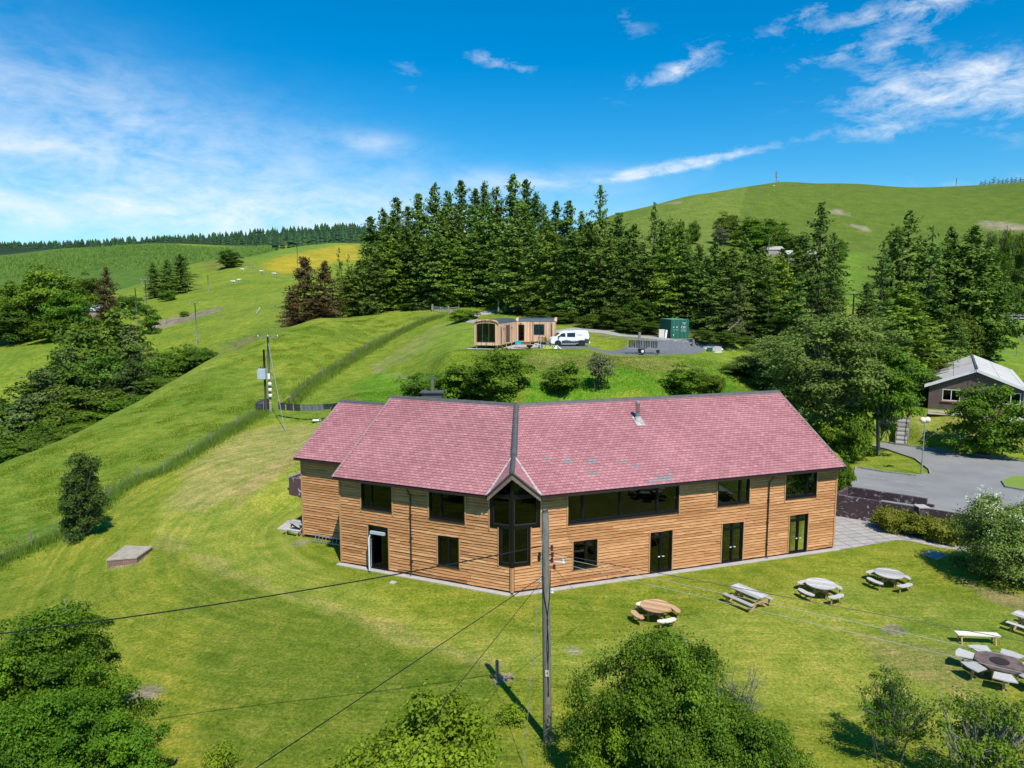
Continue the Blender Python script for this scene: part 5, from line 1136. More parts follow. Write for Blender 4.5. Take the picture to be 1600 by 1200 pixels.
# ------------------------------------------------------------ timber cabin on the knoll
M['cab'] = mat('vertical_larch_boards', (.72, .47, .30), .75, (.58, .34, .20), 3, stretch=(2, 2, .5), tone=[(0., (.55, .5, .45)), (.5, (1, 1, 1)), (1., (1.3, 1.35, 1.35))], spec=.2)
M['anthracite'] = mat('anthracite_sheet', (.075, .095, .105), .45, (.06, .075, .085), 1)
cz0 = 10.72
B_ = Vector((-1.6, 84.4, cz0)); uax = Vector((.25, .968, 0)).normalized(); wax = Vector((uax.y, -uax.x, 0))   # long axis, across (to the right)
cabin = thing('timber_cabin', 'pale timber cabin with a barrel roof and big arched window, on stilts beside the van', 'cabin', (B_.x, B_.y, 10.3))
def cab_sec(o, la, wa, L, wd, ops_side, ops_end, arch=.42, h=2.55, end_arch=False):
    # o: near right corner of the end wall; la long axis; wa towards the outside of the side wall
    P = lambda a, b, z: o+la*a-wa*b+Vector((0, 0, z))     # a along, b inward across
    side = MB(); x = 0; i = 0
    while x < L:
        x1 = min(x+.135, L); xm = (x+x1)/2; tn = min(max(random.gauss(.5, .25), 0), 1)
        zs = [(.0, h)]
        for s0, s1, z0, z1 in ops_side:
            if s0 < xm < s1: zs = [(0, z0), (z1, h)] if z0 > .01 else [(z1, h)]
        for z0, z1 in zs: side.hexa([P(x+.008, -.03, z0), P(x1-.008, -.03, z0), P(x1-.008, .0, z0), P(x+.008, .0, z0), P(x+.008, -.03, z1), P(x1-.008, -.03, z1), P(x1-.008, .0, z1), P(x+.008, .0, z1)], tn)
        x = x1
    side.build('side_boards', M['cab'], cabin)
    core = MB()
    ss = sorted({0., L, *[v for q in ops_side for v in q[:2]]}); zz = sorted({0., h, *[v for q in ops_side for v in q[2:]]})
    for a, b in zip(ss[:-1], ss[1:]):
        for c, d in zip(zz[:-1], zz[1:]):
            if any(q[0] < (a+b)/2 < q[1] and q[2] < (c+d)/2 < q[3] for q in ops_side): continue
            core.hexa([P(a, .005, c), P(b, .005, c), P(b, .14, c), P(a, .14, c), P(a, .005, d), P(b, .005, d), P(b, .14, d), P(a, .14, d)])
    core.hexa([P(0, wd-.14, 0), P(L, wd-.14, 0), P(L, wd, 0), P(0, wd, 0), P(0, wd-.14, h), P(L, wd-.14, h), P(L, wd, h), P(0, wd, h)])
    core.hexa([P(0, .14, -.06), P(L, .14, -.06), P(L, wd-.14, -.06), P(0, wd-.14, -.06), P(0, .14, .06), P(L, .14, .06), P(L, wd-.14, .06), P(0, wd-.14, .06)])
    core.hexa([P(L-.1, .14, .06), P(L, .14, .06), P(L, wd-.14, .06), P(L-.1, wd-.14, .06), P(L-.1, .14, h), P(L, .14, h), P(L, wd-.14, h), P(L-.1, wd-.14, h)])
    core.build('wall', M['anthracite'], cabin)
    n = 14; arc = lambda t, e=0: (wd*t, h+(arch+e)*math.sqrt(max(1-(2*t-1)**2, 0))**.9+e)
    rf = MB()
    for i in range(n):
        p, q = arc(i/n), arc((i+1)/n); p2, q2 = (p[0], p[1]+.09), (q[0], q[1]+.09)
        rf.hexa([P(-.12, p[0], p[1]), P(L+.05, p[0], p[1]), P(L+.05, q[0], q[1]), P(-.12, q[0], q[1]), P(-.12, p2[0], p2[1]), P(L+.05, p2[0], p2[1]), P(L+.05, q2[0], q2[1]), P(-.12, q2[0], q2[1])])
    rf.build('roof', M['anthracite'], cabin)
    tr = MB()
    for i in range(n):
        p, q = arc(i/n), arc((i+1)/n); tr.hexa([P(-.16, p[0], p[1]-.02), P(.12, p[0], p[1]-.02), P(.12, q[0], q[1]-.02), P(-.16, q[0], q[1]-.02), P(-.16, p[0], p[1]+.13), P(.12, p[0], p[1]+.13), P(.12, q[0], q[1]+.13), P(-.16, q[0], q[1]+.13)], random.random())
    tr.build('arch_trim', M['cab'], cabin)
    return P, arc
P, arc = cab_sec(B_, uax, wax, 9.1, 3.0, [(.9, 1.25, .1, 2.15), (3.3, 5.1, .08, 2.3)], True)
en = MB(); n = 22
for i in range(n):
    t0, t1 = i/n, (i+1)/n; tm = (t0+t1)/2; zt = arc(tm)[1]
    segs = [(0, zt)] if (tm < .13 or tm > .90) else [(0, .38), (min(.38+2.45+.30*math.sqrt(max(1-((tm-.515)/.40)**2, 0)), zt-.08)-.25, zt)]
    for z0, z1 in segs:
        en.hexa([P(-.03, 3*t0+.005, z0), P(0, 3*t0+.005, z0), P(0, 3*t1-.005, z0), P(-.03, 3*t1-.005, z0), P(-.03, 3*t0+.005, z1), P(0, 3*t0+.005, z1), P(0, 3*t1-.005, z1), P(-.03, 3*t1-.005, z1)], random.random())
en.build('end_boards', M['cab'], cabin)
aw = MB()
for b in (.39, 1.2, 2.0, 2.69): aw.hexa([P(.02, b-.03, .38), P(.08, b-.03, .38), P(.08, b+.03, .38), P(.02, b+.03, .38), P(.02, b-.03, 2.8), P(.08, b-.03, 2.8), P(.08, b+.03, 2.8), P(.02, b+.03, 2.8)])
aw.hexa([P(-.04, .38, .34), P(.08, .38, .34), P(.08, 2.7, .34), P(-.04, 2.7, .34), P(-.04, .38, .41), P(.08, .38, .41), P(.08, 2.7, .41), P(-.04, 2.7, .41)])
a_o = aw.build('arched_window', M['anthracite'], cabin)
g = MB(); g.hexa([P(.04, .38, .4), P(.05, .38, .4), P(.05, 2.7, .4), P(.04, 2.7, .4), P(.04, .38, 2.85), P(.05, .38, 2.85), P(.05, 2.7, 2.85), P(.04, 2.7, 2.85)]); g.build('pane', M['glass_clear'], a_o)
def cabwin(P, q, name='window', curtain=False, m='glass', lights=1):
    s0, s1, z0, z1 = q; w = MB(); bx = lambda a, b, c, d, o0=-.05, o1=.06: w.hexa([P(a, o0, c), P(b, o0, c), P(b, o1, c), P(a, o1, c), P(a, o0, d), P(b, o0, d), P(b, o1, d), P(a, o1, d)])
    bx(s0, s0+.06, z0, z1); bx(s1-.06, s1, z0, z1); bx(s0+.06, s1-.06, z0, z0+.07); bx(s0+.06, s1-.06, z1-.06, z1)
    for k in range(1, lights): x = s0+(s1-s0)*k/lights; bx(x-.03, x+.03, z0+.07, z1-.06)
    o = w.build(name, M['anthracite'], cabin); g = MB(); g.hexa([P(s0+.06, .0, z0+.07), P(s1-.06, .0, z0+.07), P(s1-.06, .012, z0+.07), P(s0+.06, .012, z0+.07), P(s0+.06, .0, z1-.06), P(s1-.06, .0, z1-.06), P(s1-.06, .012, z1-.06), P(s0+.06, .012, z1-.06)]); g.build('pane', M[m], o)
    if curtain:
        for a, b in ((s0+.05, s0+(s1-s0)*.43), (s1-(s1-s0)*.40, s1-.05)):
            c = MB(); c.hexa([P(a, .10, z0), P(b, .10, z0), P(b, .13, z0), P(a, .13, z0), P(a, .10, z1), P(b, .10, z1), P(b, .13, z1), P(a, .13, z1)]); c.build('curtain', M['curtain'], o)
cabwin(P, (.9, 1.25, .1, 2.15)); cabwin(P, (3.3, 5.1, .08, 2.3), 'door', lights=2)
C_ = B_+uax*9.1+Vector((-.0, 0, 0)); la2 = Vector((.995, -.10, 0)).normalized(); wa2 = Vector((la2.y, -la2.x, 0)); 
ops2 = [(.12, .92, .05, 2.2), (2.15, 3.55, .85, 2.25), (4.45, 4.6, .55, 2.3)]
# right wing: the long axis runs to the right, its arched end wall at the far right
def flipP(o, la, wa, L): return lambda a, b, z: o+la*a-wa*b+Vector((0, 0, z))
P2_, arc2 = cab_sec(C_+la2*.02, la2, wa2, 4.95, 3.0, ops2, True)
cabwin(P2_, ops2[0], 'door'); cabwin(P2_, ops2[1], 'window', True, 'glass_clear', 2); cabwin(P2_, ops2[2])
en = MB(); tr = MB()
for i in range(14):
    p, q = arc2(i/14), arc2((i+1)/14)
    en.prism([P2_(4.95, p[0], 0), P2_(4.95, q[0]-.01, 0), P2_(4.95, q[0]-.01, q[1]), P2_(4.95, p[0], p[1])], la2*.03, random.random())
    tr.hexa([P2_(4.85, p[0], p[1]-.02), P2_(5.16, p[0], p[1]-.02), P2_(5.16, q[0], q[1]-.02), P2_(4.85, q[0], q[1]-.02), P2_(4.85, p[0], p[1]+.15), P2_(5.16, p[0], p[1]+.15), P2_(5.16, q[0], q[1]+.15), P2_(4.85, q[0], q[1]+.15)], random.random())
en.build('end_boards', M['cab'], cabin); tr.build('arch_trim', M['cab'], cabin)
for pf, L in ((P, 9.1), (P2_, 4.95)):
    for a in (.2, L/2, L-.2):
        for b in (.2, 2.8): mb = MB(); c = pf(a, b, 0); mb.tube([c, Vector((c.x, c.y, 10.15))], .07, 6); mb.build('stilt', M['galv'], cabin)
for a in (2.2, 6.0): mb = MB(); c = P(a, -.08, 2.0); mb.tube([c, c+Vector((0, 0, -.2))], .06, 8); mb.build('wall_lamp', M['anthracite'], cabin)
mb = MB(); c = P2_(.5, -.08, 2.4); mb.tube([c, c+Vector((0, 0, -.18))], .06, 8); mb.build('wall_lamp', M['anthracite'], cabin)
M['yellow'] = mat('mustard_fabric', (.62, .36, .03), .9); M['blue'] = mat('sky_blue_cloth', (.02, .42, .62), .8); M['green_plastic'] = mat('green_plastic', (.01, .28, .14), .5)
ch = P(1.0, 2.1, .06); t = thing('armchair', 'mustard yellow armchair behind the cabin\'s arched window', 'armchair', tuple(ch)); mb = MB(); mb.box(ch.x-.4, ch.x+.4, ch.y-.4, ch.y+.4, ch.z+.2, ch.z+.62); mb.build('seat', M['yellow'], t, bevel=.06); mb = MB(); mb.box(ch.x-.4, ch.x+.4, ch.y+.28, ch.y+.46, ch.z+.6, ch.z+1.15); mb.build('backrest', M['yellow'], t, bevel=.06)
for s_ in (-1, 1): mb = MB(); mb.box(ch.x+s_*.47-.07, ch.x+s_*.47+.07, ch.y-.4, ch.y+.4, ch.z+.1, ch.z+.85); mb.build('armrest', M['yellow'], t, bevel=.04)
# terrace things
def crate(name, label, cat, c, sx, sy, h, m, legs=True, m2=None, group=None):
    t = thing(name, label, cat, c, group); x, y, z = c
    mb = MB(); n = 5
    for i in range(n): mb.box(x-sx/2, x+sx/2, y-sy/2+i*sy/n+.01, y-sy/2+(i+1)*sy/n-.01, z+h-.04, z+h, random.random())
    mb.build('top', m, t)
    for a in (-1, 1):
        for b in (-1, 1): mb = MB(); mb.box(x+a*(sx/2-.06)-.03, x+a*(sx/2-.06)+.03, y+b*(sy/2-.06)-.03, y+b*(sy/2-.06)+.03, z-.01, z+h-.04); mb.build('leg', m2 or m, t)
    return t
TZ = 10.325
crate('garden_table', 'small pale timber table at the left end of the cabin terrace', 'table', (-.35, 85.3, TZ), .75, .6, .74, M['wood_brown'])
crate('garden_table', 'larger timber table in the middle of the cabin terrace', 'table', (1.35, 86.6, TZ), 1.9, .8, .74, M['wood_brown'])
crate('garden_bench', 'low brown bench nearest the edge of the cabin terrace', 'bench', (1.5, 85.75, TZ), 1.8, .35, .44, M['wood_brown'])
crate('garden_bench', 'low brown bench on the cabin side of the terrace table', 'bench', (1.3, 87.6, TZ), 1.8, .35, .44, M['wood_brown'])
for k, (x, y, lb) in enumerate(((3.25, 86.6, 'white slatted garden chair nearest the gravel on the cabin terrace'), (3.0, 87.9, 'white slatted garden chair farther back on the cabin terrace'))):
    t = thing('garden_chair', lb, 'chair', (x, y, TZ)); 
    mb = MB(); [mb.box(x-.25, x+.25, y-.25+i*.1, y-.16+i*.1, TZ+.4, TZ+.43) for i in range(5)]; mb.build('seat', M['white'], t); mb = MB(); [mb.beam((x+.22, y-.2+i*.1, TZ+.43), (x+.34, y-.2+i*.1, TZ+.95), .07, .02) for i in range(5)]; mb.build('backrest', M['white'], t)
    for a in (-.22, .22):
        for b in (-.22, .22): mb = MB(); mb.beam((x+a, y+b, TZ), (x+a*.9, y+b, TZ+.4), .04, .04); mb.build('leg', M['white'], t)
mb = MB(); mb.prism([(.45, 86.15, TZ+.35), (1.05, 86.15, TZ+.3), (1.15, 86.15, TZ+.82), (.35, 86.15, TZ+.82)], (0, .05, 0)); mb.prism([(.35, 86.15, TZ+.79), (1.15, 86.15, TZ+.79), (1.15, 86.7, TZ+.79), (.35, 86.7, TZ+.79)], (0, 0, .03)); tag(mb.build('blue_towel', M['blue'], None, (.7, 86.2, TZ+.8)), 'bright blue towel draped over the terrace table', 'towel')
mb = MB(); mb.tube([(2.1, 84.75, TZ+.02), (2.1, 84.75, TZ+.12), (2.1, 84.75, TZ+.2), (2.1, 84.75, TZ+.42)], [.2, .1, .3, .42], 14); tag(mb.build('fire_pit', M['core'], None, (2.1, 84.75, TZ)), 'round black fire bowl at the front edge of the cabin terrace', 'fire pit')
for k, (x, y, r_, m_, lb) in enumerate(((4.2, 91.9, .22, 'ceramic', 'reddish plant pot against the cabin wall left of the window'), (4.55, 91.2, .26, 'concrete', 'pale stone plant pot by the cabin below the curtains'), (5.15, 91.5, .2, 'blue', 'small turquoise pot nearest the van'))):
    t = thing('plant_pot', lb, 'plant pot', (x, y, TZ)); mb = MB(); mb.tube([(x, y, TZ), (x, y, TZ+.35)], [r_*.7, r_], 12); mb.build('pot', M[m_], t)
    mb = MB(); 
    for i in range(26): a, e = random.uniform(0, 6.28), random.uniform(.1, .42); c = Vector((x+e*math.cos(a), y+e*math.sin(a), TZ+.35+random.uniform(.05, .5))); mb.face([c, c+Vector((.09, .02, .03)), c+Vector((.06, .05, .12)), c+Vector((-.03, .0, .1))], random.random())
    mb.build('plant', M['broad'], t)
mb = MB(); x, y = 3.9, 92.1; t = thing('plant_stand', 'dark slatted stand with pots below the curtained cabin window', 'stand', (x, y, TZ))
for z in (.3, .62, .95): mb.box(x-.55, x+.55, y-.15, y+.15, TZ+z, TZ+z+.03)
for a in (-.5, .5): mb.box(x+a-.03, x+a+.03, y-.14, y+.14, TZ, TZ+1.1)
mb.build('shelves', M['pole_dark'], t)
# ------------------------------------------------------------ white van with a forest print
VX, VY, VZ = 7.12, 88.9, 10.38; yaw = R(186.5); ly = Matrix.Translation((VX, VY, VZ))@Matrix.Rotation(yaw, 4, 'Z')
van = thing('parked_van', 'white van with a dark forest print along its side, parked by the cabin', 'van', (VX, VY, VZ))
def vb(mb, name, m, parent=van, **k): mb.v = [tuple(ly@Vector(v)) for v in mb.v]; return mb.build(name, m, parent, **k)
M['van'] = mat('white_van_paint', (.80, .81, .82), .25, (.77, .78, .79), 1, spec=.6)
prof = [(-2.42, .42), (-2.46, .75), (-2.42, 1.05), (-2.36, 1.5), (-2.22, 1.86), (-2.05, 1.93), (-1, 1.96), (.5, 1.93), (.95, 1.86), (1.25, 1.66), (1.72, 1.28), (1.95, 1.17), (2.28, 1.02), (2.42, .85), (2.47, .6), (2.42, .38), (2.0, .30), (-2.1, .30)]
def hw(z): return .95 if z < 1.05 else .95-.16*((z-1.05)/.9)**1.3
mb = MB(); nn_ = len(prof); ys = (-1, -.93, .93, 1); rings = []
for s_ in ys:
    k = .955 if abs(s_) == 1 else 1.0
    rings.append([(x*(.985 if abs(s_) == 1 else 1), hw(z)*s_ if abs(s_) == 1 else hw(z)*s_, z if abs(s_) != 1 else (z-.03 if z > 1.7 else z)) for x, z in prof])
for a, b in zip(rings[:-1], rings[1:]):
    for i in range(nn_): mb.face([a[i], a[(i+1) % nn_], b[(i+1) % nn_], b[i]])
mb.face(rings[0][::-1]); mb.face(rings[-1]); body = vb(mb, 'body', M['van'], bevel=.03)
bm = bmesh.new(); bm.from_mesh(body.data); bmesh.ops.remove_doubles(bm, verts=bm.verts, dist=.001); bmesh.ops.recalc_face_normals(bm, faces=bm.faces); bm.to_mesh(body.data); bm.free()
def vwin(pts, side, name='side_window', m='black'):
    mb = MB(); mb.prism([(x, side*(hw(z)+.002), z) for x, z in pts], (0, side*.012, 0)); return vb(mb, name, M[m])
M['vglass'] = mat('dark_van_glass', (.012, .014, .016), .08, (.015, .017, .02), spec=.8)
for s_ in (-1, 1):
    vwin([(1.52, 1.22), (1.08, 1.62), (.62, 1.66), (.60, 1.2)], s_, 'side_window', 'vglass'); vwin([(.40, 1.2), (.40, 1.68), (-.62, 1.70), (-.62, 1.2)], s_, 'side_window', 'vglass')
    # forest print: dark band with pointed tree tops
    rg = random.Random(4); pts = [(1.10, .34), (-1.95, .34)]; x = -2.3; top = []
    for xx in np.arange(-2.36, 1.12, .075):
        base = .66+.05*math.sin(xx*3)+(.22 if xx < -1.9 else 0); top.append((float(xx), base)); top.append((float(xx)+.037, base+rg.uniform(.06, .2)))
    mb = MB(); poly = [(x, z) for x, z in top if x < 1.1]
    for a, b in zip(poly[:-1], poly[1:]):
        q = [(a[0], .36), (b[0], .36), b, a]
        mb.prism([(x, s_*(hw(z)+.004), z) for x, z in q], (0, s_*.004, 0))
    vb(mb, 'forest_print', M['print'] if 'print' in M else M['core'])
for x in (1.55, -1.45):
    for s_ in (-1, 1):
        mb = MB(); mb.tube([(x, s_*.955, .36), (x, s_*.99, .36)], .43, 20); vb(mb, 'wheel_arch', M['tyre'])
        mb = MB(); mb.tube([(x, s_*.74, .34), (x, s_*.97, .34)], .34, 20); mb.tube([(x, s_*.97, .34), (x, s_*1.0, .34)], [.34, .31], 20); w = vb(mb, 'wheel', M['tyre']); mb = MB(); mb.tube([(x, s_*.98, .34), (x, s_*1.015, .34)], .2, 14); vb(mb, 'rim', M['gutter'], w)
for s_ in (-1, 1):
    mb = MB(); mb.prism([(2.44, s_*.9, .78), (2.43, s_*.6, .76), (2.36, s_*.62, .95), (2.2, s_*.93, .98), (2.26, s_*.955, .8)], (.02, s_*.01, 0)); vb(mb, 'headlight', M['vglass'])
    mb = MB(); mb.box(-2.47, -2.36, s_*.86-.07, s_*.86+.095, .72, 1.12); vb(mb, 'tail_light', M['tail'] if 'tail' in M else M['ceramic'])
    mb = MB(); mb.box(1.38, 1.55, s_*.96, s_*1.16, 1.12, 1.32); vb(mb, 'mirror', M['van'] if s_ < 0 else M['black'], bevel=.02)
    mb = MB(); mb.beam((.6, s_*.66, 2.0), (-1.9, s_*.66, 2.0), .05, .05); vb(mb, 'roof_rail', M['galv'])
mb = MB(); mb.box(-2.53, -2.40, -.9, .9, .32, .55); vb(mb, 'rear_bumper', M['van'], bevel=.03)
mb = MB(); mb.box(-2.50, -2.38, -.7, .7, .58, .72); vb(mb, 'number_plate_panel', M['gutter'])
mb = MB(); mb.prism([(1.30, -.78, 1.66), (1.30, .78, 1.66), (1.76, .84, 1.285), (1.76, -.84, 1.285)], (.02, 0, .02)); vb(mb, 'windscreen', M['vglass'])
mb = MB(); 
for k in range(5): x = -1.45+.14*k; mb.box(x-.035, x+.035, (hw(1.45)+.004), (hw(1.45)+.008), 1.38, 1.52)
vb(mb, 'faint_lettering', M['wire_pale'])
# ------------------------------------------------------------ container, trailer, posts
M['cont'] = mat('green_container_paint', (.012, .13, .085), .5, (.010, .11, .07), 2); M['cont_pale'] = mat('pale_green_roof', (.10, .34, .25), .6, (.07, .25, .18), 1.5)  # roof sheet is a paler green than the sides
cx0, cy0, czz = 21.72, 97.1, 10.86; crot = Matrix.Translation((cx0, cy0, czz))@Matrix.Rotation(R(3), 4, 'Z')
con = thing('shipping_container', 'green shipping container with white markings at the edge of the conifers', 'container', (cx0, cy0, czz))
def cbld(mb, name, m, parent=con): mb.v = [tuple(crot@Vector(v)) for v in mb.v]; return mb.build(name, m, parent)
mb = MB(); W2, L2, H2 = 2.44, 6.06, 2.6
for s_ in (0, W2):
    n = 28
    for i in range(n):
        y0, y1 = .15+i*(L2-.3)/n, .15+(i+1)*(L2-.3)/n; o = .035*(1 if i % 2 else 0); x = s_+(o if s_ == 0 else -o)
        mb.box(x-.01, x+.01, y0, y1, .15, H2-.1)
    cbld(mb, 'side_panel', M['cont']); mb = MB()
mb = MB()
for x in (.06, W2-.06):
    for y in (.06, L2-.06): mb.box(x-.07, x+.07, y-.07, y+.07, 0, H2)
    mb.box(x-.06, x+.06, .1, L2-.1, 0, .15); mb.box(x-.06, x+.06, .1, L2-.1, H2-.12, H2-.005)
for y in (.06, L2-.06): mb.box(.1, W2-.1, y-.06, y+.06, 0, .14); mb.box(.1, W2-.1, y-.06, y+.06, H2-.14, H2-.005)
mb.box(.05, W2-.05, L2-.1, L2-.05, .1, H2-.1); cbld(mb, 'frame', M['cont'])
mb = MB(); mb.box(.02, W2-.02, .02, L2-.02, H2-.004, H2+.02); cbld(mb, 'roof', M['cont_pale'])
for s_ in (0, 1):
    x0 = .12+s_*1.11; mb = MB(); mb.box(x0, x0+1.09, .0, .06, .14, H2-.14); 
    d = cbld(mb, 'door', M['cont']); 
    mb = MB()
    for q in (.3, .82): mb.tube([(x0+q, -.04, .1), (x0+q, -.04, H2-.1)], .025, 6)
    cbld(mb, 'locking_bar', M['galv'], d)
    mb = MB()
    for z in (1.28, 1.05): mb.box(x0+.1, x0+1.0, -.02, -.0, z, z+.02)
    cbld(mb, 'handle', M['galv'], d)
mb = MB()
for x0, x1, z0, z1 in ((1.52, 1.78, 2.12, 2.18), (1.82, 2.08, 2.12, 2.18), (1.72, 1.92, 1.96, 2.02), (.28, .42, 1.5, 1.64), (.72, .88, 1.5, 1.64), (.28, .5, 1.18, 1.22), (.68, .9, 1.18, 1.22), (1.35, 2.1, 1.16, 1.2), (1.4, 1.6, 1.0, 1.05), (1.75, 2.05, 1.0, 1.05), (.3, .42, .42, .58)): mb.box(x0, x1, -.012, -.002, z0, z1)
cbld(mb, 'marking', M['white'])
def text(s, size, mtx, m, parent, org, name='lettering'):
    cu = bpy.data.curves.new(name, 'FONT'); cu.body = s; cu.size = size; cu.extrude = .002; o = bpy.data.objects.new(name, cu); C.objects.link(o)
    me = bpy.data.meshes.new_from_object(o.evaluated_get(bpy.context.evaluated_depsgraph_get())); bpy.data.objects.remove(o)
    me.transform(Matrix.Translation(-Vector(org))@mtx); me.materials.clear(); me.materials.append(m); q = bpy.data.objects.new(name, me); C.objects.link(q); q.parent = parent
text('F2II', .42, crot@Matrix.Translation((1.38, -.01, 1.42))@Matrix.Rotation(math.pi/2, 4, 'X'), M['white'], con, (cx0, cy0, czz))
mb = MB(); a = Vector((20.9, 97.3, tz(20.9, 97.3))); mb.prism([a, a+Vector((.25, .1, 0)), a+Vector((.45, .5, 1.15)), a+Vector((.2, .4, 1.2))], (.03, -.04, 0)); tag(mb.build('white_board', M['white'], None, tuple(a)), 'white board leaning against the container\'s shaded side', 'board')
mb = MB(); b_ = a+Vector((-.75, .25, 0)); mb.prism([b_, b_+Vector((.75, .0, 0)), b_+Vector((.85, .4, 1.25)), b_+Vector((.1, .4, 1.25))], (.0, -.05, 0)); tag(mb.build('grey_panel', M['wood_grey'], None, tuple(b_)), 'grey panel standing behind the white board by the container', 'panel')
def wpost(px, base, top, label, r=.12, group='posts along the track', d=None):
    b = Vector(hit(px, base)) if d is None else Vector((*at_d(px, base, d)[:2], 0)); b.z = tz(b.x, b.y); z = CAMZ+ray(px, top)[1]*b.y
    t = thing('wooden_post', label, 'post', tuple(b), group); mb = MB(); mb.box(b.x-r, b.x+r, b.y-r, b.y+r, b.z-.2, z); mb.build('shaft', M['post'], t, bevel=.02); return b, z
wpost(999, 533, 519, 'thick square post standing behind the kit trailer', .16); wpost(1083, 543, 530.5, 'square post where the gravel yard meets the track', .13); wpost(779, 482, 470, 'grey post at the bend of the track below the trees', .15, d=136)
tx, ty = 16.0, 87.2; tzz = tz(16, 87.2)+.15; tr_ = thing('kit_trailer', 'galvanised trailer hung with dark wetsuits in the gravel yard', 'trailer', (tx, ty, tzz))
mb = MB(); x0, x1 = tx-1.9, tx+1.9
for y in (ty-.6, ty+.6):
    mb.beam((x0, y, tzz+.62), (x1-.1, y, tzz+.55), .06, .08); mb.beam((x0, y, tzz+1.75), (x1, y, tzz+1.55), .04, .04)
    for k in range(5): x = x0+.02+k*(x1-x0-.1)/4; mb.beam((x, y, tzz+.6), (x, y, tzz+1.7), .04, .04)
for k in range(8): x = x0+.1+k*(x1-x0-.3)/7; mb.beam((x, ty-.6, tzz+1.66), (x, ty+.6, tzz+1.66), .03, .03); 
for k in range(4): x = x0+.1+k*(x1-x0-.3)/3; mb.beam((x, ty-.6, tzz+.58), (x, ty+.6, tzz+.58), .05, .06)
mb.beam((x1-.1, ty, tzz+.5), (x1+1.3, ty, tzz+.42), .07, .07); mb.beam((x1-.1, ty-.6, tzz+.55), (x1+.6, ty, tzz+.46), .05, .05); mb.beam((x1-.1, ty+.6, tzz+.55), (x1+.6, ty, tzz+.46), .05, .05); mb.build('frame', M['galv'], tr_)
for s_ in (-1, 1):
    mb = MB(); mb.tube([(tx-.1, ty+s_*.7, tzz+.3), (tx-.1, ty+s_*.88, tzz+.3)], .3, 16); w = mb.build('wheel', M['tyre'], tr_); mb = MB(); mb.tube([(tx-.1, ty+s_*.885, tzz+.3), (tx-.1, ty+s_*.9, tzz+.3)], .17, 12); mb.build('rim', M['white'], w)
    mb = MB(); mb.beam((tx-.55, ty+s_*.79, tzz+.64), (tx+.35, ty+s_*.79, tzz+.64), .2, .03); mb.build('mudguard', M['black'], tr_)
mb = MB(); mb.tube([(x1-.05, ty-.55, tzz+.25), (x1-.05, ty-.42, tzz+.25)], .22, 12); mb.build('spare_wheel', M['tyre'], tr_)
M['suit'] = mat('black_neoprene', (.022, .024, .03), .7, (.05, .055, .065), 6)
for k in range(17):
    x = x0+.25+k*(x1-x0-.45)/16; y = ty+random.uniform(-.45, -.3); h = random.uniform(.75, 1.0); zt = tzz+1.66-.01*k
    t = thing('wetsuit', 'dark wetsuit hanging from the kit trailer\'s rail', 'wetsuit', (x, y, zt), 'wetsuits hanging on the trailer'); mb = MB()
    mb.prism([(x-.03, y-.12, zt), (x-.03, y+.12, zt), (x-.03, y+.2, zt-.25), (x-.03, y+.1, zt-.2), (x-.03, y+.09, zt-h), (x-.03, y+.01, zt-h), (x-.03, y, zt-.5), (x-.03, y-.01, zt-h), (x-.03, y-.09, zt-h), (x-.03, y-.1, zt-.2), (x-.03, y-.2, zt-.25)], (.06+random.uniform(0, .05), random.uniform(-.04, .04), 0)); mb.build('suit', M['suit'], t)
gb = hit(1109, 549); mb = MB(); mb.box(gb[0]-.3, gb[0]+.3, gb[1]-.2, gb[1]+.2, gb[2]-.05, gb[2]+.42); mb.box(gb[0]-.33, gb[0]+.33, gb[1]-.23, gb[1]+.23, gb[2]+.42, gb[2]+.48); tag(mb.build('storage_box', M['cont'], None, gb), 'small green lidded box on the grass right of the yard', 'box')
gb = hit(1122, 551); mb = MB(); mb.box(gb[0]-.5, gb[0]+.5, gb[1]-.1, gb[1]+.1, gb[2], gb[2]+.1); tag(mb.build('white_plank', M['white'], None, gb), 'white plank lying on the grass beside the green box', 'plank')
gb = hit(1128, 548); mb = MB(); mb.ball((gb[0], gb[1], gb[2]+.15), .17, 8, (1, 1, .9)); tag(mb.build('white_bucket', M['white'], None, gb), 'small white bucket on the bank behind the white plank', 'bucket')
gb = Vector(hit(870, 546)); mb = MB(); 
for i in range(8):
    a, b = 2*math.pi*i/8, 2*math.pi*(i+1)/8; mb.prism([gb+Vector((0, 0, .5)), gb+Vector((.55*math.cos(a), .35*math.sin(a), .1)), gb+Vector((.55*math.cos(b), .35*math.sin(b), .1))], (0, 0, .02), 0, i % 2)
tag(mb.build('parasol', [M['green_plastic'], M['white']], None, tuple(gb)), 'small green and white parasol lying in the grass by the van', 'parasol')
# gate in the top fence
def gate(p, q, z, h=1.15):
    t = thing('field_gate', 'grey timber field gate between stout posts below the wood', 'gate', tuple(p))
    mb = MB(); d = (q-p)
    for k in range(5): mb.beam(p+Vector((0, 0, .2+k*.22)), q+Vector((0, 0, .2+k*.22)), .04, .08)
    for u in (0.02, .5, .98): mb.beam(p+d*u+Vector((0, 0, .1)), p+d*u+Vector((0, 0, h+.02)), .08, .05)
    mb.beam(p+Vector((0, 0, .2)), q+Vector((0, 0, 1.1)), .04, .07); mb.build('gate_leaf', M['wood_grey'], t)
    for c in (p, q): mb = MB(); mb.box(c.x-.17, c.x+.17, c.y-.17, c.y+.17, c.z-.2, c.z+1.55); mb.build('gate_post', M['post'], t)
ga, gb_ = Vector(hit(676, 487)), Vector(hit(701, 490)); gate(ga, gb_, 0)
gc = Vector(hit(717, 489)); t = thing('rail_fence', 'short three rail fence right of the field gate', 'fence', tuple(gb_)); mb = MB()
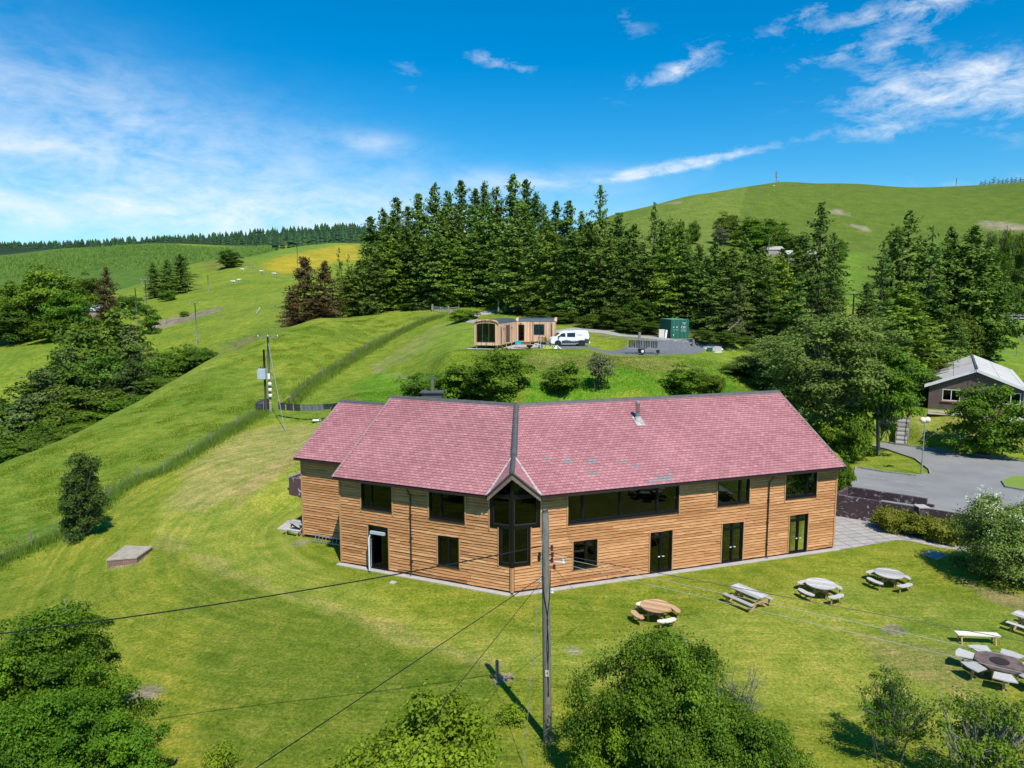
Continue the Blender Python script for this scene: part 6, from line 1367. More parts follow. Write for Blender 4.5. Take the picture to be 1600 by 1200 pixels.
for k in range(4): mb.beam(gb_+Vector((.2, 0, .25+k*.3)), gc+Vector((0, 0, .25+k*.3)), .04, .1)
mb.build('rails', M['wood_grey'], t); mb = MB(); mb.box(gc.x-.08, gc.x+.08, gc.y-.08, gc.y+.08, gc.z-.2, gc.z+1.4); mb.build('post', M['post'], t)
mb = MB(); a = Vector(hit(531, 493)); b = Vector(hit(538, 492)); 
# washing line
wl0, wl1 = Vector(hit(434, 652)), Vector(hit(548, 652)); wl = thing('washing_line', 'sagging washing line between the transformer poles and the annex roof', 'washing line', tuple(wl0))
for c in (wl0, wl1): mb = MB(); mb.tube([c+Vector((0, 0, -.1)), c+Vector((0, 0, 1.75))], .04, 6); mb.build('post', M['post'], wl)
lineP = [wl0+(wl1-wl0)*t+Vector((0, 0, 1.7-.55*4*t*(1-t)*.62)) for t in np.linspace(0, 1, 30)]
mb = MB(); mb.tube(lineP, .012, 4); mb.build('line', M['wire'], wl)
M['towel_grey'] = mat('grey_towel', (.16, .18, .20), .95, (.13, .15, .17)); M['towel_dark'] = mat('charcoal_towel', (.035, .032, .05), .95, (.05, .045, .06))
items = [(.015, 2.15, 1.75, 'towel_dark'), (.13, 2.1, 1.7, 'towel_dark'), (.24, 2.0, 1.65, 'towel_dark'), (.345, 2.2, 1.5, 'towel_grey'), (.455, 2.2, 1.5, 'towel_grey'), (.56, 2.2, 1.5, 'towel_grey')]
labs = ['charcoal towel nearest the transformer poles, first on the line', 'charcoal towel second from the poles on the line', 'charcoal towel beside the grey towels', 'grey towel next to the charcoal towels', 'grey towel in the middle of the washing line', 'grey towel next to the hanging clothes']
span = (wl1-wl0)
def onl(t): return wl0+span*t+Vector((0, 0, 1.7-.55*4*t*(1-t)*.62))
for (t0, w_, h, m_), lb in zip(items, labs):
    a, b = onl(t0), onl(t0+.1*w_/2.2*.95); mb = MB(); n = 6
    for i in range(n):
        p, q = a+(b-a)*i/n, a+(b-a)*(i+1)/n; s0, s1 = Vector((0, .05*math.sin(i*1.4), 0)), Vector((0, .05*math.sin((i+1)*1.4), 0)); hh = Vector((0, 0, -.62*h/1.0*.72))
        mb.prism([p+s0*.2, q+s1*.2, q+s1+hh, p+s0+hh], (0, .03, 0))
    tag(mb.build('towel', M[m_], None, tuple(a)), lb, 'towel', 'towels on the washing line')
cl = [(.675, .55, 'towel_dark', 'short black top beside the last grey towel'), (.715, .55, 'towel_dark', 'dark plum shirt on the washing line'), (.77, .85, 'suit', 'black trousers on the washing line'), (.815, .8, 'suit', 'black leggings next to the trousers on the line'), (.86, .75, 'blue', 'bright blue shirt on the washing line'), (.90, .6, 'suit', 'black top with a red mark beside the blue shirt'), (.945, .9, 'white', 'white shirt at the annex end of the washing line')]
for t0, h, m_, lb in cl:
    a = onl(t0); d = span.normalized(); mb = MB(); w_ = .32
    mb.prism([a-d*w_, a+d*w_, a+d*w_*1.25+Vector((0, 0, -.3)), a+d*w_*.75+Vector((0, 0, -.28)), a+d*w_*.8+Vector((0, 0, -h)), a-d*w_*.8+Vector((0, 0, -h)), a-d*w_*.75+Vector((0, 0, -.28)), a-d*w_*1.25+Vector((0, 0, -.3))], (0, .05, 0)); tag(mb.build('garment', M[m_], None, tuple(a)), lb, 'clothing', 'clothes on the washing line')
lb_ = Vector(hit(498, 658)); mb = MB(); [mb.ball(lb_+Vector((random.uniform(-.6, .6), random.uniform(-.3, .3), .12)), .22, 8, (1.2, .8, .6), 0, k % 3) for k in range(9)]; tag(mb.build('laundry_pile', [M['white'], M['suit'], M['ceramic']], None, tuple(lb_)), 'crumpled pile of red, white and black laundry on the grass', 'laundry')
lb_ = Vector(hit(412, 640)); mb = MB(); mb.ball(lb_+Vector((-.2, 0, .5)), .75, 10, (1, .8, .9), jit=.15); tag(mb.build('covered_heap', M['suit'], None, tuple(lb_)), 'dark covered heap behind the transformer poles', 'heap')
# sheep
def sheep(px, py, label, k=0, sc=1.):
    b = Vector(hit(px, py)); t = thing('sheep', label, 'sheep', tuple(b), 'sheep on the far fields'); f = 1 if k % 2 else -1
    rows = [(-.62, .70, .10), (-.5, .74, .26), (-.2, .74, .33), (.2, .74, .32), (.45, .78, .24), (.62, .92, .14), (.80, 1.0, .12), (.98, .93, .06)]
    mb = MB(); mb.tube([(b.x+f*x*sc, b.y, b.z+z*sc) for x, z, r in rows], [r*sc for x, z, r in rows], 8)
    for x in (-.42, .38):
        for y in (-.14, .14): mb.tube([(b.x+f*x*sc, b.y+y, b.z+.6*sc), (b.x+f*(x+.02)*sc, b.y+y, b.z)], [.08*sc, .045*sc], 6)
    mb.build('body', M['sheep'], t, smooth=True)
for k, (a, b, lb) in enumerate(((365, 443.5, 'white sheep grazing lowest on the far left field'), (373, 441, 'white sheep beside another on the far left field'), (379, 424, 'sheep just below the lone round tree'), (408, 427, 'sheep by the fence left of the yellow field'), (429, 431, 'sheep right of the fence near the yellow field'), (1209, 292, 'tiny sheep near the crest of the right hill, by the mast'), (1430, 292, 'tiny sheep near the right end of the hill crest'), (1052, 300, 'tiny sheep on the left shoulder of the right hill'))): sheep(a, b, lb, k, 1.25)
# ------------------------------------------------------------ trees
def quads_from(cen, nor, size, asp, rng, k=1.0):
    n = len(cen); nor = nor/np.maximum(np.linalg.norm(nor, axis=1), 1e-6)[:, None]
    r = rng.normal(size=(n, 3)); u = np.cross(nor, r); u /= np.maximum(np.linalg.norm(u, axis=1), 1e-6)[:, None]; v = np.cross(nor, u)
    s = size[:, None]; a = asp
    V = np.stack([cen-u*s, cen-v*s*a+nor*s*.12, cen+u*s, cen+v*s*a-nor*s*.1], 1).reshape(-1, 3)
    return V, np.arange(4*n).reshape(n, 4)
def twig_mesh(name, limbs, m):                           # limbs: list of (points, radii)
    mb = MB()
    for pts, rs in limbs: mb.tube(pts, rs, 6, cap=False)
    me = bpy.data.meshes.new(name); me.from_pydata(mb.v, [], mb.f); me.materials.append(m); me.polygons.foreach_set('use_smooth', [True]*len(mb.f)); me.update(); return me
def conifer(seed, H=20., Rb=3.9, z0f=.06, dens=1., m='spruce', step=.42, droop=.32, ragged=.5, dead=.0):
    rg = np.random.default_rng(seed); cen = []; nor = []; size = []; tone = []; limbs = [([(0, 0, -.6), (0, 0, H*.5), (0, 0, H*.99)], [H*.016, H*.010, H*.002])]
    z = H*z0f; ph = rg.uniform(0, 6.28, 6); wob = rg.uniform(-.25, .25, 2)
    while z < H*.99:
        t = (z-H*z0f)/(H*(1-z0f)); L0 = Rb*(1-t)**.62*(.6+.4*min(t*5, 1)); nb = max(int((6.5 if t < .8 else 4.5)*dens), 2)
        for b in range(nb):
            a = rg.uniform(0, 6.283); zb = z+rg.uniform(-.6, .6)*(1-t*.8)
            lob = 1+.26*math.sin(a*2+zb*.55+ph[0])+.16*math.sin(a*3-zb*1.15+ph[1])+.12*math.sin(zb*2.1+ph[2])
            L = max(L0*lob*(1-ragged+ragged*1.35*rg.random()), .2); up = -.35*droop*(1-t)+.42*t; thick = rg.random() < dead
            n = max(int(L/.26), 2); d = np.array([math.cos(a), math.sin(a), 0]); side = np.array([-d[1], d[0], 0]); tb = rg.uniform(.05, .55)
            if rg.random() < .22 and L > 1.2: limbs.append(([(0, 0, zb), tuple(d*L*.5+np.array([0, 0, zb+.12*L*up])), tuple(d*L*.92+np.array([0, 0, zb+L*up-.10*L]))], [.05, .035, .012]))
            if thick: continue
            for i in range(n):
                u = (i+.9)/n
                if u < .25 and t < .7: continue
                p = d*L*u+np.array([wob[0]*t, wob[1]*t, zb+L*(up*u-.20*u*u*(1-t)+.14*max(u-.7, 0))])
                wdt = .62*L*.36*(1-u)**.5+.16; k = 4 if u < .8 else 3
                for j in range(k):
                    q = p+side*rg.uniform(-1, 1)*wdt+d*rg.uniform(-.15, .15)+np.array([0, 0, rg.uniform(-.42, .08)])
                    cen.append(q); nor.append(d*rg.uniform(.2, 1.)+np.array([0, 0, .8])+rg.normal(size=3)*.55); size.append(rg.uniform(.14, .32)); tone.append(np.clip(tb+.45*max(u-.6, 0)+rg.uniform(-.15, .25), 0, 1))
        z += step*.8*rg.uniform(.5, 1.5)*(1 if t < .85 else .7)
    V, Fq = quads_from(np.array(cen), np.array(nor), np.array(size), .48, rg)
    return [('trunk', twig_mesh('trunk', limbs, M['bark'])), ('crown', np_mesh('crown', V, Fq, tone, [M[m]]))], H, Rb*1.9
def broad(seed, rx=3., ry=3., h=7., base=.08, nc=70, leaves=16000, leaf=.13, m='broad', bark='bark', stems=1, cl=.85, gap=.0, lean=(0, 0), twig=.0, flowers=0, flat=1.0, spiky=0.):
    rg = np.random.default_rng(seed); z0 = h*base; rz = (h-z0)/2; c0 = np.array([lean[0], lean[1], z0+rz])
    ph = rg.uniform(0, 6.28, 6)
    C_ = []; 
    while len(C_) < nc:
        p = rg.uniform(-1, 1, 3); r = math.sqrt(p[0]**2+p[1]**2+(p[2]*(.5 if p[2] < 0 and base < .05 else 1.))**2)
        if r > 1 or r < .28: continue
        a = math.atan2(p[1], p[0]); k = 1+.16*math.sin(a*3+ph[0])+.12*math.sin(a*5+ph[1]+p[2]*3)+.10*math.sin(p[2]*6+ph[2]+a)
        if r > .97*k: continue
        zz_ = p[2]; q = np.array([p[0]*rx*k, p[1]*ry*k, zz_*rz*(1.0+.08*math.sin(a*2+ph[3]))])
        q[:2] += np.array(lean)*(zz_)*.6
        C_.append(c0+q*.9)
    C_ = np.array(C_); limbs = []
    S = []
    for s_ in range(stems):
        a = rg.uniform(0, 6.28); e = 0 if stems == 1 else .25+.1*stems**.5; S.append(np.array([e*math.cos(a), e*math.sin(a), -.3]))
    tr = .022*h/max(stems**.5, 1)
    for s_ in S:
        top = c0*np.array([1, 1, .95])+(0 if stems == 1 else 1)*np.array([s_[0]*2.5, s_[1]*2.5, 0]); mid = s_*.5+top*.5+rg.normal(size=3)*.12*np.array([1, 1, .3])
        limbs.append(([tuple(s_), tuple(mid), tuple(top)], [tr, tr*.7, tr*.35]))
    for i, c in enumerate(C_):
        s_ = S[i % stems]; f = rg.uniform(.25, .7); st = s_*(1-f)+c0*f; st[2] = max(min(st[2], c[2]-.1), .2); md = st*.45+c*.55+np.array([0, 0, -.08*h*rg.random()])+rg.normal(size=3)*.1
        if i % 2 == 0 or nc < 60: limbs.append(([tuple(st), tuple(md), tuple(c)], [tr*.30, tr*.17, .012]))
        for _ in range(int(twig)): e = c+rg.normal(size=3)*cl*.6; limbs.append(([tuple(md), tuple(c*.7+e*.3), tuple(e)], [.012, .008, .004]))
    per = max(leaves//nc, 4); cen = []; nor = []; tone = []; sz = []
    for c in C_:
        n = int(per*rg.uniform(.6, 1.4)); d = rg.normal(size=(n, 3)); d /= np.linalg.norm(d, axis=1)[:, None]; d[:, 2] = np.where(d[:, 2] < -.3, -d[:, 2]*.5, d[:, 2])
        r = cl*rg.uniform(.55, 1.15)*rg.uniform(.35, 1., n)**.5*(1+.25*np.sin(d[:, 0]*5+c[0]*3)*np.sin(d[:, 1]*5+c[1]))
        if spiky: r = r*(1+spiky*rg.random(n)**4)
        p = c+d*r[:, None]*np.array([1.1, 1.1, .8*flat]); out = (p-c0)/np.array([rx, ry, rz])
        if gap: keep = rg.random(n) > gap; p, d, out = p[keep], d[keep], out[keep]; n = len(p)
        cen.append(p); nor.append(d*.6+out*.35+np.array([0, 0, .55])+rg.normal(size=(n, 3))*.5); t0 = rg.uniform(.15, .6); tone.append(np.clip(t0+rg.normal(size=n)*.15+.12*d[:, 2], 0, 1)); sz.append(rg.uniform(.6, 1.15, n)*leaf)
    cen = np.concatenate(cen); ok = cen[:, 2] > .05; cen = cen[ok]; nor = np.concatenate(nor)[ok]; tone = np.concatenate(tone)[ok]; sz = np.concatenate(sz)[ok]
    V, Fq = quads_from(cen, nor, sz, .62, rg)
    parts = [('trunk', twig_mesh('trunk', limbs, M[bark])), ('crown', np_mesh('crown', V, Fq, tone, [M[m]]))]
    if flowers:
        out = (cen-c0)/np.array([rx, ry, rz]); k = np.argsort(-(np.linalg.norm(out, axis=1)+.9*out[:, 2]+rg.random(len(cen))*1.6))[:flowers]; cen = cen+np.array([0, 0, .05])+(cen-c0)*.025
        fc = np.repeat(cen[k], 6, 0)+rg.normal(size=(len(k)*6, 3))*.06+np.array([0, 0, .06]); V, Fq = quads_from(fc, rg.normal(size=fc.shape)*.4+np.array([0, 0, 1.]), rg.uniform(.026, .05, len(fc)), .9, rg); parts.append(('blossom', np_mesh('blossom', V, Fq, None, [M['blossom']])))
    return parts, h, 2*max(rx, ry)
def bare(seed, h, r, n=60):
    rg = np.random.default_rng(seed); limbs = []
    for i in range(n):
        a = rg.uniform(0, 6.28); e = r*math.sqrt(rg.random()); top = np.array([e*math.cos(a), e*math.sin(a), h*rg.uniform(.55, 1.)]); b = top*np.array([.25, .25, 0])+rg.normal(size=3)*np.array([.1, .1, 0]); m_ = b*.4+top*.6+rg.normal(size=3)*.15
        limbs.append(([tuple(b), tuple(m_), tuple(top)], [.035, .018, .006]))
        for _ in range(7): s_ = m_+(top-m_)*rg.random(); e_ = s_+rg.normal(size=3)*.35+np.array([0, 0, .15]); limbs.append(([tuple(s_), tuple(e_)], [.009, .003]))
    return [('branches', twig_mesh('branches', limbs, M['twig']))], h, 2*r
PROTO = {}
def proto(key, fn, *a, **k): PROTO[key] = fn(*a, **k)
for i in range(4): proto('spruce%d' % i, conifer, 100+i, Rb=3.4+.6*(i % 3), ragged=.5+.1*(i % 2), droop=.2+.15*i)
for i in range(2): proto('spire%d' % i, conifer, 120+i, Rb=4.4, dens=.8, ragged=.7, step=.6, m='spruce')
for i in range(2): proto('thin%d' % i, conifer, 130+i, Rb=4.6, dens=.62, ragged=.75, step=.75, m='spruce', dead=.25, z0f=.22)
for i in range(2): proto('lit%d' % i, conifer, 140+i, Rb=4.2, ragged=.45, m='spruce_light')  # conifers whose needles are a yellower green than the other spruces
for i in range(2): proto('brown%d' % i, conifer, 150+i, H=14., Rb=5.0, ragged=.4, m='spruce_brown', z0f=.02, droop=.1)
for i in range(3): proto('round%d' % i, broad, 200+i, 4.2, 4.2, 9.5, .03, 110, 15000, .20, 'broad', cl=1.25)
for i in range(3): proto('dark%d' % i, broad, 210+i, 4.4, 4.4, 11., .04, 110, 15000, .21, 'broad_dark', cl=1.25)
proto('larch0', conifer, 220, H=14., Rb=5.6, dens=1.2, ragged=.55, m='spruce_mid', z0f=.02, droop=.7, step=.55); proto('larch1', conifer, 221, H=14., Rb=6., dens=1.1, ragged=.6, m='spruce_mid', z0f=.02, droop=.8, step=.6)
for i in range(3): proto('bush%d' % i, broad, 230+i, 2.6, 2.6, 3.4, .02, 70, 11000, .13, 'broad', cl=.8, stems=3)
for i in range(2): proto('sapling%d' % i, broad, 240+i, 1.7, 1.7, 4.2, .0, 46, 6500, .12, 'hawthorn', cl=.6, stems=2, spiky=.5)
proto('grey0', broad, 245, 1.5, 1.5, 4.4, .08, 40, 3600, .10, 'grey_leaf', cl=.6, stems=3, twig=3, spiky=.6)
for i in range(2): proto('birch%d' % i, broad, 250+i, 4.2, 4.2, 12., .06, 190, 34000, .135, 'birch', 'pale_bark', 3, 1.0, twig=1, spiky=.4)
proto('maple0', broad, 255, 4.0, 4.0, 11., .22, 140, 26000, .17, 'broad', 'pale_bark', 2, 1.05)
proto('farcon0', conifer, 160, Rb=4., dens=.6, step=.9, ragged=.4, m='spruce')
def tree(key, px, base=None, top=None, w=None, label='', cat='tree', name='tree', group=None, d=None, rz=None, xyz=None, hsc=None):
    parts, H, Wd = PROTO[key]
    if xyz: b = Vector(xyz)
    elif d is not None: rx_, _ = ray(px, 600); b = Vector((rx_*d, d, tz(rx_*d, d)))
    else: b = Vector(hit(px, base))
    zt = CAMZ+ray(px, top)[1]*b.y if top is not None else b.z+hsc
    h = max(zt-b.z, .5); wd = (w/F*b.y) if w else Wd*h/H
    t = thing(name, label, cat, tuple(b), group, rz if rz is not None else random.uniform(0, 6.28)); t.scale = (wd/Wd, wd/Wd, h/H)
    for nm, me in parts: o = bpy.data.objects.new(nm, me); C.objects.link(o); o.parent = t
    return t
ORD = ['first', 'second', 'third', 'fourth', 'fifth', 'sixth', 'seventh', 'eighth', 'ninth', 'tenth', 'eleventh', 'twelfth', 'thirteenth', 'fourteenth', 'fifteenth', 'sixteenth', 'seventeenth', 'eighteenth']
# --- the conifer wood behind the cabin
back = [(585, 337, 52), (604, 326, 50), (626, 306, 56), (643, 322, 44), (660, 300, 48), (683, 285, 52), (703, 296, 46), (724, 281, 48), (743, 292, 44), (757, 283, 46), (777, 290, 48), (800, 272, 56), (822, 279, 50), (835, 300, 46), (848, 318, 44), (866, 314, 44), (884, 312, 46), (905, 330, 46)]
for i, (px, top, w) in enumerate(back): tree('spruce%d' % (i % 4), px, d=168+random.uniform(-6, 8), top=top, w=w*1.5, label='tall spruce, '+ORD[i]+' tip from the left along the skyline of the wood', name='spruce', group='skyline spruces of the wood behind the cabin')
mid_ = [(px+random.uniform(-10, 10), top+random.uniform(26, 62)) for px, top, w in back+[(575, 380, 0), (595, 375, 0)]]
for i, (px, top) in enumerate(mid_): tree('spruce%d' % ((i*3+1) % 4), px, d=(157 if px < 790 else 145)+random.uniform(-3, 3), top=top, w=random.uniform(66, 84), label='dark green spruce in the middle of the wood behind the cabin', name='spruce', group='spruces inside the wood behind the cabin')
fr_ = [(548, 420, 44), (566, 405, 48), (590, 392, 54), (618, 372, 58), (650, 366, 58), (682, 350, 60), (712, 372, 56), (742, 360, 58), (768, 372, 54)]
for i, (px, top, w) in enumerate(fr_): tree(('spruce%d' % (i % 4)) if i % 3 else 'lit%d' % (i % 2), px, d=151+random.uniform(-1.5, 2.5), top=top, w=w*1.3, label='front row spruce left of the track, '+ORD[i]+' from the copper brown conifers', name='spruce', group='front row spruces left of the track')
fr2 = [(800, 350, 66, 137), (830, 372, 60, 133), (858, 345, 66, 131), (890, 362, 64, 127), (918, 345, 66, 126), (948, 372, 62, 122), (978, 358, 66, 120), (1005, 392, 60, 117), (1036, 372, 64, 116), (1068, 392, 62, 115), (1098, 398, 60, 113), (1126, 392, 60, 112), (1152, 402, 56, 111), (1180, 392, 60, 112), (1212, 400, 56, 112), (1238, 385, 62, 113)]
for i, (px, top, w, d) in enumerate(fr2): tree(('spruce%d' % (i % 4)) if i % 6 != 2 else 'lit%d' % (i % 2), px, d=d, top=top, w=w*1.3, label='front row spruce right of the track bend, '+ORD[i]+' counting from the track', name='spruce', group='front row spruces right of the track')
fr3 = [(960, 330, 54, 132), (985, 350, 52, 130), (1030, 345, 50, 128), (1060, 366, 48, 126), (1085, 380, 46, 124), (1110, 378, 46, 122), (1135, 386, 46, 122), (1160, 374, 46, 124), (1188, 384, 50, 122), (1215, 388, 50, 122), (1245, 366, 50, 122), (1292, 362, 40, 124)]
for i, (px, top, w, d) in enumerate(fr3): tree('spruce%d' % ((i+2) % 4), px, d=d, top=top, w=w*1.5, label='spruce in the second row of the wood, behind the container', name='spruce', group='second row spruces behind the container')
tree('spire0', 934, d=128, top=289, w=74, label='single tall spire spruce left of the bare hill slope, the tallest on that side', name='spruce')
tree('spire1', 1017, d=126, top=316, w=58, label='slim pointed spruce rising beside a yellow green tree', name='spruce')
tree('spire1', 1270, d=112, top=316, w=104, label='tall ragged spruce standing alone against the right hill', name='spruce', rz=1.)
tree('round1', 1052, d=134, top=338, w=52, label='yellow green broadleaf crown poking out among the dark spruces')
for i, (px, top, w, lb) in enumerate(((1290, 395, 62, 'ragged spruce below the lone tall one, against the green field'), (1240, 425, 74, 'dark spruce in front of the tall ragged one'), (1150, 440, 70, 'brownish pine with dead lower boughs right of the container'), (1195, 430, 74, 'dark pine above the fallen white branch'), (1110, 440, 64, 'leafy spruce directly right of the container'))): tree('spire%d' % (i % 2) if i != 2 else 'larch1', px, d=104+i*1.2, top=top, w=w, label=lb, name='spruce')
# understory and laurels at the foot of the wood
for i, (px, base, top, w) in enumerate(((985, 518, 492, 50), (1015, 522, 496, 40), (880, 505, 480, 50), (925, 512, 486, 50), (840, 500, 478, 40), (560, 488, 466, 40), (600, 486, 468, 36), (640, 485, 468, 30), (1100, 536, 508, 40), (1135, 540, 512, 44), (1165, 545, 520, 40), (960, 514, 470, 50), (1000, 510, 460, 60))): tree('dark%d' % (i % 3), px, base=base, top=top+4, w=w*1.0, label='shrub in the undergrowth at the foot of the wood', cat='shrub', name='shrub', group='undergrowth shrubs at the foot of the wood')
mb = MB(); a = Vector(hit(1140, 530)); a.y += 1; mb.tube([a+Vector((0, 0, 1.2)), a+Vector((1.0, .3, 2.0)), a+Vector((1.9, .2, 2.9))], [.09, .06, .02], 6); mb.tube([a+Vector((1., .3, 2.)), a+Vector((1.9, .1, 2.1))], [.04, .015], 5); tag(mb.build('dead_branch', M['pale_bark'], None, tuple(a)), 'bleached dead branch leaning out of the dark pines', 'branch')
# right hand group
for i, (k, px, d, top, w, lb) in enumerate((('spire0', 1405, 112, 328, 84, 'tallest spruce of the right hand clump'), ('thin0', 1368, 108, 376, 66, 'sparse half dead spruce at the left of the right hand clump'), ('spire1', 1383, 115, 366, 66, 'ragged spruce left of the tallest in the right hand clump'), ('thin1', 1442, 110, 350, 84, 'open crowned spruce with a bare lower trunk in the right hand clump'),
    ('spruce1', 1470, 114, 354, 72, 'spruce right of the open crowned one'), ('spruce0', 1502, 112, 350, 84, 'dark dense spruce at the right of the clump'), ('spruce3', 1530, 113, 378, 76, 'outermost dark spruce beside the lane'), ('spruce2', 1430, 118, 372, 76, 'spruce hidden deep in the right hand clump'), ('dark0', 1525, 112, 420, 80, 'dark rounded tree low at the right edge of the clump'), ('dark1', 1480, 104, 470, 70, 'dark low tree under the right hand spruces'), ('spruce1', 1345, 106, 440, 50, 'short spruce left of the sparse one'), ('spruce3', 1455, 106, 430, 66, 'lower spruce in front of the open crowned one'), ('lit0', 1402, 88, 442, 118, 'bright yellow green conifer in front of the right hand clump'), ('lit1', 1450, 92, 500, 70, 'smaller yellow green conifer above the bungalow'), ('spruce2', 1490, 98, 500, 60, 'dark small spruce just above the bungalow roof'))): tree(k, px, d=d, top=top, w=w*1.3, label=lb, name='spruce')
# trees right of the lodge
for i, (k, px, d, top, w, lb) in enumerate((('birch0', 1290, 67, 482, 175, 'big airy birch rising behind the lodge\'s right gable'), ('birch1', 1228, 76, 520, 130, 'grey green birch left of the big one, above the roof ridge'), ('birch1', 1345, 78, 488, 120, 'birch behind the leaning trunk by the drive'), ('maple0', 1385, 66, 540, 110, 'leafy tree with a pale leaning trunk beside the drive'), ('birch0', 1178, 82, 552, 80, 'small birch at the right end of the terrace bank'), ('dark2', 1420, 82, 560, 90, 'dark tree behind the timber steps'), ('bush1', 1145, 80, 570, 50, 'low round bush at the right end of the terrace'), ('round2', 1310, 88, 500, 100, 'rounded tree deep behind the birches'), ('bush2', 1330, 64, 640, 80, 'dark bush under the birches beside the drive'), ('round0', 1260, 90, 520, 100, 'green tree behind the lodge roof, left of the birches'))): tree(k, px, d=d, top=top, w=w, label=lb)
tree('round1', 1541, base=712, top=596, w=108, label='dark leafy tree on the grass bank in front of the bungalow')
tree('bush0', 1318, base=778, top=722, w=30, label='small grey green bush tucked behind the lodge\'s right corner', cat='shrub', name='shrub')
# terrace trees behind the lodge
for i, (k, px, base, top, w, lb) in enumerate((('round0', 783, 628, 545, 96, 'round green tree right behind the ridge, below the cabin'), ('sapling0', 735, 632, 566, 70, 'leafy tree left of the round one below the cabin'), ('sapling1', 655, 634, 583, 70, 'ragged bush behind the left chimney'), ('bush0', 700, 632, 580, 60, 'dark bush right of the left chimney'), ('sapling0', 875, 613, 563, 52, 'small tree on the terrace bank, below the van'), ('grey0', 937, 611, 548, 42, 'sparse grey green willow on the terrace bank'), ('sapling1', 1064, 614, 568, 66, 'bushy tree on the terrace bank below the green box'), ('bush2', 1110, 614, 586, 50, 'low bush at the right of the terrace bank'), ('bush1', 1100, 600, 582, 30, 'tiny bush beside the bushy terrace tree'))): tree(k, px, base=base, top=top, w=w, label=lb)
tree('bush2', 724, base=502, top=482, w=48, label='rounded shrub beside the field gate and the track', cat='shrub', name='shrub')
# left: brown trees and the gully
tree('brown0', 480, d=147, top=400, w=78, label='tall copper brown conifer at the left end of the wood', name='conifer'); tree('brown1', 512, d=146, top=408, w=66, label='copper brown conifer right of the tallest brown one', name='conifer'); tree('brown1', 462, d=144, top=455, w=56, label='low copper brown conifer nearest the gully', name='conifer', rz=2.); tree('brown0', 497, d=142, top=466, w=70, label='low spreading brown conifer in front of the tall brown ones', name='conifer', rz=4.)
tree('farcon0', 535, d=176, top=386, w=26, label='small pointed spruce left of the wood, against the yellow field', name='spruce'); tree('farcon0', 549, d=174, top=396, w=24, label='smaller pointed spruce beside it, touching the wood', name='spruce')
gully = [('dark0', 165, 126, 480, 120), ('dark1', 130, 120, 520, 110), ('larch0', 208, 116, 510, 84), ('larch1', 115, 116, 545, 120), ('larch0', 60, 106, 578, 120), ('larch1', 160, 108, 590, 120), ('larch0', 25, 99, 634, 100), ('dark2', 100, 100, 650, 100), ('larch1', 205, 108, 560, 80), ('dark0', 228, 114, 580, 76), ('round1', 262, 118, 556, 60), ('round0', 290, 123, 540, 62), ('bush0', 316, 121, 545, 46), ('round2', 245, 110, 590, 64), ('bush1', 205, 104, 618, 76), ('bush2', 165, 101, 640, 84), ('round1', 125, 95, 662, 80), ('bush0', 90, 90, 672, 80), ('bush1', 55, 86, 690, 76), ('round2', 10, 82, 692, 56), ('dark1', 5, 92, 660, 80), ('larch0', 90, 112, 600, 90), ('dark2', 30, 112, 600, 80), ('bush2', 270, 112, 590, 60)]
gully += [('dark2', 8, 104, 600, 130), ('larch1', 45, 100, 615, 120), ('dark0', 135, 104, 600, 110), ('dark1', 185, 113, 530, 100), ('round2', 75, 96, 655, 80)]
lbs = ['tallest dark tree of the gully on the left', 'dark tree left of the tallest in the gully', 'drooping conifer at the right of the gully clump', 'wide drooping conifer in the middle of the gully', 'grey green drooping conifer near the left edge', 'drooping conifer low in the middle of the gully', 'drooping conifer at the far left edge', 'dark tree at the bottom of the gully near the field', 'drooping conifer next to the hedge trees', 'dark rounded tree where the hedge begins', 'green hedge tree in the middle of the gully hedge', 'last tall hedge tree before the open bank', 'low bush at the upper end of the gully hedge', 'round hedge tree at the field edge', 'bush along the field edge below the drooping conifers', 'wide bush along the field edge', 'round tree low along the field edge', 'bush low on the field edge', 'bush just above the bright corner bush', 'bright green bush at the left picture edge', 'dark tree touching the left picture edge', 'drooping conifer behind the wide one', 'dark tree behind the left edge conifers', 'low bush before the round hedge tree', 'dark tree at the left edge under the valley field', 'drooping conifer filling the left of the gully above the corner bush', 'broad dark tree in the heart of the gully', 'dark tree right behind the tallest of the gully', 'round green tree between the left edge conifers and the field']
for (k, px, d, top, w), lb in zip(gully, lbs): tree(k, px, d=d, top=top, w=w*1.3, label=lb)
for k, px, d, top, w, lb in (('round0', 85, 200, 416, 110, 'big round leafy tree in the far left valley'), ('round1', 40, 205, 440, 90, 'round leafy tree left of the biggest in the valley'), ('dark1', 8, 210, 432, 70, 'brownish dark tree at the left edge of the valley'), ('round2', 112, 192, 450, 70, 'leafy tree at the right foot of the big round one'), ('brown1', 176, 214, 418, 44, 'dark copper tree beside the blue barn roof'), ('dark2', 150, 222, 424, 44, 'dark tree between the round trees and the copper one'), ('spruce1', 250, 268, 410, 40, 'left spruce of the far pair on the sheep slope'), ('spruce2', 270, 270, 404, 44, 'middle spruce of the far clump on the sheep slope'), ('spruce3', 292, 275, 397, 52, 'widest spruce of the far clump on the sheep slope'), ('dark0', 368, 345, 389, 36, 'lone round tree on the ridge of the sheep field'), ('sapling0', 240, 186, 472, 28, 'single light green sapling in the gully field'), ('bush1', 210, 215, 462, 40, 'bushes at the foot of the copper tree'), ('dark1', 20, 196, 470, 90, 'dark tree low at the left of the valley'), ('bush0', 95, 190, 495, 80, 'undergrowth below the big round tree'), ('bush2', 270, 245, 452, 26, 'tiny thorn bush on the sheep slope'), ('bush0', 293, 202, 486, 14, 'dark thorn on the bare earth bank')): tree(k, px, d=d, top=top, w=w, label=lb)
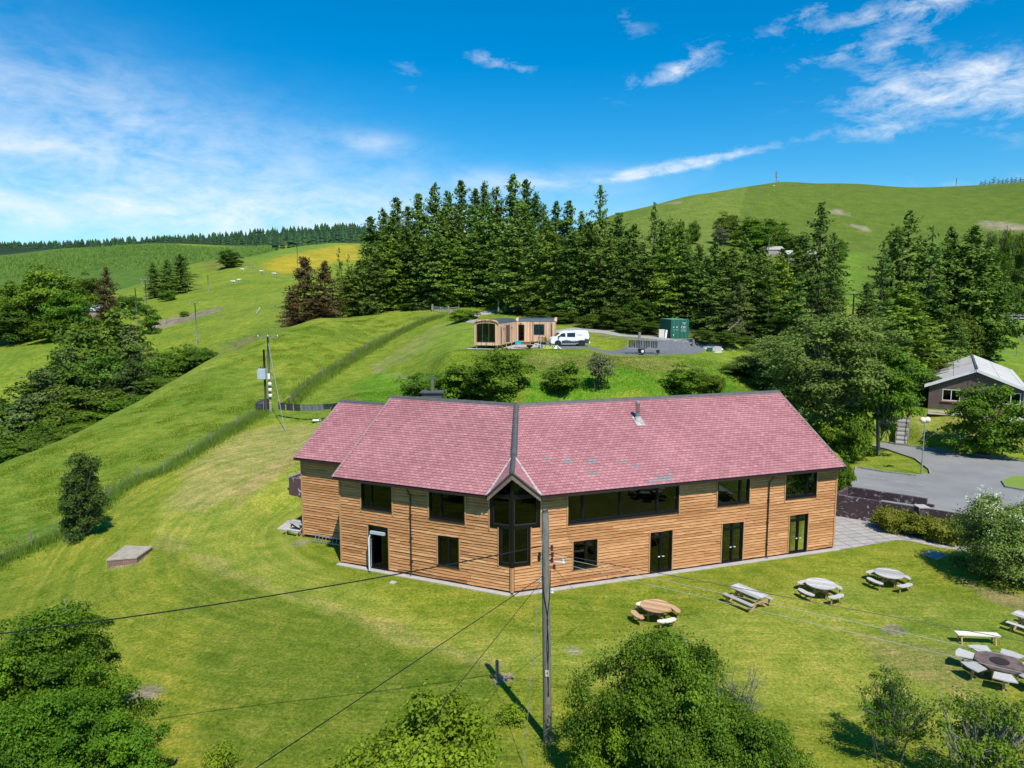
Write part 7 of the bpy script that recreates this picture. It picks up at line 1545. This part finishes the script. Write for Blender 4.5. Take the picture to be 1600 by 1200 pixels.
# hill farm trees
for k, px, d, top, w, lb in (('dark0', 1126, 360, 331, 42, 'dark dense round tree by the hillside farm'), ('round0', 1165, 350, 340, 52, 'light green crown right of the dark round tree'), ('round1', 1195, 345, 340, 50, 'lighter crown at the right of the farm trees'), ('round2', 1180, 335, 352, 60, 'low green crown in front of the farm trees'), ('grey0', 1118, 335, 352, 24, 'bare grey tree below the dark round one'), ('dark1', 1225, 335, 362, 36, 'small dark tree right of the farm pole'), ('dark2', 1240, 330, 362, 30, 'dark bush at the right end of the farm'), ('bush0', 1077, 360, 346, 22, 'small bush alone on the hillside'), ('dark1', 1386, 350, 345, 22, 'lone dark thorn on the slope beside the right hand spruces'), ('round1', 1304, 330, 372, 20, 'small tree at the right hand end of the hillside farm'), ('dark0', 1575, 190, 408, 40, 'round tree beside the lane on the right'), ('bush2', 1592, 172, 440, 40, 'hedge bush by the lane at the right edge')): tree(k, px, d=d, top=top, w=w, label=lb)
for i in range(13): tree(['grey0', 'round2', 'thin1'][i % 3], 1530+i*7, d=240+random.uniform(-20, 20), top=352+random.uniform(-3, 14), w=16+8*random.random(), label='thin scrubby tree on the rough ground at the far right', group='scrub trees at the far right')
for i in range(14): px = 1509+i*6.6; tree('farcon0', px, d=790, top=279-random.uniform(-1, 3.5)+(3 if i < 3 else 0), w=12, label='tiny conifer in the row on the right hill\'s crest', name='conifer', group='conifer row on the hill crest')
# --- near trees
proto('near_left', broad, 301, 4.6, 4.6, 8.2, .04, 420, 150000, .072, 'near_green', cl=.58, stems=3, spiky=.9)
t = tree('near_left', 62, xyz=(*at_d(40, 1000, 22.5)[:2], -1.2), hsc=6.9, w=None, label='big bright leafy tree filling the bottom left corner', rz=0.); t.scale = (.72, .80, .83)
t = tree('near_left', 130, xyz=(-13.3, 19.9, -1.3), hsc=5.2, w=None, label='lower leafy crown in front of the big bottom left tree', rz=2.); t.scale = (.60, .60, .72)
proto('near_lime', broad, 303, 2.7, 2.3, 4.6, .02, 260, 80000, .062, 'broad_lime', cl=.40, stems=4, spiky=1.3, twig=1)
t = tree('near_lime', 640, xyz=(-2.6, 17.6, -.3), hsc=5.0, w=None, label='lime green leafy bush at the bottom centre', rz=1.2); t.scale = (1.32, 1.1, 1.22)
proto('near_thorn', broad, 305, 4.3, 3.6, 5.2, .0, 420, 150000, .062, 'hawthorn', cl=.44, stems=6, spiky=1.3, twig=1)
t = tree('near_thorn', 1040, xyz=(5.0, 21.8, -.2), hsc=5.2, w=None, label='large dense hawthorn bush right of the telegraph pole', name='hawthorn_bush', cat='bush', rz=0.); t.scale = (.68, .78, 1.04)
t = tree('near_thorn', 1120, xyz=(6.7, 20.0, -.3), hsc=3.6, w=None, label='lower lobe of hawthorn in front of the large bush', name='hawthorn_bush', cat='bush', rz=2.4); t.scale = (.62, .70, .84)
proto('bare0', bare, 310, 4.2, 1.5, 130)
t = tree('bare0', 1095, xyz=(6.6, 21.6, 0), hsc=4.4, label='bare grey dead stems rising on the right side of the hawthorn bush', name='dead_shrub', cat='shrub', rz=.5); t.scale = (1.1, .9, .98)
proto('near_open', broad, 307, 1.6, 1.6, 3.5, .12, 80, 7500, .055, 'hawthorn', 'pale_bark', 4, .34, twig=5, spiky=1.3)
tree('near_open', 1388, base=1187, top=1066, w=None, label='small open tree with pale stems on the lower right lawn', rz=.4).scale = (.72, .72, 1.0)
t = tree('near_open', 1590, xyz=(14.9, 20.9, -.2), hsc=4., label='open branched tree cut by the lower right edge', rz=2.); t.scale = (.95, .95, 1.25)
proto('elder', broad, 309, 3.9, 3.2, 5.2, .02, 230, 52000, .085, 'birch', 'pale_bark', 5, .72, twig=2, spiky=.7, flowers=200)
eb = at_z(1556, 908); tree('elder', 1545, xyz=(eb[0]+1.2, eb[1]+.3, 0), hsc=5.6, label='large elder bush with white flower heads beside the paving', name='elder_bush', cat='bush', rz=0.).scale = (.88, .85, .98)
proto('lawn_tree', broad, 311, 1.5, 1.5, 6.2, .0, 120, 26000, .085, 'lawn_tree', 'pale_bark', 4, .5, twig=2, spiky=.9, lean=(1.2, 0))
tree('lawn_tree', 112, base=843, top=700, label='windswept tree leaning right beside the left fence', rz=0.).scale = (.88, .8, 1.05)
proto('low_hedge', broad, 313, 1.5, 1.5, 1.5, .0, 50, 11000, .07, 'hedge', cl=.45, stems=3, spiky=.3)
for px, base, w, lb in ((1392, 828, 44, 'left end of the yellow green hedge by the paving'), (1424, 834, 48, 'yellow green hedge bush left of the brick pier'), (1458, 842, 50, 'yellow green hedge bush in front of the brick pier'), (1492, 848, 46, 'hedge bush disappearing under the white flowered elder')): tree('low_hedge', px, base=base, top=base-36, w=w*1.25, label=lb, cat='hedge', name='hedge_bush')
proto('tiny', broad, 315, .5, .5, .9, .0, 22, 1600, .05, 'broad_lime', cl=.25, stems=3, spiky=.8)
for px, base, top, w, lb in ((801, 1131, 1100, None, 'small yellow green shrub left of the pole\'s foot'), (248, 1204, 1180, None, 'small light shrub at the bottom edge, left of another'), (342, 1206, 1166, None, 'bright fern like shrub at the bottom edge')): tree('tiny', px, base=base, top=top, label=lb, cat='shrub', name='shrub')
mb = MB(); yv = Vector(hit(860, 546)); 
for i in range(90): c = yv+Vector((random.uniform(-.9, .9), random.uniform(-.3, .3), random.uniform(.05, .45))); mb.face([c, c+Vector((.09, 0, .02)), c+Vector((.08, .03, .1)), c+Vector((0, .02, .08))], random.random())
tag(mb.build('flower_clump', mat('yellow_green_leaf', (.55, .58, .03), .8, (.35, .45, .03)), None, tuple(yv)), 'yellow flowering clump in the grass before the van', 'flowers')
# --- far off woods and plantation as masses
def far_mass(name, label, poly_px, n, hmin, hmax, mtl, seed, cat):
    pl = [hit(a, b, 200., 5000.)[:2] for a, b in poly_px]; rg = np.random.default_rng(seed); pl = np.array(pl); lo, hi = pl.min(0), pl.max(0); pts = []
    while len(pts) < n:
        p = rg.uniform(lo, hi, (4000, 2)); sd, _ = poly_sd(p[:, 0], p[:, 1], [tuple(q) for q in pl]); pts += list(p[sd <= 0])
    P = np.array(pts[:n]); z = terr(P[:, 0], P[:, 1]); V = []; Fc = []; T = []; K = 6
    for (x, y), z0 in zip(P, z):
        h = rg.uniform(hmin, hmax); r = h*rg.uniform(.26, .42); a0 = rg.uniform(0, 6); tn = rg.uniform(0, 1)
        for l, (zb, zt, rr_) in enumerate(((0., .55, 1.), (.3, .8, .75), (.55, 1.05, .48))):
            b = len(V); V.append((x, y, z0+h*zt))
            for k in range(K): a = a0+l+2*math.pi*k/K; q = r*rr_*rg.uniform(.75, 1.25); V.append((x+q*math.cos(a), y+q*math.sin(a), z0+h*(zb+rg.uniform(-.05, .05))))
            for k in range(K): Fc.append((b, b+1+k, b+1+(k+1) % K)); T.append(tn)
    me = np_mesh(name, V, Fc, T, [M[mtl]]); o = bpy.data.objects.new(name, me); C.objects.link(o); o['kind'] = 'stuff'; o['label'] = label; o['category'] = cat
far_mass('far_forest', 'dark conifer forest along the left skyline', [(-300, 383), (0, 387), (120, 387), (200, 382), (300, 379), (400, 384), (430, 392), (480, 385), (580, 380), (580, 356), (520, 356), (400, 364), (200, 377), (0, 383), (-300, 384)], 9500, 8, 14, 'spruce_far', 5, 'forest')
far_mass('young_plantation', 'young conifer plantation on the left hill below the dark forest', [(-200, 450), (0, 440), (60, 425), (250, 425), (330, 405), (430, 392), (420, 386), (250, 383), (120, 390), (0, 404), (-200, 404)], 6500, 1.6, 4.0, 'plantation', 6, 'plantation')
# --- fences
def fence(name, label, pts, mat_='post', gap=3.0, h=1.15, netting=True, r=.055, wires=6, group='wire fences', hit_=True, cat='fence'):
    P = [Vector(hit(*p)) if hit_ else Vector(p) for p in pts]; t = thing(name, label, cat, tuple(P[0]), group); L = 0; posts = []
    for a, b in zip(P[:-1], P[1:]):
        k = max(int((Vector((b.x-a.x, b.y-a.y)).length)/gap), 1)
        for i in range(k): posts.append((a.x+(b.x-a.x)*i/k, a.y+(b.y-a.y)*i/k))
    posts.append((P[-1].x, P[-1].y)); posts = posts[:99]
    pv = [Vector((x, y, tz(x, y))) for x, y in posts]; me = None
    for i, p in enumerate(pv):
        hh = h*random.uniform(.92, 1.12); mb = MB(); mb.tube([p+Vector((0, 0, -.25)), p+Vector((random.uniform(-.05, .05), random.uniform(-.05, .05), hh))], [r, r*.9], 6); mb.build('post', M[mat_], t)
    if netting:
        mb = MB()
        for a, b in zip(pv[:-1], pv[1:]):
            for k in range(wires): z = .12+k*(h-.15)/(wires-1); mb.beam(a+Vector((0, 0, z)), b+Vector((0, 0, z)), .009, .009)
            n = int((b-a).length/.45)
            for i in range(1, n): c = a+(b-a)*i/n; mb.beam(c+Vector((0, 0, .1)), c+Vector((0, 0, h*.75)), .007, .007)
        mb.build('wire_netting', M['mesh_wire'], t)
    return pv
lf_pts = [(-40, 905), (0, 880), (50, 855), (113, 832), (170, 780), (215, 750), (256, 738), (297, 712), (330, 693), (370, 668), (412, 643)]
f1 = fence('wire_fence', 'grey post and netting fence climbing between the lawn and the left field', lf_pts, gap=3.6)
f2 = fence('wire_fence', 'post and netting fence from the washing line up to the field gate', [(455, 632), (478, 608), (504, 590), (528, 576), (551, 562), (573, 548), (594, 536), (614, 526), (640, 513), (665, 502), (690, 494)], gap=4.2)
a = Vector(hit(455, 632)); mb = MB(); mb.beam(a+Vector((0, 0, 1.1)), a+Vector((-1.6, -.6, 0)), .08, .08); tag(mb.build('fence_strut', M['timber_new'], None, tuple(a)), 'pale strut propping the fence end behind the washing line', 'strut')
fence('wire_fence', 'row of pale fence posts along the foot of the wood', [(523, 492), (560, 489), (600, 487), (640, 486), (674, 486)], gap=4.5, wires=4)
fence('wire_fence', 'fence of pale stakes crossing the gully field', [(215, 512), (260, 505), (300, 505), (345, 497), (390, 490), (430, 482), (452, 478)], gap=5, wires=3, h=1.3, r=.08)
fence('wire_fence', 'lower fence below the bare bank in the gully field', [(250, 540), (300, 525), (350, 510), (400, 495), (440, 488)], gap=6, wires=3, h=1.3, r=.08)
fence('wire_fence', 'fence beside the lane on the far right', [(1600, 540), (1585, 515), (1572, 495), (1560, 478), (1552, 468)], gap=4.5, wires=4, h=1.3, r=.08)
fence('wire_fence', 'posts on the grass just behind the bungalow roof', [(1500, 562), (1545, 560), (1588, 556), (1640, 552)], gap=4.5, wires=3, h=1.2)
fence('wire_fence', 'valley fence below the big round tree at the left edge', [(-30, 545), (10, 536), (50, 530), (75, 528)], gap=4.5, wires=3, h=1.3, r=.08)
fence('wire_fence', 'fence across the sheep field towards the yellow flowers', [(375, 410), (395, 420), (410, 430), (432, 434)], gap=11, wires=3, h=1.5, r=.16)
fence('wire_fence', 'long fence line dividing the right hill down its face', [(1201, 290), (1188, 305), (1170, 330), (1152, 352)], gap=9, wires=2, h=1.3, r=.16)
for (a0, b0), (a1, b1), lb in (((197, 527), (222, 512), 'white rail strut at the left end of the gully fence'), ((235, 512), (246, 503), 'pale rails on the bare bank in the gully'), ((400, 492), (410, 484), 'fallen pale rail near the gully fence end'), ((140, 530), (150, 522), 'pale rail strut by the dark gully trees')):
    p, q = Vector(hit(a0, b0)), Vector(hit(a1, b1)); 
    if (q-p).length > 9: q = p+(q-p).normalized()*6
    mb = MB(); mb.beam(p+Vector((0, 0, .3)), q+Vector((0, 0, 1.1)), .14, .14); mb.beam(p+Vector((0, 0, 1.)), q+Vector((0, 0, .6)), .1, .1); tag(mb.build('broken_rails', M['wood_white'], None, tuple(p)), lb, 'rail')
# barn roof in the valley, hillside farm roofs
for px, d, w, dp, h, lb, mr in ((152, 218, 9, 6, 4.2, 'blue grey barn roof glimpsed behind the valley trees', 'trafo'), (1250, 322, 14, 8, 4.5, 'grey farm building among the hillside trees', 'wood_grey'), (1205, 330, 9, 6, 4., 'small pale farm shed left of the hillside building', 'lead')):
    x, y, _ = at_d(px, 400, d); z = tz(x, y); t = thing('farm_building', lb, 'barn', (x, y, z), 'distant farm buildings'); mb = MB(); mb.box(x-w/2, x+w/2, y-dp/2, y+dp/2, z-1, z+h*.6); mb.build('wall', M['concrete'], t)
    for s_ in (-1, 1): mb = MB(); mb.prism([(x-w/2-.3, y+s_*(dp/2+.3), z+h*.58), (x+w/2+.3, y+s_*(dp/2+.3), z+h*.58), (x+w/2+.3, y, z+h), (x-w/2-.3, y, z+h)], (0, 0, .12)); mb.build('roof', M[mr], t)
# --- long grass along the fences, tufts and flowers
def blades(n, pts, hmin, hmax, w, mtl, name, label, seed, spread=.5):
    rg = np.random.default_rng(seed); pts = np.array(pts); seg = np.linalg.norm(np.diff(pts, axis=0), axis=1); cum = np.concatenate([[0], np.cumsum(seg)]); s_ = rg.uniform(0, cum[-1], n); i = np.clip(np.searchsorted(cum, s_)-1, 0, len(seg)-1); f = (s_-cum[i])/seg[i]
    p = pts[i]+(pts[i+1]-pts[i])*f[:, None]+rg.normal(size=(n, 2))*spread; z = terr(p[:, 0], p[:, 1]); h = rg.uniform(hmin, hmax, n); a = rg.uniform(0, 6.28, n); u = np.stack([np.cos(a), np.sin(a), 0*a], -1)*w; ln = rg.normal(size=(n, 2))*.25*h[:, None]
    b = np.concatenate([p, z[:, None]-.02], 1); V = np.stack([b-u, b+u, b+u*.2+np.concatenate([ln, h[:, None]], 1)], 1).reshape(-1, 3)
    me = np_mesh(name, V, np.arange(3*n).reshape(n, 3), rg.random(n), [M[mtl]]); o = bpy.data.objects.new(name, me); C.objects.link(o); o['kind'] = 'stuff'; o['label'] = label; o['category'] = 'grass'
blades(22000, [(p.x, p.y) for p in f1], .15, .6, .022, 'tuft', 'long_grass', 'uncut grass along the left fence', 1, .55)
blades(20000, [(p.x, p.y) for p in f2], .2, .75, .03, 'tuft', 'long_grass', 'uncut grass along the upper fence', 2, .7)
def scatter(n, xr, yr, hmin, hmax, w, mtl, name, label, seed, mask=None, cat='grass', flat=False):
    rg = np.random.default_rng(seed); p = np.stack([rg.uniform(*xr, n), rg.uniform(*yr, n)], -1); ok = np.abs(p[:, 0]) < p[:, 1]*.80+2
    for pl in [FLATS[1][0][0:0] or [(-11.6, 42.6), (0, 36.9), (22, 44.4), (19, 57), (-11, 57), (-17, 56), (-18, 44)]]: sd, _ = poly_sd(p[:, 0], p[:, 1], pl); ok &= sd > .45
    sd, _ = poly_sd(p[:, 0], p[:, 1], PAV); ok &= sd > .1
    if mask is not None: ok &= mask(p, rg)
    p = p[ok]; n = len(p); z = terr(p[:, 0], p[:, 1]); h = rg.uniform(hmin, hmax, n); a = rg.uniform(0, 6.28, n); u = np.stack([np.cos(a), np.sin(a), 0*a], -1)*w; ln = rg.normal(size=(n, 2))*.45*h[:, None]
    b = np.concatenate([p, z[:, None]-.008], 1); V = np.stack([b-u, b+u, b+np.concatenate([ln, h[:, None]], 1)], 1).reshape(-1, 3)
    me = np_mesh(name, V, np.arange(3*n).reshape(n, 3), rg.random(n), [M[mtl]])
    if mtl.startswith('zone'):
        ti = np.clip(np.searchsorted(GTH, np.arctan2(p[:, 0], p[:, 1])), 0, len(GTH)-1); ri = np.clip(np.searchsorted(GR, np.hypot(p[:, 0], p[:, 1])), 0, len(GR)-1)
        at = me.attributes.new('zone', 'FLOAT_COLOR', 'FACE'); at.data.foreach_set('color', np.concatenate([GCOL[ri, ti], np.ones((n, 1))], 1).astype(np.float32).ravel())
    o = bpy.data.objects.new(name, me); C.objects.link(o); o['kind'] = 'stuff'; o['label'] = label; o['category'] = cat
def clumpy(p, rg):
    r2 = np.random.default_rng(77); c = r2.uniform(-75, 75, (2600, 2)); c[:, 1] += 75; v = np.zeros(len(p)); gx = np.floor(p/3).astype(int); cell = {}
    for q in c: cell.setdefault((int(q[0]//3), int(q[1]//3)), []).append(q)
    keys = gx[:, 0]*1000+gx[:, 1]; o_ = np.argsort(keys); ks, st = np.unique(keys[o_], return_index=True); en = np.append(st[1:], len(p))
    for k, a, b in zip(ks, st, en):
        ii = o_[a:b]; g = gx[ii[0]]; near = [q for dx in (-1, 0, 1) for dy in (-1, 0, 1) for q in cell.get((g[0]+dx, g[1]+dy), [])]
        if near: v[ii] = np.exp(-((p[ii][:, None]-np.array(near)[None])**2).sum(-1)/.9).sum(1)
    return v+rg.normal(size=len(p))*.25 > .42
scatter(420000, (-34, 36), (13, 47), .012, .045, .010, 'zone_blade', 'lawn_grass', 'short mown grass of the lawn', 11)
scatter(90000, (-30, 34), (13, 40), .03, .08, .014, 'zone_dark', 'lawn_clover', 'darker clumps growing in the mown lawn', 12, clumpy)
scatter(1500, (-14, 34), (14, 46), .03, .05, .018, 'white', 'daisies', 'tiny white daisies in the lawn', 13, clumpy, 'flowers')
def meadow(p, rg): sd, _ = poly_sd(p[:, 0], p[:, 1], [tuple(q) for q in MEAD]); return (sd <= 0) & clumpy(p, rg)
MEAD = P2([(0, 880), (113, 832), (215, 750), (330, 693), (412, 643), (478, 608), (551, 562), (614, 526), (690, 494), (600, 492), (500, 505), (420, 530), (330, 570), (170, 660), (0, 735)])
scatter(300000, (-66, -8), (44, 150), .05, .16, .03, 'zone_dark', 'meadow_grass', 'tussocky pasture grass of the left field', 14, meadow)
scatter(160000, (-66, -8), (44, 150), .05, .16, .03, 'zone_blade', 'meadow_grass', 'pale pasture grass of the left field', 15, meadow)
def notyard(p, rg): v = (p[:, 1] < 83.5+.0*p[:, 0]) & (p[:, 1] > 59); return v
scatter(60000, (-20, 26), (59, 84), .04, .14, .03, 'zone_dark', 'bank_grass', 'rough grass on the terrace bank', 16, notyard)
